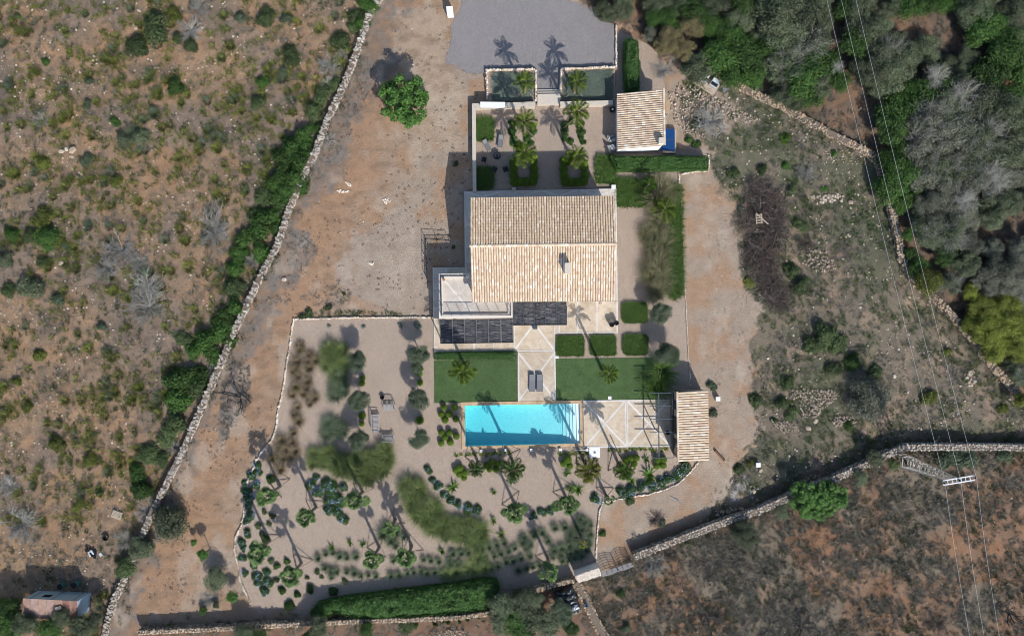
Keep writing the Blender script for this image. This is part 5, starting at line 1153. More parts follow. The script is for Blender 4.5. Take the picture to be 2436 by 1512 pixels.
# named bushes of the left field
for s, x, y, r, mat, lb in [('A1', 1125, 192, 118, 'scrub_green', 'largest round green bush in the upper scrub field'), ('A1', 990, 322, 96, 'scrub_green', 'round green bush touching the largest one on its lower left'), ('A1', 1278, 620, 76, 'lentisk', 'lone dark green bush on stony ground in the upper field'), ('A1', 1275, 95, 60, 'heather', 'yellow-green bush between the largest bush and the dead one'), ('A1', 1295, 268, 45, 'scrub_green', 'small green bush at the foot of the upper dead bush'), ('A1', 1410, 330, 70, 'scrub_green', 'low grey-green bush below the upper dead bush'), ('A1', 840, 890, 40, 'lentisk', 'small dark bush above the wide grey-green one'), ('A1', 1020, 1000, 75, 'wild_olive', 'right half of the wide grey-green bush in mid field'), ('A1', 890, 1020, 70, 'wild_olive', 'left half of the wide grey-green bush in mid field'), ('A1', 625, 1170, 52, 'olive', 'grey-green bush right of the small heap of pale stones'), ('A1', 300, 1190, 60, 'heather', 'yellow-green bush below the small heap of pale stones'), ('A1', 640, 590, 40, 'olive', 'bluish small bush at field centre left'), ('A1', 635, 760, 36, 'olive', 'bluish small bush below the other bluish one'), ('A1', 335, 450, 34, 'lentisk', 'small round dark bush at the left of upper field'), ('A1', 112, 120, 36, 'scrub_green', 'small green bush near the top left corner'), ('A1', 850, 1330, 50, 'heather', 'olive-green bush in the lower middle of the upper field'),
    ('A2', 435, 125, 78, 'scrub_green', 'round green bush near the top of the field right of the dead bush'), ('A2', 580, 135, 52, 'olive', 'grey bush beside the round green bush at field top'), ('A2', 622, 400, 78, 'scrub_green', 'fresh green bush halfway to the long wall in upper field'), ('A2', 410, 600, 60, 'lentisk', 'very dark green bush above a paler one, upper right field'), ('A2', 372, 758, 74, 'scrub_green', 'pale green bush just below the very dark one'), ('A2', 560, 520, 38, 'olive', 'small grey bush right of the very dark bush'), ('A2', 250, 130, 45, 'olive', 'small grey bush right of the upper dead bush'),
    ('A3', 60, 205, 78, 'lentisk', 'dark green bush cut by the left picture edge'), ('A3', 305, 90, 92, 'heather', 'bright green bush top of the left bush trio'), ('A3', 335, 220, 105, 'lentisk', 'dark green bush bottom of the left bush trio'), ('A3', 205, 215, 65, 'scrub_green', 'paler bush left of the left bush trio'), ('A3', 205, 600, 98, 'wild_olive', 'wide grey-green bush at the left of the middle field'), ('A3', 60, 625, 62, 'scrub_green', 'paler bush left of the wide grey-green bush'), ('A3', 30, 395, 65, 'wild_olive', 'grey-green bush on the left edge above the wide one'), ('A3', 310, 410, 55, 'scrub_green', 'green bush above the wide grey-green bush'), ('A3', 420, 680, 50, 'olive', 'bluish bush right of the wide grey-green bush'), ('A3', 740, 890, 45, 'olive', 'bluish small bush below the two big dead bushes'), ('A3', 475, 290, 35, 'olive', 'little bluish bush right of the left bush trio'), ('A3', 270, 1100, 55, 'heather', 'olive-green bush in the lower left field'), ('A3', 110, 1290, 45, 'heather', 'small olive-green bush near the lower left field edge'), ('A3', 200, 1480, 45, 'heather', 'olive-green bush at the bottom of the middle left field'),
    ('A4', 370, 220, 60, 'heather', 'green bush in the lower field left of the wall'), ('A4', 590, 320, 60, 'heather', 'green bush in the lower field nearer the wall'), ('A4', 520, 640, 45, 'heather', 'small green bush above the wooden pallet'), ('A4', 665, 545, 32, 'scrub_green', 'tiny green bush above the wooden pallet')]:
    shrub('field_bush', lb, s, x, y, r, mat)
for s, x, y, r, asp, lb in [('A1', 1450, 60, 105, None, 'upper of the two grey dead bushes at the field top'), ('A1', 1400, 215, 110, None, 'lower of the two grey dead bushes at the field top'), ('A3', 1555, 150, 185, (.8, 0), 'tall silvery dead tree beside the dark hedge line'), ('A3', 890, 320, 160, None, 'large dead bush in mid field, uppermost of the cluster'), ('A3', 790, 450, 110, None, 'left dead bush of the mid field cluster'), ('A3', 1030, 400, 90, None, 'right dead bush of the mid field cluster'), ('A3', 1080, 600, 150, None, 'big bleached dead bush in the lower cluster'), ('A3', 1090, 740, 165, None, 'lowest bleached dead bush of the cluster'), ('A1', 300, 890, 80, None, 'small grey dead shrub in the left of upper field'), ('A4', 150, 750, 150, None, 'wide grey twiggy shrub above the shed'), ('A4', 60, 500, 90, None, 'grey twiggy shrub on the left edge of the lower field'), ('A4', 1430, 1260, 75, None, 'grey twigs below the small drive trees'), ('A4', 850, 870, 90, None, 'bare dark twigs between two bushes at the lower wall')]:
    dead_bush(lb, s, x, y, r, asp=asp)
shrub('field_bush', 'dark undergrowth beneath the mid field dead cluster', 'A3', 1050, 500, 75, 'olive', h=.3)
# bushes and small trees near the bottom left
for s, x, y, r, h, mat, lb in [('A4', 1130, 765, 140, 2.6, 'wild_olive', 'largest green tree spilling over the lower end of the long wall'), ('A4', 950, 930, 105, 2.0, 'wild_olive', 'bushy tree left of the wall below the largest one'), ('A4', 825, 1060, 85, 1.8, 'scrub_green', 'narrow bushy tree left of the wall near the shed'), ('A4', 1455, 1125, 92, 2.2, 'wild_olive', 'round grey-green tree on the lower drive'), ('A4', 1385, 950, 48, 2.4, 'bright', 'slender fresh green tree on the lower drive'), ('A4', 1308, 880, 30, 1.2, 'bright', 'little green tree above the slender one'), ('A4', 1570, 1245, 46, 1.8, 'bright', 'dark green narrow tree beside the lower west edging'), ('A4', 1370, 1340, 34, .8, 'lentisk', 'small dark bush on the bottom of the drive'), ('A4', 1465, 1300, 30, .8, 'wild_olive', 'small green bush among grey twigs at the drive bottom'),
        ('A4', 60, 1440, 130, 3.6, 'lentisk', 'dark tree at the bottom left corner'), ('A4', 190, 1420, 90, 3.6, 'wild_olive', 'tree in front of the shed’s left half'), ('A4', 330, 1480, 110, 3.6, 'lentisk', 'dark tree below the middle of the shed'), ('A4', 440, 1370, 75, 3.4, 'wild_olive', 'light green tree covering the shed roof edge'), ('A4', 560, 1440, 100, 3.6, 'wild_olive', 'tree below the shed’s right end'), ('A4', 660, 1400, 75, 3.2, 'wild_olive', 'light tree right of the shed'), ('A4', 60, 1330, 90, 3.0, 'lentisk', 'dark tree left of the shed')]:
    q = base_of(s, x, y, h * .6); tree('small_tree', lb, q, RR(s, r), h, mat, CR, cat='tree', flat=.75)
# beside the walls at right and below
for s, x, y, r, h, mat, lb, ms in [('B3', 740, 1290, 145, 3.0, 'bright', 'left half of the bright carob thicket below the tall wall', [CRB]), ('B3', 900, 1265, 150, 3.0, 'bright', 'right half of the bright carob thicket below the tall wall', [CRB]), ('B3', 830, 1360, 90, 2.4, 'bright', 'lower lobe of the bright carob thicket', [CRB]), ('B3', 1235, 985, 75, 2.2, 'wild_olive', 'grey-green tree on the tall wall left of the pylon', CR), ('B3', 1370, 1025, 52, 1.4, 'scrub_green', 'small bush at the foot of the tall wall by the pylon', CR), ('B3', 1115, 1135, 75, 2.0, 'wild_olive', 'soft grey bush right of the carob thicket', CR), ('B4', 1440, 570, 155, 2.6, 'wild_olive', 'soft grey-green tree below the middle of the tall wall', CRF), ('B4', 1760, 375, 80, 1.6, 'wild_olive', 'small soft bush left of the carob thicket', CR), ('B3', 1200, 565, 185, 2.6, 'grey_leaf', 'big grey-green spreading bush in the stony right field', CRF)]:
    q = base_of(s, x, y, h * .5); tree('wild_tree', lb, q, RR(s, r), h, mat, ms, flat=.6, dead=0)
for s, x, y, r, mat, lb in [('B3', 1790, 985, 90, 'olive', 'low green bush in a row under the tall wall, left one'), ('B3', 1930, 990, 95, 'olive', 'low green bush in a row under the tall wall, middle one'), ('B3', 2210, 965, 80, 'olive', 'low green bush in a row under the tall wall, right one'), ('B3', 335, 1025, 36, 'heather', 'bright yellow-green bush left of the white box'), ('B3', 240, 1070, 50, 'scrub_green', 'straggly bush left of the bright yellow-green one'), ('B3', 555, 590, 62, 'scrub_green', 'green bush in the rubble of the right field, left one'), ('B3', 630, 660, 55, 'scrub_green', 'green bush in the rubble of the right field, right one'), ('B3', 375, 560, 58, 'scrub_green', 'green bush beside the track in the right field'), ('B3', 1050, 750, 52, 'lentisk', 'bright bush beside the pale rubble heap'), ('B3', 1640, 540, 62, 'heather', 'green bush under the left power line'), ('B3', 1250, 360, 62, 'scrub_green', 'bush above the big grey-green one'), ('B3', 870, 80, 110, 'scrub_green', 'large green patch of low bush in the right field'), ('B3', 800, 160, 80, 'scrub_green', 'lower left part of the green bush patch'), ('B3', 960, 150, 90, 'scrub_green', 'right part of the green bush patch'), ('B3', 1090, 285, 75, 'lentisk', 'dark bush above the big grey-green one'), ('B3', 940, 330, 60, 'scrub_green', 'dull bush left of the dark one'),
    ('B2', 582, 137, 36, 'bright', 'round fresh bush above the dry branch heap'), ('B2', 940, 52, 32, 'bright', 'round fresh bush near the stone wall bend'), ('B2', 870, 305, 28, 'bright', 'small fresh bush among white stones'), ('B1', 900, 893, 44, 'spiky', 'bright spiky bush below the tan wall'), ('B2', 630, 310, 50, 'scrub_green', 'green bush right of the brush pile top'), ('B2', 700, 570, 55, 'scrub_green', 'low green bush right of the brush pile'), ('B2', 640, 900, 70, 'scrub_green', 'green bush on the right edge of the brush pile'), ('B2', 700, 1010, 80, 'scrub_green', 'broad green bush right of the lower brush pile'), ('B2', 320, 995, 42, 'heather', 'green clump on the left edge of the lower brush pile'), ('B2', 250, 445, 26, 'sage', 'pale green clump on the left edge of the brush pile'), ('B3', 1780, 200, 45, 'heather', 'green tuft under the middle power line'), ('B3', 2180, 625, 45, 'heather', 'yellowish bush near the right picture edge'), ('B3', 600, 440, 60, 'scrub_green', 'green bush above the rubble line'), ('B3', 500, 715, 30, 'lentisk', 'small green bush above the rusty pipe'), ('B4', 1165, 445, 34, 'scrub_green', 'small green bush in the shade of the tall wall'), ('B4', 380, 275, 55, 'scrub_green', 'low green bush outside the right stone edging'), ('B4', 130, 570, 42, 'lentisk', 'round dark bush outside the edging by the gate'), ('B4', 680, 480, 40, 'olive', 'pale bush in the shade above the gate'), ('B4', 300, 1120, 45, 'lentisk', 'green bush in the dry patch below the gate'), ('B4', 350, 1430, 60, 'olive', 'grey bush low in the patch below the gate'), ('Z3', 2205, 240, 40, 'olive', 'agave-like bush beyond the pool house corner'), ('Z3', 2215, 435, 38, 'olive', 'bluish bush beyond the pool house roof'), ('B2', 420, 170, 50, 'scrub_green', 'green bush among twigs above the brush pile'), ('B2', 200, 190, 50, 'scrub_green', 'green bush near the end of the hedge stones'), ('B1', 330, 800, 40, 'olive', 'small bush in the rubble right of the guest house'), ('B1', 270, 900, 30, 'lentisk', 'small dark bush right of the solar panel'), ('B1', 320, 930, 30, 'lentisk', 'small green bush below the rubble by the solar panel')]:
    shrub('wild_shrub', lb, s, x, y, r, mat)
for s, x, y, r, lb in [('B4', 600, 850, 135, 'big grey tangle of dry branches below the gate'), ('B4', 760, 760, 80, 'greenish dry bush right of the gate'), ('B4', 620, 440, 95, 'dark dry bush above the gate'), ('B4', 1130, 970, 60, 'dead branch bundle in the lower right field'), ('B4', 1160, 1370, 70, 'straw-coloured dead plant in the lower right field'), ('B2', 730, 170, 90, 'heap of cut grey branches in the right field'), ('B1', 420, 780, 130, 'grey twiggy shrub right of the guest house'), ('B1', 120, 440, 90, 'bare twiggy shrub on the path above the guest house'), ('B5', 1180, 1420, 90, 'dead shrub near the bottom right corner'), ('B2', 740, 700, 80, 'bare shrub in the middle of the right field')]:
    dead_bush(lb, s, x, y, r, mat='dead' if 'twiggy' in lb or 'tangle' in lb or 'heap' in lb else 'brush')
# brush pile
bp = thing('brush_pile', 'long dark pile of cut brushwood beside the earth track', 'brush pile', loc=P('B2', 420, 700)); mb = MB(); bl = Vector(bp.location)
ctr = PL('B2', [(420, 330), (330, 420), (450, 430), (520, 380), (330, 560), (450, 560), (520, 520), (350, 680), (450, 680), (350, 800), (430, 820), (500, 740), (380, 900), (470, 930), (440, 1030), (530, 1060), (550, 1150), (480, 1100), (380, 760), (540, 640), (420, 480)])
for c in ctr:
    for k in range(110):
        a = random.uniform(0, 6.28); L = random.uniform(.4, 1.4); p = c + Vector((random.gauss(0, .6), random.gauss(0, .6), random.uniform(.1, .75))) - bl; dv = Vector((math.cos(a), math.sin(a), random.gauss(0, .2))) * L
        th = random.uniform(.01, .032); mb.tube([p - dv * .5, p + Vector((random.gauss(0, .1), random.gauss(0, .1), .05)), p + dv * .5], [th, th * .8, th * .4], 3, False)
tag(mb.build('branches', 'brush', bp), kind='stuff')
for c in ctr[::2]:
    obj('branch_bundle', TW[random.randrange(3)], 'brush' if random.random() < .7 else 'dead', bp, c - bl + Vector((random.gauss(0, .4), random.gauss(0, .4), .3)), random.uniform(0, 6), (1.3, 1.3, .7))
o = thing('broken_pallet', 'broken pale wooden pallet lying on top of the brush pile', 'pallet', loc=P('B2', 395, 525, .9))
for k in range(4): MB().bar((-.42, -.4 + .25 * k, .05), (.25, -.4 + .25 * k, .05), .1, .025).build('slat', 'pallet', o)
for x in (-.38, .15): MB().bar((x, -.5, 0), (x, .5, 0), .08, .07).build('bearer', 'pallet', o)
MB().bar((-.4, .6, .1), (.75, -.65, .1), .09, .04).build('loose_plank', 'pallet', o); o.rotation_euler.z = .1
# branch skeleton on the drive at left (charred) and lower right field
def bare_tree(label, s, x, y, r, mat='charred', seed=1):
    rr = RR(s, r); q = base_of(s, x, y, 0); rg = random.Random(seed); mb = MB(); o = thing('bare_tree', label, 'dead tree', loc=(q.x, q.y, on(q)))
    def grow(p, dv, L, th, d_):
        pts = [p]
        for k in range(4):
            dv = (dv + Vector((rg.gauss(0, .35), rg.gauss(0, .35), rg.gauss(0, .12)))).normalized(); p = p + dv * L / 4; p.z = max(p.z, .06); pts.append(p)
        mb.tube(pts, [th, th * .85, th * .7, th * .55, th * .4], 5, False)
        if d_ > 0:
            for k in range(3): i = rg.randint(1, 4); grow(pts[i], (dv + Vector((rg.gauss(0, .9), rg.gauss(0, .9), rg.gauss(.1, .2)))).normalized(), L * rg.uniform(.45, .75), th * .5, d_ - 1)
    for k in range(4): a = k * 1.57 + rg.uniform(-.5, .5); grow(Vector((0, 0, .1)), Vector((math.cos(a), math.sin(a), .5)), rr * .7, .085, 3)
    mb.build('branches', mat, o)
bare_tree('dark bare tree skeleton on the drive left of the gravel garden', 'Z4', 90, 860, 210, seed=4)
bare_tree('dark gnarled bare tree at the bottom of the lower right field', 'B4', 1940, 1430, 230, seed=7)
bare_tree('dark bare branches near the bottom middle of the lower right field', 'B4', 1090, 1330, 190, seed=9)
bare_tree('dark bare branches at the far bottom right corner', 'B5', 1720, 1330, 210, seed=12)

# ---- dense wood at upper right
WD = 'trees of the dense wood at the upper right'
kinds = {'g': ('lentisk', 'dark green evergreen tree in the dense wood beyond the tan wall', CR, .8), 'o': ('wild_olive', 'dull olive-green tree in the dense wood beyond the tan wall', CRF, .8),
         'k': ('khaki', 'khaki brown tree at the wood’s edge above the guest house', CRF, .75), 'y': ('grey_leaf', 'grey-leaved twiggy tree in the grey heart of the wood', CRF, .75), 'p': ('yellow', 'yellow-green pine at the right edge beside the wall', CRF, .7), 'd': ('wild_olive', 'olive tree with dead grey twigs inside the wood', CRF, .75), 'b': ('heather', 'bright green tree pressed against the tan wall’s outer side', CR, .8)}
W_B1 = [(60, 40, 85, 'o'), (130, 130, 75, 'g'), (220, 30, 80, 'o'), (310, 70, 95, 'g'), (450, 30, 95, 'o'), (600, 30, 95, 'g'), (330, 430, 90, 'o'), (400, 390, 85, 'o'), (400, 130, 80, 'g'), (610, 130, 85, 'o'), (560, 230, 100, 'g'), (480, 340, 115, 'g'), (640, 330, 105, 'g'), (700, 410, 95, 'g'), (560, 480, 80, 'g'), (690, 490, 80, 'g'), (500, 190, 75, 'g'), (420, 250, 60, 'g'),
    (310, 140, 85, 'k'), (150, 250, 80, 'k'), (250, 320, 65, 'k'), (80, 300, 45, 'k'), (360, 180, 50, 'k'), (20, 220, 45, 'y'), (40, 120, 55, 'g'), (180, 190, 60, 'g'),
    (880, 60, 150, 'o'), (1020, 120, 145, 'o'), (900, 250, 140, 'o'), (1050, 270, 125, 'o'), (900, 420, 125, 'o'), (1080, 410, 125, 'g'), (980, 520, 130, 'g'), (1120, 540, 95, 'o'), (900, 590, 90, 'o'), (960, 660, 60, 'o'), (1060, 620, 80, 'g'), (800, 300, 80, 'g'), (790, 60, 70, 'g'),
    (1290, 60, 75, 'g'), (1400, 40, 100, 'o'), (1410, 180, 125, 'o'), (1350, 280, 95, 'g'), (1480, 240, 80, 'o'), (1560, 340, 105, 'o'), (1680, 380, 115, 'o'), (1450, 440, 120, 'o'), (1590, 490, 110, 'o'), (1490, 550, 75, 'o'), (1370, 430, 60, 'g'), (1520, 130, 70, 'o'), (1700, 30, 90, 'g'), (1800, 20, 80, 'g'), (1600, 40, 70, 'o'),
    (2120, 50, 120, 'o'), (2210, 170, 125, 'g'), (2400, 60, 90, 'o'), (2330, 140, 90, 'o'), (2340, 330, 130, 'g'), (2430, 440, 110, 'g'), (2240, 470, 120, 'g'), (2140, 240, 80, 'g'), (2050, 600, 125, 'd'), (1880, 480, 80, 'd'), (1800, 640, 105, 'g'), (1720, 580, 70, 'g'), (1620, 720, 115, 'g'), (1600, 830, 105, 'g'), (1660, 650, 70, 'g'), (1850, 780, 145, 'y'), (2000, 700, 135, 'd'), (2200, 650, 145, 'd'), (2360, 720, 130, 'd'), (2000, 890, 145, 'y'), (1800, 920, 115, 'y'), (2180, 880, 145, 'd'), (2350, 950, 125, 'd'), (2350, 590, 90, 'g'), (1950, 560, 80, 'g')]
W_B2 = [(1420, 200, 135, 'g'), (1400, 310, 125, 'g'), (1350, 90, 90, 'g'), (1490, 370, 70, 'g'), (1610, 190, 120, 'y'), (1730, 120, 125, 'd'), (1900, 110, 140, 'd'), (2150, 90, 150, 'd'), (2260, 210, 110, 'y'), (1800, 320, 115, 'y'), (2040, 230, 150, 'y'), (2200, 400, 130, 'o'), (1870, 430, 125, 'y'), (1630, 420, 90, 'y'), (1560, 505, 60, 'o'), (1650, 620, 115, 'd'), (1790, 640, 140, 'd'), (1950, 700, 90, 'y'), (1910, 850, 110, 'o'), (1640, 960, 105, 'b'), (1570, 880, 75, 'g'), (1750, 800, 80, 'g'), (2200, 900, 125, 'y'), (2080, 990, 115, 'y'), (2260, 1040, 115, 'y'), (1490, 640, 50, 'g'), (1500, 780, 45, 'g'), (1560, 300, 60, 'g'), (1700, 530, 80, 'y'), (1760, 230, 70, 'g'), (2330, 760, 90, 'y'), (1800, 1000, 80, 'd'), (1440, 430, 60, 'g'), (2100, 520, 90, 'd'),
    (1950, 1060, 62, 'p'), (2060, 1200, 115, 'p'), (2200, 1190, 110, 'p'), (1960, 1300, 75, 'p'), (2100, 1360, 115, 'p'), (2260, 1330, 125, 'p'), (2150, 1470, 95, 'p'), (2310, 1460, 90, 'p')]
W_B3 = [(2010, 60, 85, 'p'), (2110, 210, 75, 'p'), (2280, 210, 85, 'p'), (2310, 370, 80, 'd'), (2330, 560, 60, 'p'), (2240, 300, 60, 'd')]
WTREES, WKIND = [], []
for s, ls in (('B1', W_B1), ('B2', W_B2), ('B3', W_B3)):
    for x, y, r, k in ls:
        mat, lb, ms, fl = kinds[k]; rr = RR(s, r) * 1.2; h = min(rr * 1.15 + random.uniform(.5, 1.0), 4.4)
        q = base_of(s, x, y, h * .65)
        WKIND.append(k)
        if k in 'yd' or (k == 'o' and random.random() < .15): o = tree('wood_tree', lb, q, rr, h, mat, ms, group=WD + ', ' + k, flat=fl, dead=1)
        else: o = tree('wood_tree', lb, q, rr, h, mat, ms, group=WD + ', ' + k, flat=fl)
        WTREES.append(o)
for s, x, y, r, lb in [('B1', 1880, 490, 90, 'silvery bare tree in the dark gap of the wood'), ('B1', 2060, 610, 120, 'pale fan of bare twigs in the upper grey wood'), ('B2', 2150, 240, 120, 'whitish bare crown in the middle of the grey wood'), ('B2', 1900, 400, 110, 'grey bare crown in the left grey wood'), ('B1', 1230, 430, 50, 'white dead branches at the edge beneath the left power line')]:
    rr = RR(s, r); q = base_of(s, x, y, 2.6); o = thing('bare_tree', lb, 'dead tree', None, (q.x, q.y, on(q)))
    obj('trunk', TR[0], 'dead', o, sc=(rr * .5, rr * .5, 2.2)); obj('branches', TWF[int(x) % 3], 'dead', o, (0, 0, 2.3), 1.0, (rr * 1.1, rr * 1.1, rr * .7))
# more of the wood between the trees surveyed one by one
clear = [PL('B1', [(980, 760), (1230, 560), (1290, 480), (1420, 560), (1500, 640), (1500, 920), (1440, 980)]), PL('B1', [(1560, 120), (1680, 80), (1760, 160), (1850, 60), (2000, 0), (2100, 120), (2060, 300), (2000, 400), (1850, 380), (1720, 300), (1600, 240)]), PL('B1', [(1110, 0), (1240, 0), (1280, 400), (1290, 500), (1230, 380), (1170, 200)]), PL('B2', [(2090, 480), (2333, 460), (2333, 780), (2150, 800), (2000, 620)])]
have = np.array([(o.location.x, o.location.y) for o in WTREES]); rg = np.random.default_rng(77); tries = 0; fill = 0
while tries < 5000 and fill < 70:
    tries += 1; p = np.array([[rg.uniform(8, 54), rg.uniform(-16, 34)]])
    if not pip(p, F_wood)[0] or pdist(p, W6)[0] < 1.5 or any(pip(p, c)[0] for c in clear) or pip(p, garden)[0] or pip(p, yard)[0]: continue
    if np.hypot(*(have - p).T).min() < 1.75: continue
    have = np.concatenate([have, p]); fill += 1; j = np.hypot(*(have[:len(WTREES)] - p).T).argmin(); k = WKIND[j]
    mat, lb, ms, fl = kinds[k]; rr = rg.uniform(1.2, 1.9); v = Vector((p[0, 0], p[0, 1], 0))
    if k == 'k': k = 'o'; mat, lb, ms, fl = kinds[k]
    o = tree('wood_tree', lb, v, rr, rr * 1.0 + .6, mat, ms, group=WD, flat=fl, dead=k in 'yd'); WTREES.append(o); WKIND.append(k)
ORD = 'first second third fourth fifth sixth seventh eighth ninth tenth eleventh twelfth thirteenth fourteenth fifteenth sixteenth seventeenth eighteenth nineteenth twentieth'.split()
def ranked(objs, base):
    for i, o in enumerate(sorted(objs, key=lambda o: -o.location.y)): o['label'] = base + ', ' + (ORD[i] + ' from the top' if i < 20 else '%d down from the top' % (i + 1))
zone = lambda o: 'in the block left of the clearing' if o.location.x < P('B1', 520, 0).x else 'above the tan wall' if o.location.x < P('B1', 860, 0).x else 'left of the power lines' if o.location.x < P('B1', 1180 + (135 - 0) * .9, 600).x and o.location.y > 8 else 'above the brown clearing' if o.location.y > P('B1', 0, 470).y and o.location.x < P('B1', 1780, 0).x else 'in the upper right corner' if o.location.y > P('B1', 0, 540).y else 'right of the upper stone wall' if o.location.y > P('B2', 0, 480).y else 'in the lower right wood'
bz = {'g': 'dark green evergreen', 'o': 'dull olive tree', 'k': 'khaki brown tree', 'y': 'grey-leaved tree', 'p': 'yellow-green pine at the wall', 'd': 'twiggy greyish olive', 'b': 'bright green tree'}
zs_ = {}
for o, k in zip(WTREES, WKIND): o['group'] = WD; zs_.setdefault((k, zone(o) if k not in 'kpb' else 'of the wood'), []).append(o)
for (k, z), ls in zs_.items(): ranked(ls, bz[k] + ' ' + z)
hl = {}
for o in COL.objects:
    if o.get('group') == HW: hl.setdefault((o.name.split('.')[0], 'upper' if o.location.y > 10 else 'middle' if o.location.y > -5 else 'lower'), []).append(o)
for (n, z), ls in hl.items(): ranked(ls, ('dark green lentisk bush' if n[0] == 'l' else 'grey-green bush') + ' beside the %s long wall' % z)
for g_, bs_ in (('large bed of blue bushes', 'blue bush in the large bed below the winged grass'), ('blue bushes on the upper west edging', 'blue bush on the upper west edging'), ('blue bushes on the lower west edging', 'blue bush on the lower west edging'), ('five blue bushes near the bottom corner', 'blue bush of the lowest five'), ('shrubs round the upper left courtyard palm', 'leafy shrub round the upper left courtyard palm'), ('shrubs round the upper right courtyard palm', 'dark shrub round the upper right courtyard palm'), ('ball hedge round the lower left palm', 'hedge ball round the lower left courtyard palm'), ('ball hedge round the lower right palm', 'hedge ball round the lower right courtyard palm')): ranked([o for o in COL.objects if o.get('group') == g_], bs_)
# trees at the bottom edge
for s, x, y, r, h, mat, lb in [('B6', 640, 490, 90, 3.0, 'wild_olive', 'light green tree in front of the bottom wall near the hedge’s left end'), ('B6', 560, 560, 80, 2.8, 'lentisk', 'dark tree at the bottom edge left of the hedge'), ('B6', 60, 560, 90, 2.6, 'wild_olive', 'tree at the bottom edge under the wall, far left'), ('B6', 180, 580, 70, 2.2, 'lentisk', 'dark low tree at the bottom edge right of the far left one'), ('B6', 1000, 520, 70, 2.2, 'lentisk', 'dark low tree below the middle of the hedge'), ('B6', 1290, 500, 70, 1.4, 'scrub_green', 'low green bush tree below the hedge')]:
    q = base_of(s, x, y, h * .6); tree('small_tree', lb, q, RR(s, r), h, mat, CR, flat=.75)
for k, (x, y, r, mat) in enumerate([(470, 1290, 110, 'wild_olive'), (620, 1250, 120, 'wild_olive'), (720, 1200, 80, 'wild_olive'), (560, 1390, 130, 'lentisk'), (700, 1360, 130, 'wild_olive'), (440, 1420, 110, 'wild_olive'), (830, 1420, 120, 'wild_olive'), (960, 1350, 90, 'olive'), (900, 1270, 70, 'olive'), (620, 1470, 120, 'lentisk'), (1010, 1440, 70, 'lentisk')]):
    q = base_of('Z6', x, y, 2.2); tree('thicket_tree', 'bushy green tree in the thicket left of the black tarpaulin', q, RR('Z6', r) * 1.05, 3.2, mat, CR, group='thicket left of the black tarpaulin', flat=.75)
ranked([o for o in COL.objects if o.name.startswith('thicket_tree')], 'green tree in the thicket left of the black tarpaulin')
for k, (x, y) in enumerate([(1505, 500), (1600, 480), (1685, 468), (1745, 455), (1830, 430), (1355, 510)]): shrub('cypress_seedling', '%s of the small upright seedlings below the hedge' % ('second third fourth fifth last first'.split()[k]), 'B6', x, y, 20, 'lentisk', BUS, 'plant', group='seedlings below the hedge', h=2.0)

# ================================================================== scrub, litter, stones scattered over the wild land
def scatter(poly, n, seed, clump=.5, f=.35):
    rg = np.random.default_rng(seed); q = np.array([(p[0], p[1]) for p in poly]); x0, y0 = np.maximum(q.min(0), (-54, -34)); x1, y1 = np.minimum(q.max(0), (54, 34))
    out = np.zeros((0, 2))
    while len(out) < n:
        t2 = np.column_stack([rg.uniform(x0, x1, n * 2), rg.uniform(y0, y1, n * 2)]); t2 = t2[pip(t2, poly)]
        d_ = vn.fbm(t2[:, 0] + 200 + seed, t2[:, 1] + 200, 3, f); t2 = t2[rg.random(len(t2)) < np.clip((d_ - clump + .18) * 3, .05, 1)]; out = np.concatenate([out, t2])
    return out[:n]
tr_free = lambda pt: pt[~pip(pt, garden)]
Wx = [(p.x - .9, p.y) for p in W1]
Fl = [(-60, 60), (-11, 60)] + Wx + [(-45, -40), (-60, -26)]
bare = PL('A4', [(-50, 800), (200, 760), (700, 760), (800, 1100), (700, 1200), (-50, 1200)])
def low_tufts(n, seed, nb, L, w, lean):
    return [(tuft_mesh('scrub_blades', seed + i, nb, .3, L, w, lean, .2) if nb > 30 else sprigs('scrub_sprigs', seed + i, nb, .32, L, w, lean)) for i in range(n)]
HT = low_tufts(4, 500, 110, (.35, .8), .04, (.05, .8))
pt = scatter(Fl, 2600, 21, .5); pt = pt[~pip(pt, bare)]; ang = R.uniform(0, 6.28, len(pt)); szs = R.uniform(.42, .9, len(pt)) * (.6 + .9 * R.random(len(pt)) ** 2)
order = np.argsort(-szs); z = hz(pt[:, 0], pt[:, 1])
for k in order[:290]:
    top = pt[k, 1] > 0
    tag(obj('heather_tuft', HT[k % 4], 'heather' if k % 5 else 'olive', None, (pt[k, 0], pt[k, 1], z[k] - .02), ang[k], (szs[k], szs[k], szs[k] * .8)), 'tuft of olive-green heather scrub scattered on the %s scrub field' % ('upper left' if top else 'lower left'), 'scrub', 'heather tufts of the %s field' % ('upper' if top else 'lower'))
def merged(name, meshes, pts, szs, mat, kind='stuff', zs=.8, z=None, tilt=0):
    mb = MB(); ang = R.uniform(0, 6.28, len(pts)); z = hz(pts[:, 0], pts[:, 1]) if z is None else z
    for v, (bv, bf) in enumerate(meshes):
        s_ = slice(v, None, len(meshes)); a = ang[s_]
        Rm = (rotz(a) if not tilt else randrot(len(a), R)) * np.stack([szs[s_], szs[s_], szs[s_] * zs], -1)[:, None, :]
        if len(a): mb.inst(bv, bf, Rm, np.column_stack([pts[s_], z[s_]]))
    return tag(mb.build(name, mat), kind=kind)
def raw(me):
    V = np.empty(len(me.vertices) * 3); me.vertices.foreach_get('co', V); k = me.polygons[0].loop_total; F = np.empty(len(me.loops), np.int32); me.loops.foreach_get('vertex_index', F)
    return V.reshape(-1, 3), [F.reshape(-1, k)]
LT = [raw(m) for m in low_tufts(4, 520, 28, (.45, .95), .085, (.05, 1.1))]
rest = order[290:]
merged('heather_scrub', LT, pt[rest], szs[rest] * .9, 'heather')
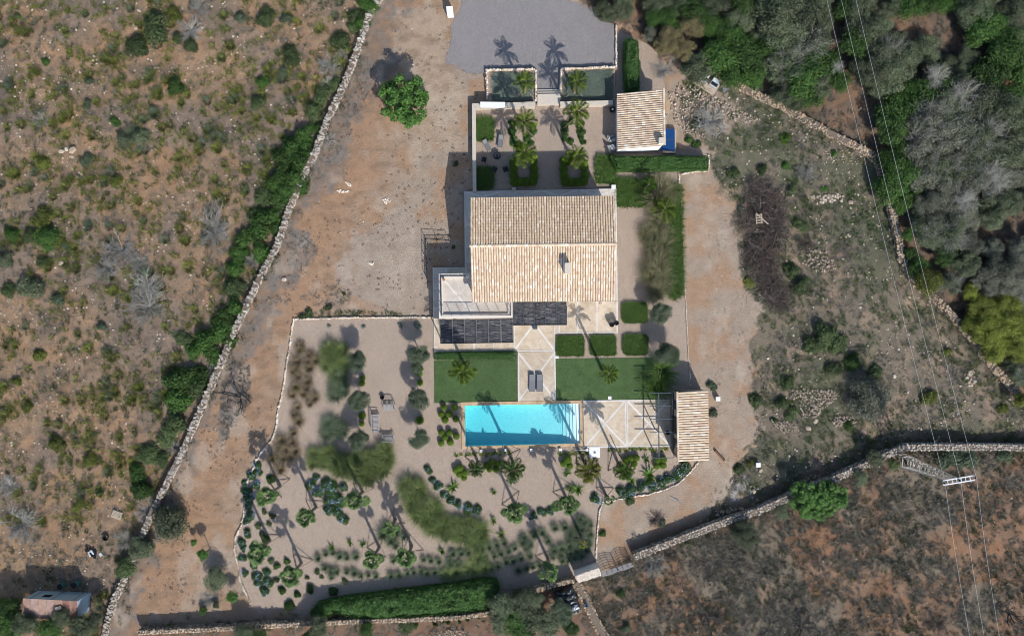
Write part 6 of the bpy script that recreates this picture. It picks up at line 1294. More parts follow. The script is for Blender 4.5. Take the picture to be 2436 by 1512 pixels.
pt = scatter(Fl, 1500, 33, .5, .5); merged('grey_green_scrub', LT, pt, R.uniform(.16, .5, len(pt)), 'scrub_green')
pt = scatter(Fl, 3600, 34, .5, .3); merged('dry_scrub', LT, pt, R.uniform(.15, .45, len(pt)), 'greytuft', zs=.5)
STR = [(v, [f]) for _, v, f in STONES]
Fr = F_right
def stones_on(name, poly, n, seed, lo, hi, mat, clump=.5, f=.5, p=3):
    pt = tr_free(scatter(poly, n, seed, clump, f)); s_ = lo + (hi - lo) * R.random(len(pt)) ** p; return merged(name, STR, pt, s_, mat, tilt=1)
stones_on('field_stones', Fl, 8000, 41, .035, .30, 'rubble', p=5)
drive = [(-11, 32), (-2, 32), (-5, 10), (-6, 0), (-8, -1), (-22, 0), (-24, -12), (-27, -20), (-26, -28), (-40, -31), (-36, -20), (-28, -4), (-20, 12), (-14, 26)]
stones_on('drive_stones', drive, 500, 42, .03, .2, 'rubble')
stones_on('right_field_stones', Fr, 3200, 43, .04, .34, 'rubble', .52, .5, p=5)
track = PL('B2', [(20, 190), (180, 250), (240, 700), (290, 1050), (420, 1180), (340, 1500), (380, 2000), (120, 2600), (-60, 2780), (60, 2400), (60, 2000), (-30, 1300), (-30, 400)])
stones_on('track_stones', track, 900, 44, .03, .16, 'rubble')
stones_on('south_field_stones', F_south, 900, 45, .04, .24, 'rubble')
for s, pol, n, nm in (('B1', [(290, 570), (420, 620), (560, 690), (740, 770), (690, 800), (560, 790), (480, 730), (380, 690), (310, 640)], 420, 'stones_beside_guest_house'), ('B1', [(200, 540), (320, 560), (380, 700), (380, 920), (260, 920), (160, 760), (130, 600)], 330, 'stone_rubble'), ('B3', [(620, 485), (930, 480), (1000, 520), (900, 590), (800, 690), (700, 690), (680, 560), (600, 550)], 600, 'rubble_mound'), ('B3', [(900, 690), (1060, 670), (1130, 720), (950, 760)], 160, 'rubble_patch'), ('B3', [(450, 700), (640, 720), (700, 780), (560, 800)], 160, 'rubble_patch'), ('B2', [(740, 760), (900, 740), (950, 900), (820, 930), (730, 860)], 260, 'rubble_patch'), ('B2', [(760, 360), (1010, 340), (1000, 400), (780, 420)], 70, 'rubble_patch'), ('B1', [(1130, 990), (1300, 960), (1420, 1010), (1370, 1060), (1180, 1060)], 120, 'rubble_patch'), ('B3', [(1880, 340), (1960, 340), (1980, 460), (1930, 460)], 50, 'rubble_patch'), ('B6', [(1480, 540), (1720, 520), (1730, 600), (1480, 610)], 160, 'rubble_patch'), ('B3', [(600, 1180), (760, 1110), (850, 1110), (860, 1150), (720, 1200), (610, 1230)], 150, 'fallen_wall_stones'), ('B4', [(1170, 370), (1420, 330), (1450, 400), (1200, 430)], 50, 'fallen_wall_stones')):
    pl = PL(s, pol); pt = tr_free(scatter(pl, n, n, .3, .5)); merged(nm, STR, pt, R.uniform(.05, .22, len(pt)) if n > 100 else R.uniform(.15, .42, len(pt)), 'rubble' if 'wall' not in nm else 'stone_tan', tilt=1, z=hz(pt[:, 0], pt[:, 1]) + R.uniform(0, .25 if n > 150 else .05, len(pt)))
GC = [raw(m) for m in BUS]
pt = tr_free(scatter(Fr, 2600, 51, .52, .45)); merged('low_green_scrub', LT, pt, R.uniform(.15, .5, len(pt)), 'scrub_green')
pt = tr_free(scatter(Fr, 2600, 52, .48, .4)); merged('grey_dry_scrub', LT, pt, R.uniform(.16, .46, len(pt)), 'greytuft', zs=.55)
TWR = [raw(twig_mesh('t', 600 + i, 5, 3, .5, .03)) for i in range(2)]
def raw_any(me):
    return raw(me)
pt = tr_free(scatter(Fr, 500, 53, .5, .4)); merged('scattered_twigs', TWR, pt, R.uniform(.25, .6, len(pt)), 'brush')
pt = scatter(F_south, 4600, 61, .5, .4); merged('dry_brushwood_grass', LT, pt, R.uniform(.2, .6, len(pt)), 'greytuft', zs=.7)
pt = scatter(F_south, 2400, 62, .5, .5); merged('brown_dry_grass', LT, pt, R.uniform(.15, .45, len(pt)), 'drytuft', zs=.7)
pt = scatter(F_south, 1500, 63, .52, .5); merged('olive_scrub', LT, pt, R.uniform(.2, .5, len(pt)), 'scrub_green', zs=.8)
pt = scatter(F_south, 600, 64, .5, .4); merged('scattered_twigs', TWR, pt, R.uniform(.3, .8, len(pt)), 'brush')
pt = scatter(F_wood, 2200, 71, .45, .4); merged('woodland_brush', LT, pt, R.uniform(.25, .6, len(pt)), 'greytuft', zs=.6)
pt = scatter(F_low, 700, 72, .5, .5); merged('lower_dry_scrub', LT, pt, R.uniform(.2, .5, len(pt)), 'greytuft', zs=.6)
pt = scatter(Fl, 900, 73, .5, .4); merged('scattered_twigs', TWR, pt, R.uniform(.2, .55, len(pt)), 'dead')
gpoly = [PL('A5', [(640, 430), (880, 480), (960, 640), (880, 800), (700, 950), (480, 1060), (360, 1200), (230, 1420), (290, 1500), (560, 1120), (1100, 900), (1250, 1000), (1300, 1100), (1050, 1150), (700, 1000)]), PL('Z4', [(20, 560), (170, 600), (200, 900), (60, 1050), (-60, 1300), (-80, 800)]), PL('A2', [(1050, 480), (1200, 380), (1250, 520), (1100, 900), (900, 1250), (760, 1400), (690, 1490), (830, 1150), (960, 880)])]
for pl in gpoly:
    pt = scatter(pl, 260, 77, .45, .8); merged('drive_weeds', LT, pt, R.uniform(.08, .3, len(pt)), 'greytuft', zs=.4); pt = scatter(pl, 120, 79, .45, .8); merged('drive_twigs', TWR, pt, R.uniform(.15, .45, len(pt)), 'brush', zs=.6)
pt = tr_free(scatter(drive, 900, 80, .54, .5)); merged('drive_weeds', LT, pt, R.uniform(.08, .26, len(pt)), 'brush', zs=.35)
pt = tr_free(scatter(track, 160, 81, .54, .5)); merged('track_weeds', LT, pt, R.uniform(.08, .24, len(pt)), 'greytuft', zs=.4)
for pl, n in ((PL('Z4', [(560, 195), (850, 130), (1400, 150), (1500, 190)]), 60), (PL('Z1', [(1950, 640), (2050, 560), (2150, 640), (2100, 720)]), 60)):
    pt = scatter(pl, n, 78, .2, .8); merged('edge_weeds', LT, pt, R.uniform(.15, .4, len(pt)), 'scrub_green')
for ln, n, m_ in ((W1, 260, 'greytuft'), (W1, 120, 'scrub_green'), (W7, 160, 'greytuft'), (W7, 90, 'scrub_green'), (W6, 120, 'greytuft'), (W6, 50, 'scrub_green'), (W8, 140, 'scrub_green')):
    al = along(ln, .1); pt = np.array([(q[0].x + random.gauss(0, .5), q[0].y + random.gauss(0, .5)) for q in random.sample(al, min(n, len(al)))]); merged('wall_weeds', LT, pt, R.uniform(.2, .6, len(pt)), m_, zs=1.1, z=hz(pt[:, 0], pt[:, 1]) + R.uniform(0, .5, len(pt)))
for s, x, y, r, lb in (('Z4', 835, 112, 38, 'bluish bush on the earth above the upper stone edging'), ('Z4', 670, 160, 48, 'low bluish bush against the upper stone edging'), ('Z4', 620, 190, 40, 'green weeds at the upper left corner of the edging'), ('A5', 1178, 1008, 22, 'tiny green bush on the bare drive'), ('Z1', 315, 1203, 26, 'little green plant in the villa’s shadow on the drive'), ('Z2', 305, 518, 18, 'tiny plant in the shaded yard by the wire fence')): shrub('small_weed_bush', lb, s, x, y, r, 'scrub_green', BUS, 'plant')
def rock(label, s, x, y, r, mat='rubble', z=0):
    q = P(s, x, y); rr = RR(s, r); tag(obj('rock', STONES[int(x) % 8][0], mat, None, (q.x, q.y, on(q) + rr * .25), x % 6, (rr * 2, rr * 1.5, rr * 1.2)), label, 'rock')
for s, x, y, r, lb in (('A1', 532, 1100, 34, 'largest pale rock in the small heap of the upper field'), ('A1', 450, 1110, 24, 'left pale rock of the small heap in the upper field'), ('A1', 530, 1150, 20, 'lower pale rock of the small heap in the upper field'), ('A1', 485, 1095, 18, 'small pale rock between the two bigger ones of the heap'), ('A1', 998, 200, 22, 'white rock beside the largest round green bush'), ('A3', 448, 418, 24, 'white rock on bare soil in the left field'), ('A5', 672, 880, 26, 'lone pale boulder on the ashy ground by the long wall'), ('B2', 1062, 405, 24, 'white flat rock in the right field'), ('B3', 1385, 385, 18, 'white rock between the power lines'), ('B1', 1378, 703, 14, 'pale rock on the brown clearing of the wood'), ('B3', 805, 715, 24, 'pale boulder below the rubble mound'), ('B3', 750, 765, 28, 'cracked pale boulder left of the rubble patch'), ('B3', 350, 1228, 22, 'orange-tinged rock near the pale spill'), ('B3', 400, 1075, 20, 'white rock under the white box')): rock(lb, s, x, y, r)
pt = []
for p, t_ in along(yard[:len(yard) - 2], .05, .5):
    if random.random() < .7: pt.append((p.x + random.gauss(0, .22), p.y + random.gauss(0, .22)))
pt = np.array(pt); merged('stray_gravel', STR, pt, R.uniform(.03, .09, len(pt)), 'grey_gravel', tilt=1, z=np.full(len(pt), .01))
for pts, nm in (([(1120, 120), (1150, 110), (1180, 130), (1225, 115), (1225, 135), (1160, 140)], 'A5'), ([(1500, 200), (1560, 180), (1585, 220), (1550, 235)], 'A5'), ([(1195, 45), (1240, 65), (1240, 85), (1215, 70)], 'A5'), ([(1390, 730), (1430, 740), (1435, 765), (1395, 745)], 'A5')):
    pl = PL(nm, pts); pt = scatter(pl, 26, 5, .1, 1); merged('exposed_bedrock', STR, pt, R.uniform(.12, .3, len(pt)), 'stone_pale', tilt=1, z=hz(pt[:, 0], pt[:, 1]) - .02)

# ================================================================== things
def lounger(label, s, x, y, rz, L=2.0, w=.68, back=.5, mat='greyfab', group=None, tilt=.12, leg=.3):
    o = thing('sun_lounger', label, 'sun lounger', group, P(s, x, y), rz)
    b0 = L / 2 - L * .34
    MB().box((0, -L * .17, leg + .05), (w, L * .66, .07)).build('seat_pad', mat, o)
    mb = MB(); c, s_ = math.cos(tilt), math.sin(tilt); mb.box((0, b0 + L * .17 * c, leg + .06 + L * .17 * s_), (w, L * .33, .07), M3=np.array(Matrix.Rotation(tilt, 3, 'X'))); mb.build('backrest', mat, o)
    mb = MB()
    for sx in (-1, 1): mb.box((sx * (w / 2 + .015), 0, leg), (.035, L, .07))
    for sy in (-1, 1): mb.box((0, sy * (L / 2 - .02), leg), (w - .02, .035, .06))
    mb.build('frame', 'steel', o)
    for sx in (-1, 1):
        for sy in (-1, 1): MB().box((sx * (w / 2), sy * (L / 2 - .18), leg / 2), (.05, .05, leg)).build('leg', 'steel', o)
    for k in range(5): MB().box((0, -L * .46 + L * .12 * k, leg + .09), (w - .04, .02, .012)).build('seam', 'steel', o)
    return o
lounger('left grey sun lounger of the pair between the lawns', 'Z3', 882, 215, -.01, group='pair of poolside loungers', L=1.75, w=.58)
lounger('right grey sun lounger of the pair between the lawns', 'Z3', 937, 215, -.01, group='pair of poolside loungers', L=1.75, w=.58)
lounger('slanted grey recliner left of the other in the courtyard', 'Z1', 549, 1070, math.radians(28), L=1.25, w=.42, tilt=.5)
lounger('grey recliner right of the slanted one in the courtyard', 'Z1', 650, 1040, math.radians(-8), L=1.3, w=.46, tilt=.6)
# striped deck chairs by the guest house
t = NT('striped_canvas'); wv = t.n('TexWave', Vector=t.n('TexCoord').outputs['Object'], Scale=2.6); M['stripe'] = t.col(t.ramp(wv.outputs['Fac'], [(.42, (.55, .57, .60)), (.5, (.02, .025, .035))]), .85)
for x, y, rz, lb in ((1467, 1022, -.1, 'upper striped deck chair by the guest house wall'), (1470, 1088, .3, 'lower striped deck chair by the guest house wall')):
    o = thing('deck_chair', lb, 'deck chair', 'striped deck chairs', P('Z1', x, y), rz - math.pi / 2)
    MB().box((0, .05, .34), (.62, .55, .06)).build('seat', 'stripe', o)
    mb = MB(); mb.box((0, -.38, .58), (.62, .55, .05), M3=np.array(Matrix.Rotation(-.95, 3, 'X'))); mb.build('backrest', 'stripe', o)
    for sx in (-1, 1):
        MB().bar((sx * .33, .35, .02), (sx * .33, -.45, .5), .04).build('side_bar', 'timber', o); MB().bar((sx * .33, -.35, .02), (sx * .33, .3, .36), .04).build('side_bar', 'timber', o)
# garden seats of slats
def slat_seat(label, s, x, y, rz, w, dp, n, cat, name):
    o = thing(name, label, cat, 'slatted garden seats', P(s, x, y), rz)
    for k in range(n): MB().box((-w / 2 + w * (k + .5) / n, 0, .42), (w / n * .62, dp, .028)).build('slat', 'timber', o)
    MB().box((0, dp / 2 - .03, .39), (w, .06, .05)).build('rail', 'timber', o); MB().box((0, -dp / 2 + .03, .39), (w, .06, .05)).build('rail', 'timber', o)
    for sx in (-1, 1):
        MB().box((sx * (w / 2 + .03), -.02, .64), (.06, dp + .06, .035)).build('armrest', 'timber', o)
        for yy in (-dp / 2 + .03, dp / 2 + .02): MB().box((sx * (w / 2 + .03), yy, .32 if yy < 0 else .45), (.055, .055, .64 if yy < 0 else .9)).build('leg', 'timber', o)
    MB().box((0, dp / 2 + .03, .88), (w + .1, .05, .07)).build('back_rail', 'timber', o)
    for k in range(max(4, n // 2)): MB().box((-w / 2 + w * (k + .5) / max(4, n // 2), dp / 2 + .03, .65), (.05, .025, .4)).build('back_slat', 'timber', o)
slat_seat('upper slatted wooden armchair in the gravel garden', 'Z4', 1372, 962, 0.02, 1.05, .62, 8, 'armchair', 'garden_armchair')
slat_seat('lower slatted wooden armchair in the gravel garden', 'Z4', 1366, 1222, math.pi + .02, 1.0, .58, 8, 'armchair', 'garden_armchair')
slat_seat('long slatted wooden bench left of the two armchairs', 'Z4', 1258, 1098, math.pi / 2 + .02, 1.75, .62, 14, 'bench', 'garden_bench')
o = thing('fire_bowl', 'round black fire bowl with a handle above the garden armchairs', 'fire bowl', loc=P('Z4', 1311, 876))
MB().lathe((0, 0, 0), [(.08, 0), (.14, .08), (.22, .22), (.235, .3), (.20, .29), (.12, .18), (.02, .15)], 24).build('bowl', 'iron', o); MB().bar((-.1, .2, .27), (-.17, .42, .32), .03).build('handle', 'iron', o)
for x, y, lb in ((1460, 1085, 'left tall black pot of the pair on the terrace'), (1493, 1073, 'right tall black pot of the pair on the terrace')):
    o = thing('black_pot', lb, 'plant pot', 'black pots on the terrace', P('Z2', x, y)); MB().lathe((0, 0, .08), [(.16, 0), (.22, .3), (.245, .72), (.25, .8), (.21, .8), (.2, .66), (.01, .66)], 24).build('vessel', 'iron', o)
o = thing('black_pot', 'black round pot under the steel pergola by the pool house', 'plant pot', None, P('Z3', 1869, 575)); MB().lathe((0, 0, .08), [(.14, 0), (.2, .3), (.22, .55), (.18, .55), (.17, .45), (.01, .45)], 20).build('vessel', 'iron', o)
o = thing('round_table', 'round black metal table with wheel-like top in the courtyard', 'table', loc=P('Z1', 625, 1150))
MB().tube([(.36 * math.cos(a * .2618), .36 * math.sin(a * .2618), .5) for a in range(25)], .028, 6, False).build('rim', 'iron', o)
for k in range(8): a = k * math.pi / 4; MB().bar((.1 * math.cos(a), .1 * math.sin(a), .49), (.35 * math.cos(a), .35 * math.sin(a), .49), .07, .02).build('spoke', 'steel', o)
MB().lathe((0, 0, .0), [(.2, 0), (.2, .02), (.04, .04), (.04, .47), (.14, .48), (.14, .50)], 16).build('pedestal', 'iron', o); MB().lathe((0, 0, .43), [(.34, 0), (.34, .03)], 24).build('tray', 'iron', o)
for x, y, rz, lb in ((530, 1178, 1.3, 'dark metal chair left of the round courtyard table'), (607, 1250, 2.6, 'dark metal chair below the round courtyard table'), (688, 1250, 3.4, 'dark metal chair lower right of the round courtyard table')):
    o = thing('metal_chair', lb, 'chair', 'metal chairs round the courtyard table', P('Z1', x, y), rz)
    MB().box((0, 0, .43), (.46, .46, .03)).build('seat', 'dark_steel', o); mb = MB()
    for k in range(5): mb.box((-.18 + .09 * k, -.25, .66), (.03, .02, .42))
    mb.box((0, -.25, .88), (.46, .03, .04)); mb.build('backrest', 'dark_steel', o)
    for sx in (-1, 1):
        for sy in (-1, 1): MB().bar((sx * .25, sy * .25, 0), (sx * .2, sy * .2, .42), .03).build('leg', 'dark_steel', o)
        MB().box((sx * .24, 0, .63), (.03, .46, .03)).build('armrest', 'dark_steel', o)
def boxed(name, label, cat, s, x, y, sz, mat, lid=None, rz=0, z0=0):
    q = P(s, x, y, sz[2]); o = thing(name, label, cat, None, (q.x, q.y, (0 if inside_g(q) else on(q)) + z0), rz)
    MB().box((0, 0, sz[2] / 2), sz).build('body', mat, o); MB().box((0, 0, sz[2] + .02), (sz[0] * 1.06, sz[1] * 1.06, .045)).build('lid', lid or mat, o)
    return o
boxed('awning_box', 'long white metal canopy box on the courtyard’s upper wall', 'canopy', 'Y4', 405, 888, (2.35, .5, .3), 'whitep', z0=.96, rz=-.01)
boxed('meter_box', 'white box beside the top edge of the grey gravel yard', 'utility box', 'Z1', 278, 78, (.62, .8, .9), 'whitep', rz=.1)
boxed('utility_box', 'white box with shadow behind the pool house', 'utility box', 'Z3', 2248, 335, (.4, .4, .5), 'whitep')
boxed('utility_box', 'white box beside the bright yellow-green bush above the pale spill', 'utility box', 'B3', 385, 1037, (.42, .42, .45), 'whitep')
boxed('drain_cover', 'small pale square pillar at the villa’s shaded north side', 'cover', 'Z1', 748, 1387, (.36, .32, .35), 'masonry'); boxed('drain_cover', 'small white square pillar at the villa’s upper right corner', 'cover', 'Z1', 1480, 1371, (.4, .36, .4), 'white')
boxed('floor_box', 'small white square cover on the right lawn', 'cover', 'Z3', 1452, 326, (.32, .30, .06), 'whitep'); boxed('floor_box', 'small white square cover beside the hedge blocks at lawn corner', 'cover', 'Z3', 1066, 28, (.34, .26, .06), 'whitep')
for x, y, lb in ((508, 712, 'leftmost'), (690, 706, 'second'), (875, 705, 'middle'), (1088, 703, 'fourth'), (1283, 706, 'rightmost')):
    o = thing('pool_lamp', '%s small white lamp along the pool’s lower coping' % lb, 'lamp', 'white lamps below the pool', P('Z3', x, y)); MB().lathe((0, 0, 0), [(.12, 0), (.12, .05), (.05, .06), (.05, .2)], 12).build('post', 'whitep', o); MB().box((0, 0, .26), (.26, .26, .12)).build('head', 'whitep', o)
o = thing('shower', 'outdoor shower with curved pipe on a white tray below pool deck', 'shower', loc=P('Z3', 1340, 724))
MB().box((0, 0, .06), (1.08, 1.08, .14)).build('tray', 'white', o); MB().box((0, 0, .14), (.2, .2, .02)).build('drain', 'steel', o)
MB().tube([(-.5, -.48, .13), (-.5, -.48, 2.1), (-.42, -.42, 2.25), (-.25, -.28, 2.28)], .03, 8).build('pipe', 'steel', o); MB().lathe((-.22, -.25, 2.2), [(.11, 0), (.11, .03), (.03, .07)], 14).build('shower_head', 'steel', o)
o = thing('handrail', 'white rail lying along the coping below the pool steps', 'rail', loc=P('Z3', 1240, 712, .3)); MB().bar((-.62, 0, 0), (.62, .03, 0), .05).build('bar', 'whitep', o)
for x in (-.6, .6): MB().bar((x, 0, -.3), (x, 0, 0), .04).build('foot', 'whitep', o)
o = thing('garden_post', 'slim dark post standing between pool deck and spiky row', 'post', loc=P('Z3', 1522, 745)); MB().bar((0, 0, 0), (0, 0, 1.9), .07).build('shaft', 'iron', o); MB().box((0, 0, 1.92), (.12, .12, .05)).build('cap', 'iron', o)
q = P('Y3', 250, 490, .5); o = thing('wall_lamp', 'round white-topped lamp on the guest house wall by the courtyard', 'lamp', loc=(q.x - .12, q.y, 0)); MB().lathe((0, 0, 0), [(.24, 0), (.27, .35), (.22, .36), (.2, .3)], 16).build('urn', 'iron', o); MB().lathe((0, 0, .35), [(.1, 0), (.12, .1), (.02, .14)], 14).build('globe', 'whitep', o)
# wire fence of the shaded yard
wf = thing('wire_fence', 'low dark wire fence round the shaded yard left of the villa', 'fence'); fp = PL('Z2', [(270, 466), (94, 452), (104, 748)], 1.0)
for a, b in zip(fp[:-1], fp[1:]):
    MB().bar(a, b, .035).build('top_rail', 'dark_steel', wf); MB().bar(a - Vector((0, 0, .9)), b - Vector((0, 0, .9)), .03).build('bottom_rail', 'dark_steel', wf)
    n = int((b - a).length / 1.3) + 1; mb = MB()
    for k in range(n + 1): p = a.lerp(b, k / n); MB().bar((p.x, p.y, -.05), p, .045).build('fence_post', 'dark_steel', wf)
    for k in range(int((b - a).length / .12)): p = a.lerp(b, k * .12 / (b - a).length); mb.bar(p, p - Vector((0, 0, .9)), .008)
    tag(mb.build('wire_mesh', 'dark_steel', wf), kind='stuff')
# water tanks / heaters on a timber base, dish
o = thing('timber_base', 'pale timber platform at the top end of the tan wall', 'platform', loc=P('B1', 380, 545)); o.rotation_euler.z = math.radians(-33)
for k in range(6): MB().box((0, -.55 + .22 * k, .12), (2.5, .19, .04)).build('plank', 'pallet', o)
for x in (-1.0, 0, 1.0): MB().box((x, 0, .05), (.1, 1.3, .1)).build('bearer', 'pallet', o)
for (x, y), lb in (((368, 500), 'left pale grey sloping-lid unit on the timber platform'), ((436, 540), 'right pale grey sloping-lid unit on the timber platform')):
    p = P('B1', x, y, .5); o = thing('heating_unit', lb, 'heating unit', 'units on the timber platform', (p.x, p.y, .14), math.radians(-33))
    MB().prism([(-.4, -.33), (.4, -.33), (.4, .33), (-.4, .33)], 0, [.45, .45, .8, .8]).build('casing', 'palegrey', o); MB().add([(-.36, -.30, .485), (.36, -.30, .485), (.36, -.02, .64), (-.36, -.02, .64)], [(0, 1, 2, 3)]).build('dark_panel', 'glass', o)
o = thing('satellite_dish', 'white satellite dish on a short mast beside the tan wall', 'satellite dish', loc=P('B1', 490, 592)); MB().tube([(0, 0, 0), (0, 0, .8)], .03).build('mast', 'whitep', o)
mb = MB(); mb.lathe((0, 0, 0), [(.01, -.06), (.2, -.045), (.36, 0), (.37, .01), (.35, .015), (.2, -.03), (.01, -.045)], 20); dd_ = mb.build('dish', 'whitep', o); dd_.location = (-.05, 0, .8); dd_.rotation_euler = (0, math.radians(-75), .1)
MB().bar((0, 0, .75), (.38, .0, .8), .03).build('feed_arm', 'whitep', o)
# pylon and lines
py_ = thing('pylon', 'pale lattice power pylon leaning over the lower right field', 'pylon', loc=P('B3', 1430, 1000)); hp = 10.4; bl = Vector(py_.location); leg = []
for k in range(4):
    sx, sy = ((-1, -1), (1, -1), (1, 1), (-1, 1))[k]; a, b = Vector((sx * .62, sy * .62, -.1)), Vector((sx * .16, sy * .16, hp)); leg.append((a, b)); MB().bar(a, b, .085).build('leg', 'masonry', py_)
for j in range(14):
    for k in range(4):
        (a, b), (c, e) = leg[k], leg[(k + 1) % 4]; p, r_ = a.lerp(b, j / 14), c.lerp(e, (j + 1) / 14); MB().bar(p, r_, .05).build('brace', 'masonry', py_)
        if j % 2 == 0: MB().bar(a.lerp(b, j / 14), c.lerp(e, j / 14), .05).build('brace', 'masonry', py_)
t0 = P('B5', 1205, 320, hp); t1 = P('B5', 1448, 280, hp); ad = (t1 - t0).normalized(); an = Vector((-ad.y, ad.x, 0)); mid = (t0 + t1) / 2
arm = thing('unused', '', ''); bpy.data.objects.remove(arm)
for s_ in (-.2, .2): MB().bar(t0 + an * s_ - bl, t1 + an * s_ - bl, .09).build('crossarm', 'whitep', py_)
for k in range(8): p = t0.lerp(t1, k / 7); MB().bar(p - an * .2 - bl, p + an * .2 - bl, .05).build('crossarm_brace', 'whitep', py_)
ends = [t0, mid, t1]
nth = [P('D', 1938, -110, hp), P('D', 1972, -110, hp), P('D', 2006, -110, hp)]; sth = [P('D', 2328, 1640, hp), P('D', 2361, 1640, hp), P('D', 2397, 1640, hp)]
M['wire'] = plain('power_wire', (.42, .43, .42), .4, .3, .05)
for k in range(3):
    MB().lathe(ends[k] - bl + Vector((0, 0, .04)), [(.05, 0), (.09, .06), (.05, .12), (.09, .18), (.05, .26)], 10).build('insulator', 'glass', py_)
    w_ = MB()
    for e in (nth[k], sth[k]):
        pts = []
        for j in range(15): u = j / 14; p = ends[k].lerp(e, u); p.z = hp + .3 - 4 * .35 * u * (1 - u); pts.append(p)
        w_.tube(pts, .017, 5)
    tag(w_.build('power_line', 'wire'), '%s of the three power wires crossing the right side' % ('left', 'middle', 'right')[k], 'power line', 'power lines')
# gate of poles, gate pier wall
gp_ = thing('gate_pier_wall', 'thick pale stone gate pier wall beside the pole gate', 'wall'); gq = PL('Y5', [(715, 488), (1222, 305), (1282, 460), (800, 618)], 2.0)
MB().prism(gq, -.1, 2.0).build('body', 'stone_pale', gp_)
cx_ = sum(gq, Vector()) / 4; its = []
for k in range(330):
    p = quad_lerp(gq, random.random(), random.random()); its.append((Vector((p.x, p.y, 2.0)), (random.uniform(.12, .24), random.uniform(.1, .2), .1), random.uniform(0, 6), 0))
put_stones(gp_, its, 'stone_pale', 280)
g0, g1 = P('B4', 112, 932, .2), P('B4', 398, 838, .2); gm = g0.lerp(g1, .52)
for (a, b), lb in (((g0, gm), 'left leaf of the rustic pole gate in the lower wall'), ((gm, g1), 'right leaf of the rustic pole gate in the lower wall')):
    o = thing('pole_gate', lb, 'gate', 'leaves of the pole gate', (a.x, a.y, 0)); e = (b - a) * .985; e.z = 0; ad = e.normalized()
    for u in (0.02, 1): MB().bar(e * u + Vector((0, 0, .05)), e * u + Vector((0, 0, 1.35)), .07).build('stile', 'timber', o)
    for k in range(7):
        h0 = .15 + .19 * k; bow = .25 * math.sin(k / 6 * 1.4)
        MB().tube([e * u + Vector((0, 0, h0 + bow * math.sin(math.pi * u) * 1.0)) for u in (0, .25, .5, .75, 1)], .032, 5).build('pole', 'timber', o)
    for u in (.33, .66): MB().bar(e * u + Vector((0, .04, .1)), e * u + Vector((0, .04, 1.55)), .05).build('upright', 'timber', o)
# tarpaulin-covered trailer
o = thing('covered_trailer', 'trailer under crumpled shiny black tarpaulin beside the tan wall', 'trailer', loc=P('Y5', 560, 990)); o.rotation_euler.z = math.radians(20)
gxx = np.linspace(-1.0, 1.0, 40); gyy = np.linspace(-1.35, 1.35, 52); XX_, YY_ = np.meshgrid(gxx, gyy)
hh = .95 - .12 * np.abs(XX_) ** 3 + .10 * np.sin(YY_ * 9 + 1.5 * vn(XX_ * 2 + 50, YY_ * 2 + 50) * 3) * (YY_ > -.3) + .35 * (vn.fbm(XX_ + 50, YY_ + 50, 4, 3.2) - .5); edge = np.maximum(np.abs(XX_) / 1.0, np.abs(YY_) / 1.35); hh = np.where(edge > .96, .12, hh)
mb = MB(); qi = np.arange(40 * 52).reshape(52, 40); mb.add(np.column_stack([XX_.ravel(), YY_.ravel(), hh.ravel()]), np.stack([qi[:-1, :-1], qi[:-1, 1:], qi[1:, 1:], qi[1:, :-1]], -1).reshape(-1, 4))
t = NT('black_tarpaulin'); t.b.inputs['Specular IOR Level'].default_value = .8; t.bump(t.noise(5, 4, .7), .5, .05); mb.build('tarpaulin', t.col((.012, .016, .02), .22), o, True)
mb = MB(); mb.add([(x * .7 + .15, y * .25 - .62, 1.02 + .12 * math.cos(y * 1.4) + .05 * math.sin(x * 7)) for y in np.linspace(-1, 1, 8) for x in np.linspace(-1, 1, 14)], [(j * 14 + i, j * 14 + i + 1, j * 14 + i + 15, j * 14 + i + 14) for j in range(7) for i in range(13)])
t = NT('clear_sheet'); t.b.inputs['Specular IOR Level'].default_value = 1; t.bump(t.noise(6, 4, .8), .8, .08); mb.build('plastic_sheet', t.col(t.ramp(t.noise(3.5, 4, .8, dist=1), [(.48, (.02, .03, .05)), (.55, (.55, .6, .7))]), .15), o, True)
MB().box((0, -1.45, .2), (1.9, .12, .3)).build('tailboard', 'pallet', o); MB().bar((-1.08, -.3, 1.0), (-1.02, .9, 1.0), .05).build('pole', 'palegrey', o)
for sx in (-1, 1): MB().lathe((sx * 1.0, 0, .02), [(.2, 0), (.25, .1), (.2, .2)], 12).build('wheel', 'iron', o)
t = NT('blue_plastic'); M['bluep'] = t.col((.03, .20, .36), .4)
o = thing('blue_bucket', 'blue plastic bucket on the tan wall beside the tarpaulin', 'bucket', loc=P('Y5', 957, 1085, .5)); MB().lathe((0, 0, 0), [(.12, 0), (.17, .28), (.185, .3), (.16, .29), (.11, .04), (.01, .04)], 18).build('body', 'bluep', o); MB().bar((-.17, 0, .3), (.17, 0, .32), .02).build('handle', 'steel', o)
o = thing('plank', 'grey loose plank lying on bare ground outside the edging', 'plank', loc=P('B4', 795, 262)); MB().box((0, 0, .05), (1.0, .08, .05), rz=math.radians(-38)).build('board', 'timber', o); MB().box((.1, .05, .03), (.4, .06, .03), rz=math.radians(-20)).build('splinter', 'timber', o)
o = thing('rusty_pipe', 'rusty dark pipe section lying on the earth track', 'pipe', loc=P('B3', 97, 962)); o.rotation_euler.z = math.radians(-47)
MB().tube([(-.68, 0, .1), (.68, 0, .1)], .11, 12).build('pipe_body', 'rust', o)
for x in (-.66, .66): MB().tube([(x - .03, 0, .1), (x + .03, 0, .1)], .14, 12).build('flange', 'rust', o)
o = thing('wooden_pallet', 'wooden pallet lying tilted near the lower end of the long wall', 'pallet', loc=P('A4', 796, 690)); o.rotation_euler = (0, 0, math.radians(-20))
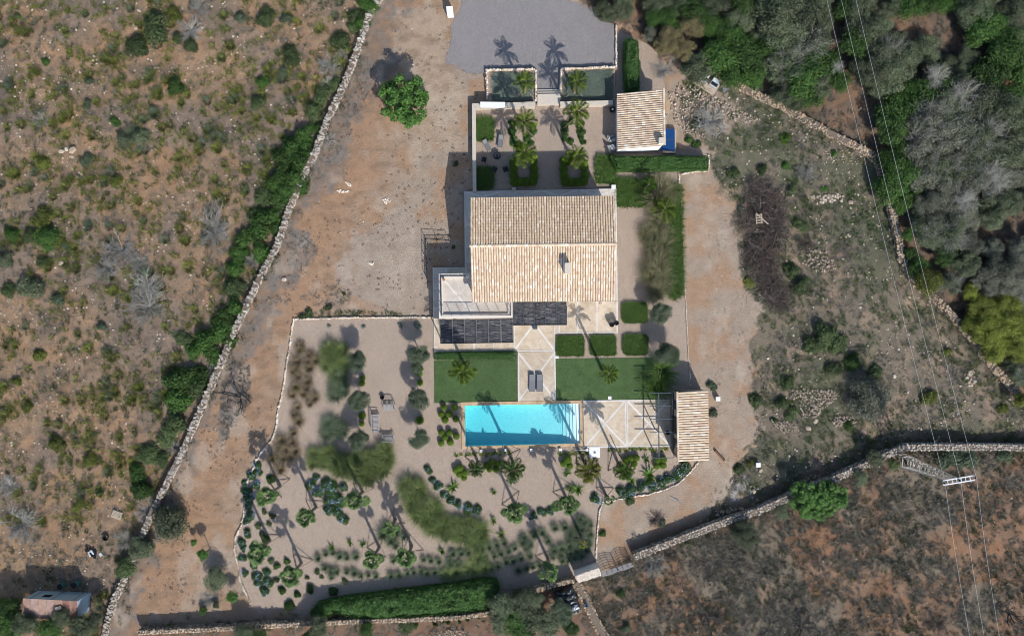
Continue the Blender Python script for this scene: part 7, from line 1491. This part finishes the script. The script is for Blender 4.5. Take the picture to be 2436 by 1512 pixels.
for k in range(6): MB().box((0, -.33 + .132 * k, .24), (1.0, .095, .025)).build('slat', 'pallet', o)
for x in (-.42, 0, .42): MB().box((x, 0, .18), (.1, .78, .09)).build('bearer', 'pallet', o)
for k in range(3): MB().box((0, -.32 + .32 * k, .06), (1.0, .1, .025)).build('bottom_slat', 'pallet', o)
for x in (-.42, .42): MB().box((x, 0, .10), (.1, .7, .055)).build('block', 'pallet', o)
o = thing('scrap_heap', 'small heap of black scrap on the bare ground above the shed', 'scrap', loc=P('A4', 640, 940)); 
for k in range(9): MB().box((random.gauss(0, .35), random.gauss(0, .25), .08 + .02 * k), (random.uniform(.2, .6), random.uniform(.15, .4), .08), rz=random.uniform(0, 3)).build('scrap_piece', 'iron' if k % 3 else 'palegrey', o)
o = thing('black_tub', 'dark plastic tub left of the bushy trees at the lower wall', 'tub', loc=P('A4', 722, 842)); MB().lathe((0, 0, 0), [(.22, 0), (.3, .28), (.32, .3), (.27, .28), (.2, .05), (.01, .05)], 18).build('body', 'iron', o); MB().tube([(-.3, 0, .28), (-.36, 0, .3), (-.3, .05, .31)], .02, 5).build('handle', 'iron', o)
# shed
sh = thing('shed', 'old shed with rusty corrugated roof and pale blue walls', 'shed'); zs_, zt_ = 1.9, 2.7
q = PL('A4', [(162, 1252), (535, 1270), (520, 1405), (158, 1395)], 2.3); w4 = PL('A4', [(172, 1245), (262, 1208), (600, 1222), (598, 1335), (525, 1400), (160, 1395)], 0)
ra = [Vector((p.x, p.y, z_)) for p, z_ in zip(q, (2.5, 2.5, 2.1, 2.1))]
nb = 7
M['rustroof'] = NT('rust_sheet'); t = M['rustroof']; M['rustroof'] = t.col(mulv(t, t.ramp(t.rnd(), [(0, (.14, .055, .03)), (.35, (.36, .25, .20)), (.55, (.17, .07, .045)), (.8, (.40, .31, .27)), (1, (.22, .10, .07))]), t.noise(2.2, 6, .75, dist=.6), .35, 1.7), .8)
for k in range(nb):
    a, b = k / nb, (k + .96) / nb; mb = MB(); m = 14; V = []
    for v in (0, 1):
        for j in range(m + 1): u = a + (b - a) * j / m; p = quad_lerp(ra, u, v); V.append((p.x, p.y, p.z + (.03 if j % 2 else 0) + .006 * k))
    mb.add(V, [(j, j + 1, m + 2 + j, m + 1 + j) for j in range(m)]); mb.build('roof_sheet', 'rustroof', sh)
for k, (p, z_) in enumerate(zip(q, (2.44, 2.44, 2.05, 2.05))): p.z = z_
cq_ = sum(q, Vector()) / 4; wq = [cq_ + (p - cq_) * .96 for p in q]
MB().prism(wq, -.1, [2.4, 2.4, 2.0, 2.0]).build('wall', plain('weathered_sheet', (.34, .39, .40), .7, var=.15), sh)
e0_, e1_ = wq[1], wq[2]; en = Vector((1, 0, 0)) * .02
MB().prism([e0_ + en * .2, e0_ + en * 2, e1_ + en * 2, e1_ + en * .2], -.1, [2.36, 2.36, 1.97, 1.97]).build('side_wall', plain('pale_blue_sheet', (.36, .47, .58), .7, var=.15), sh)
p = wq[0].lerp(wq[1], .33); MB().box((p.x, p.y + .02, 1.5), (.75, .06, .6)).build('window', 'iron', sh)
for u in (.1, .5, .9): p = wq[0].lerp(wq[1], u); MB().bar((p.x, p.y + .03, 0), (p.x, p.y + .03, 2.3), .06).build('wall_post', 'timber', sh)
for x, y, lb in ((420, 1170, 'left'), (515, 1160, 'right')): o = thing('water_drum', '%s green water drum in the shadow above the shed' % lb, 'drum', 'drums above the shed', P('A4', x, y, .5)); o.location.z = 0; MB().lathe((0, 0, 0), [(.27, 0), (.3, .25), (.28, .5), (.3, .75), (.27, .9)], 18).build('barrel', plain('green_plastic', (.05, .13, .11), .5), o); MB().lathe((0, 0, .9), [(.28, 0), (.28, .05), (.1, .07)], 18).build('lid', 'iron', o)
o = boxed('roof_board', 'pale board laid on the shed roof edge', 'board', 'A4', 490, 1262, (.6, .3, .03), 'pallet', z0=2.5, rz=.3)
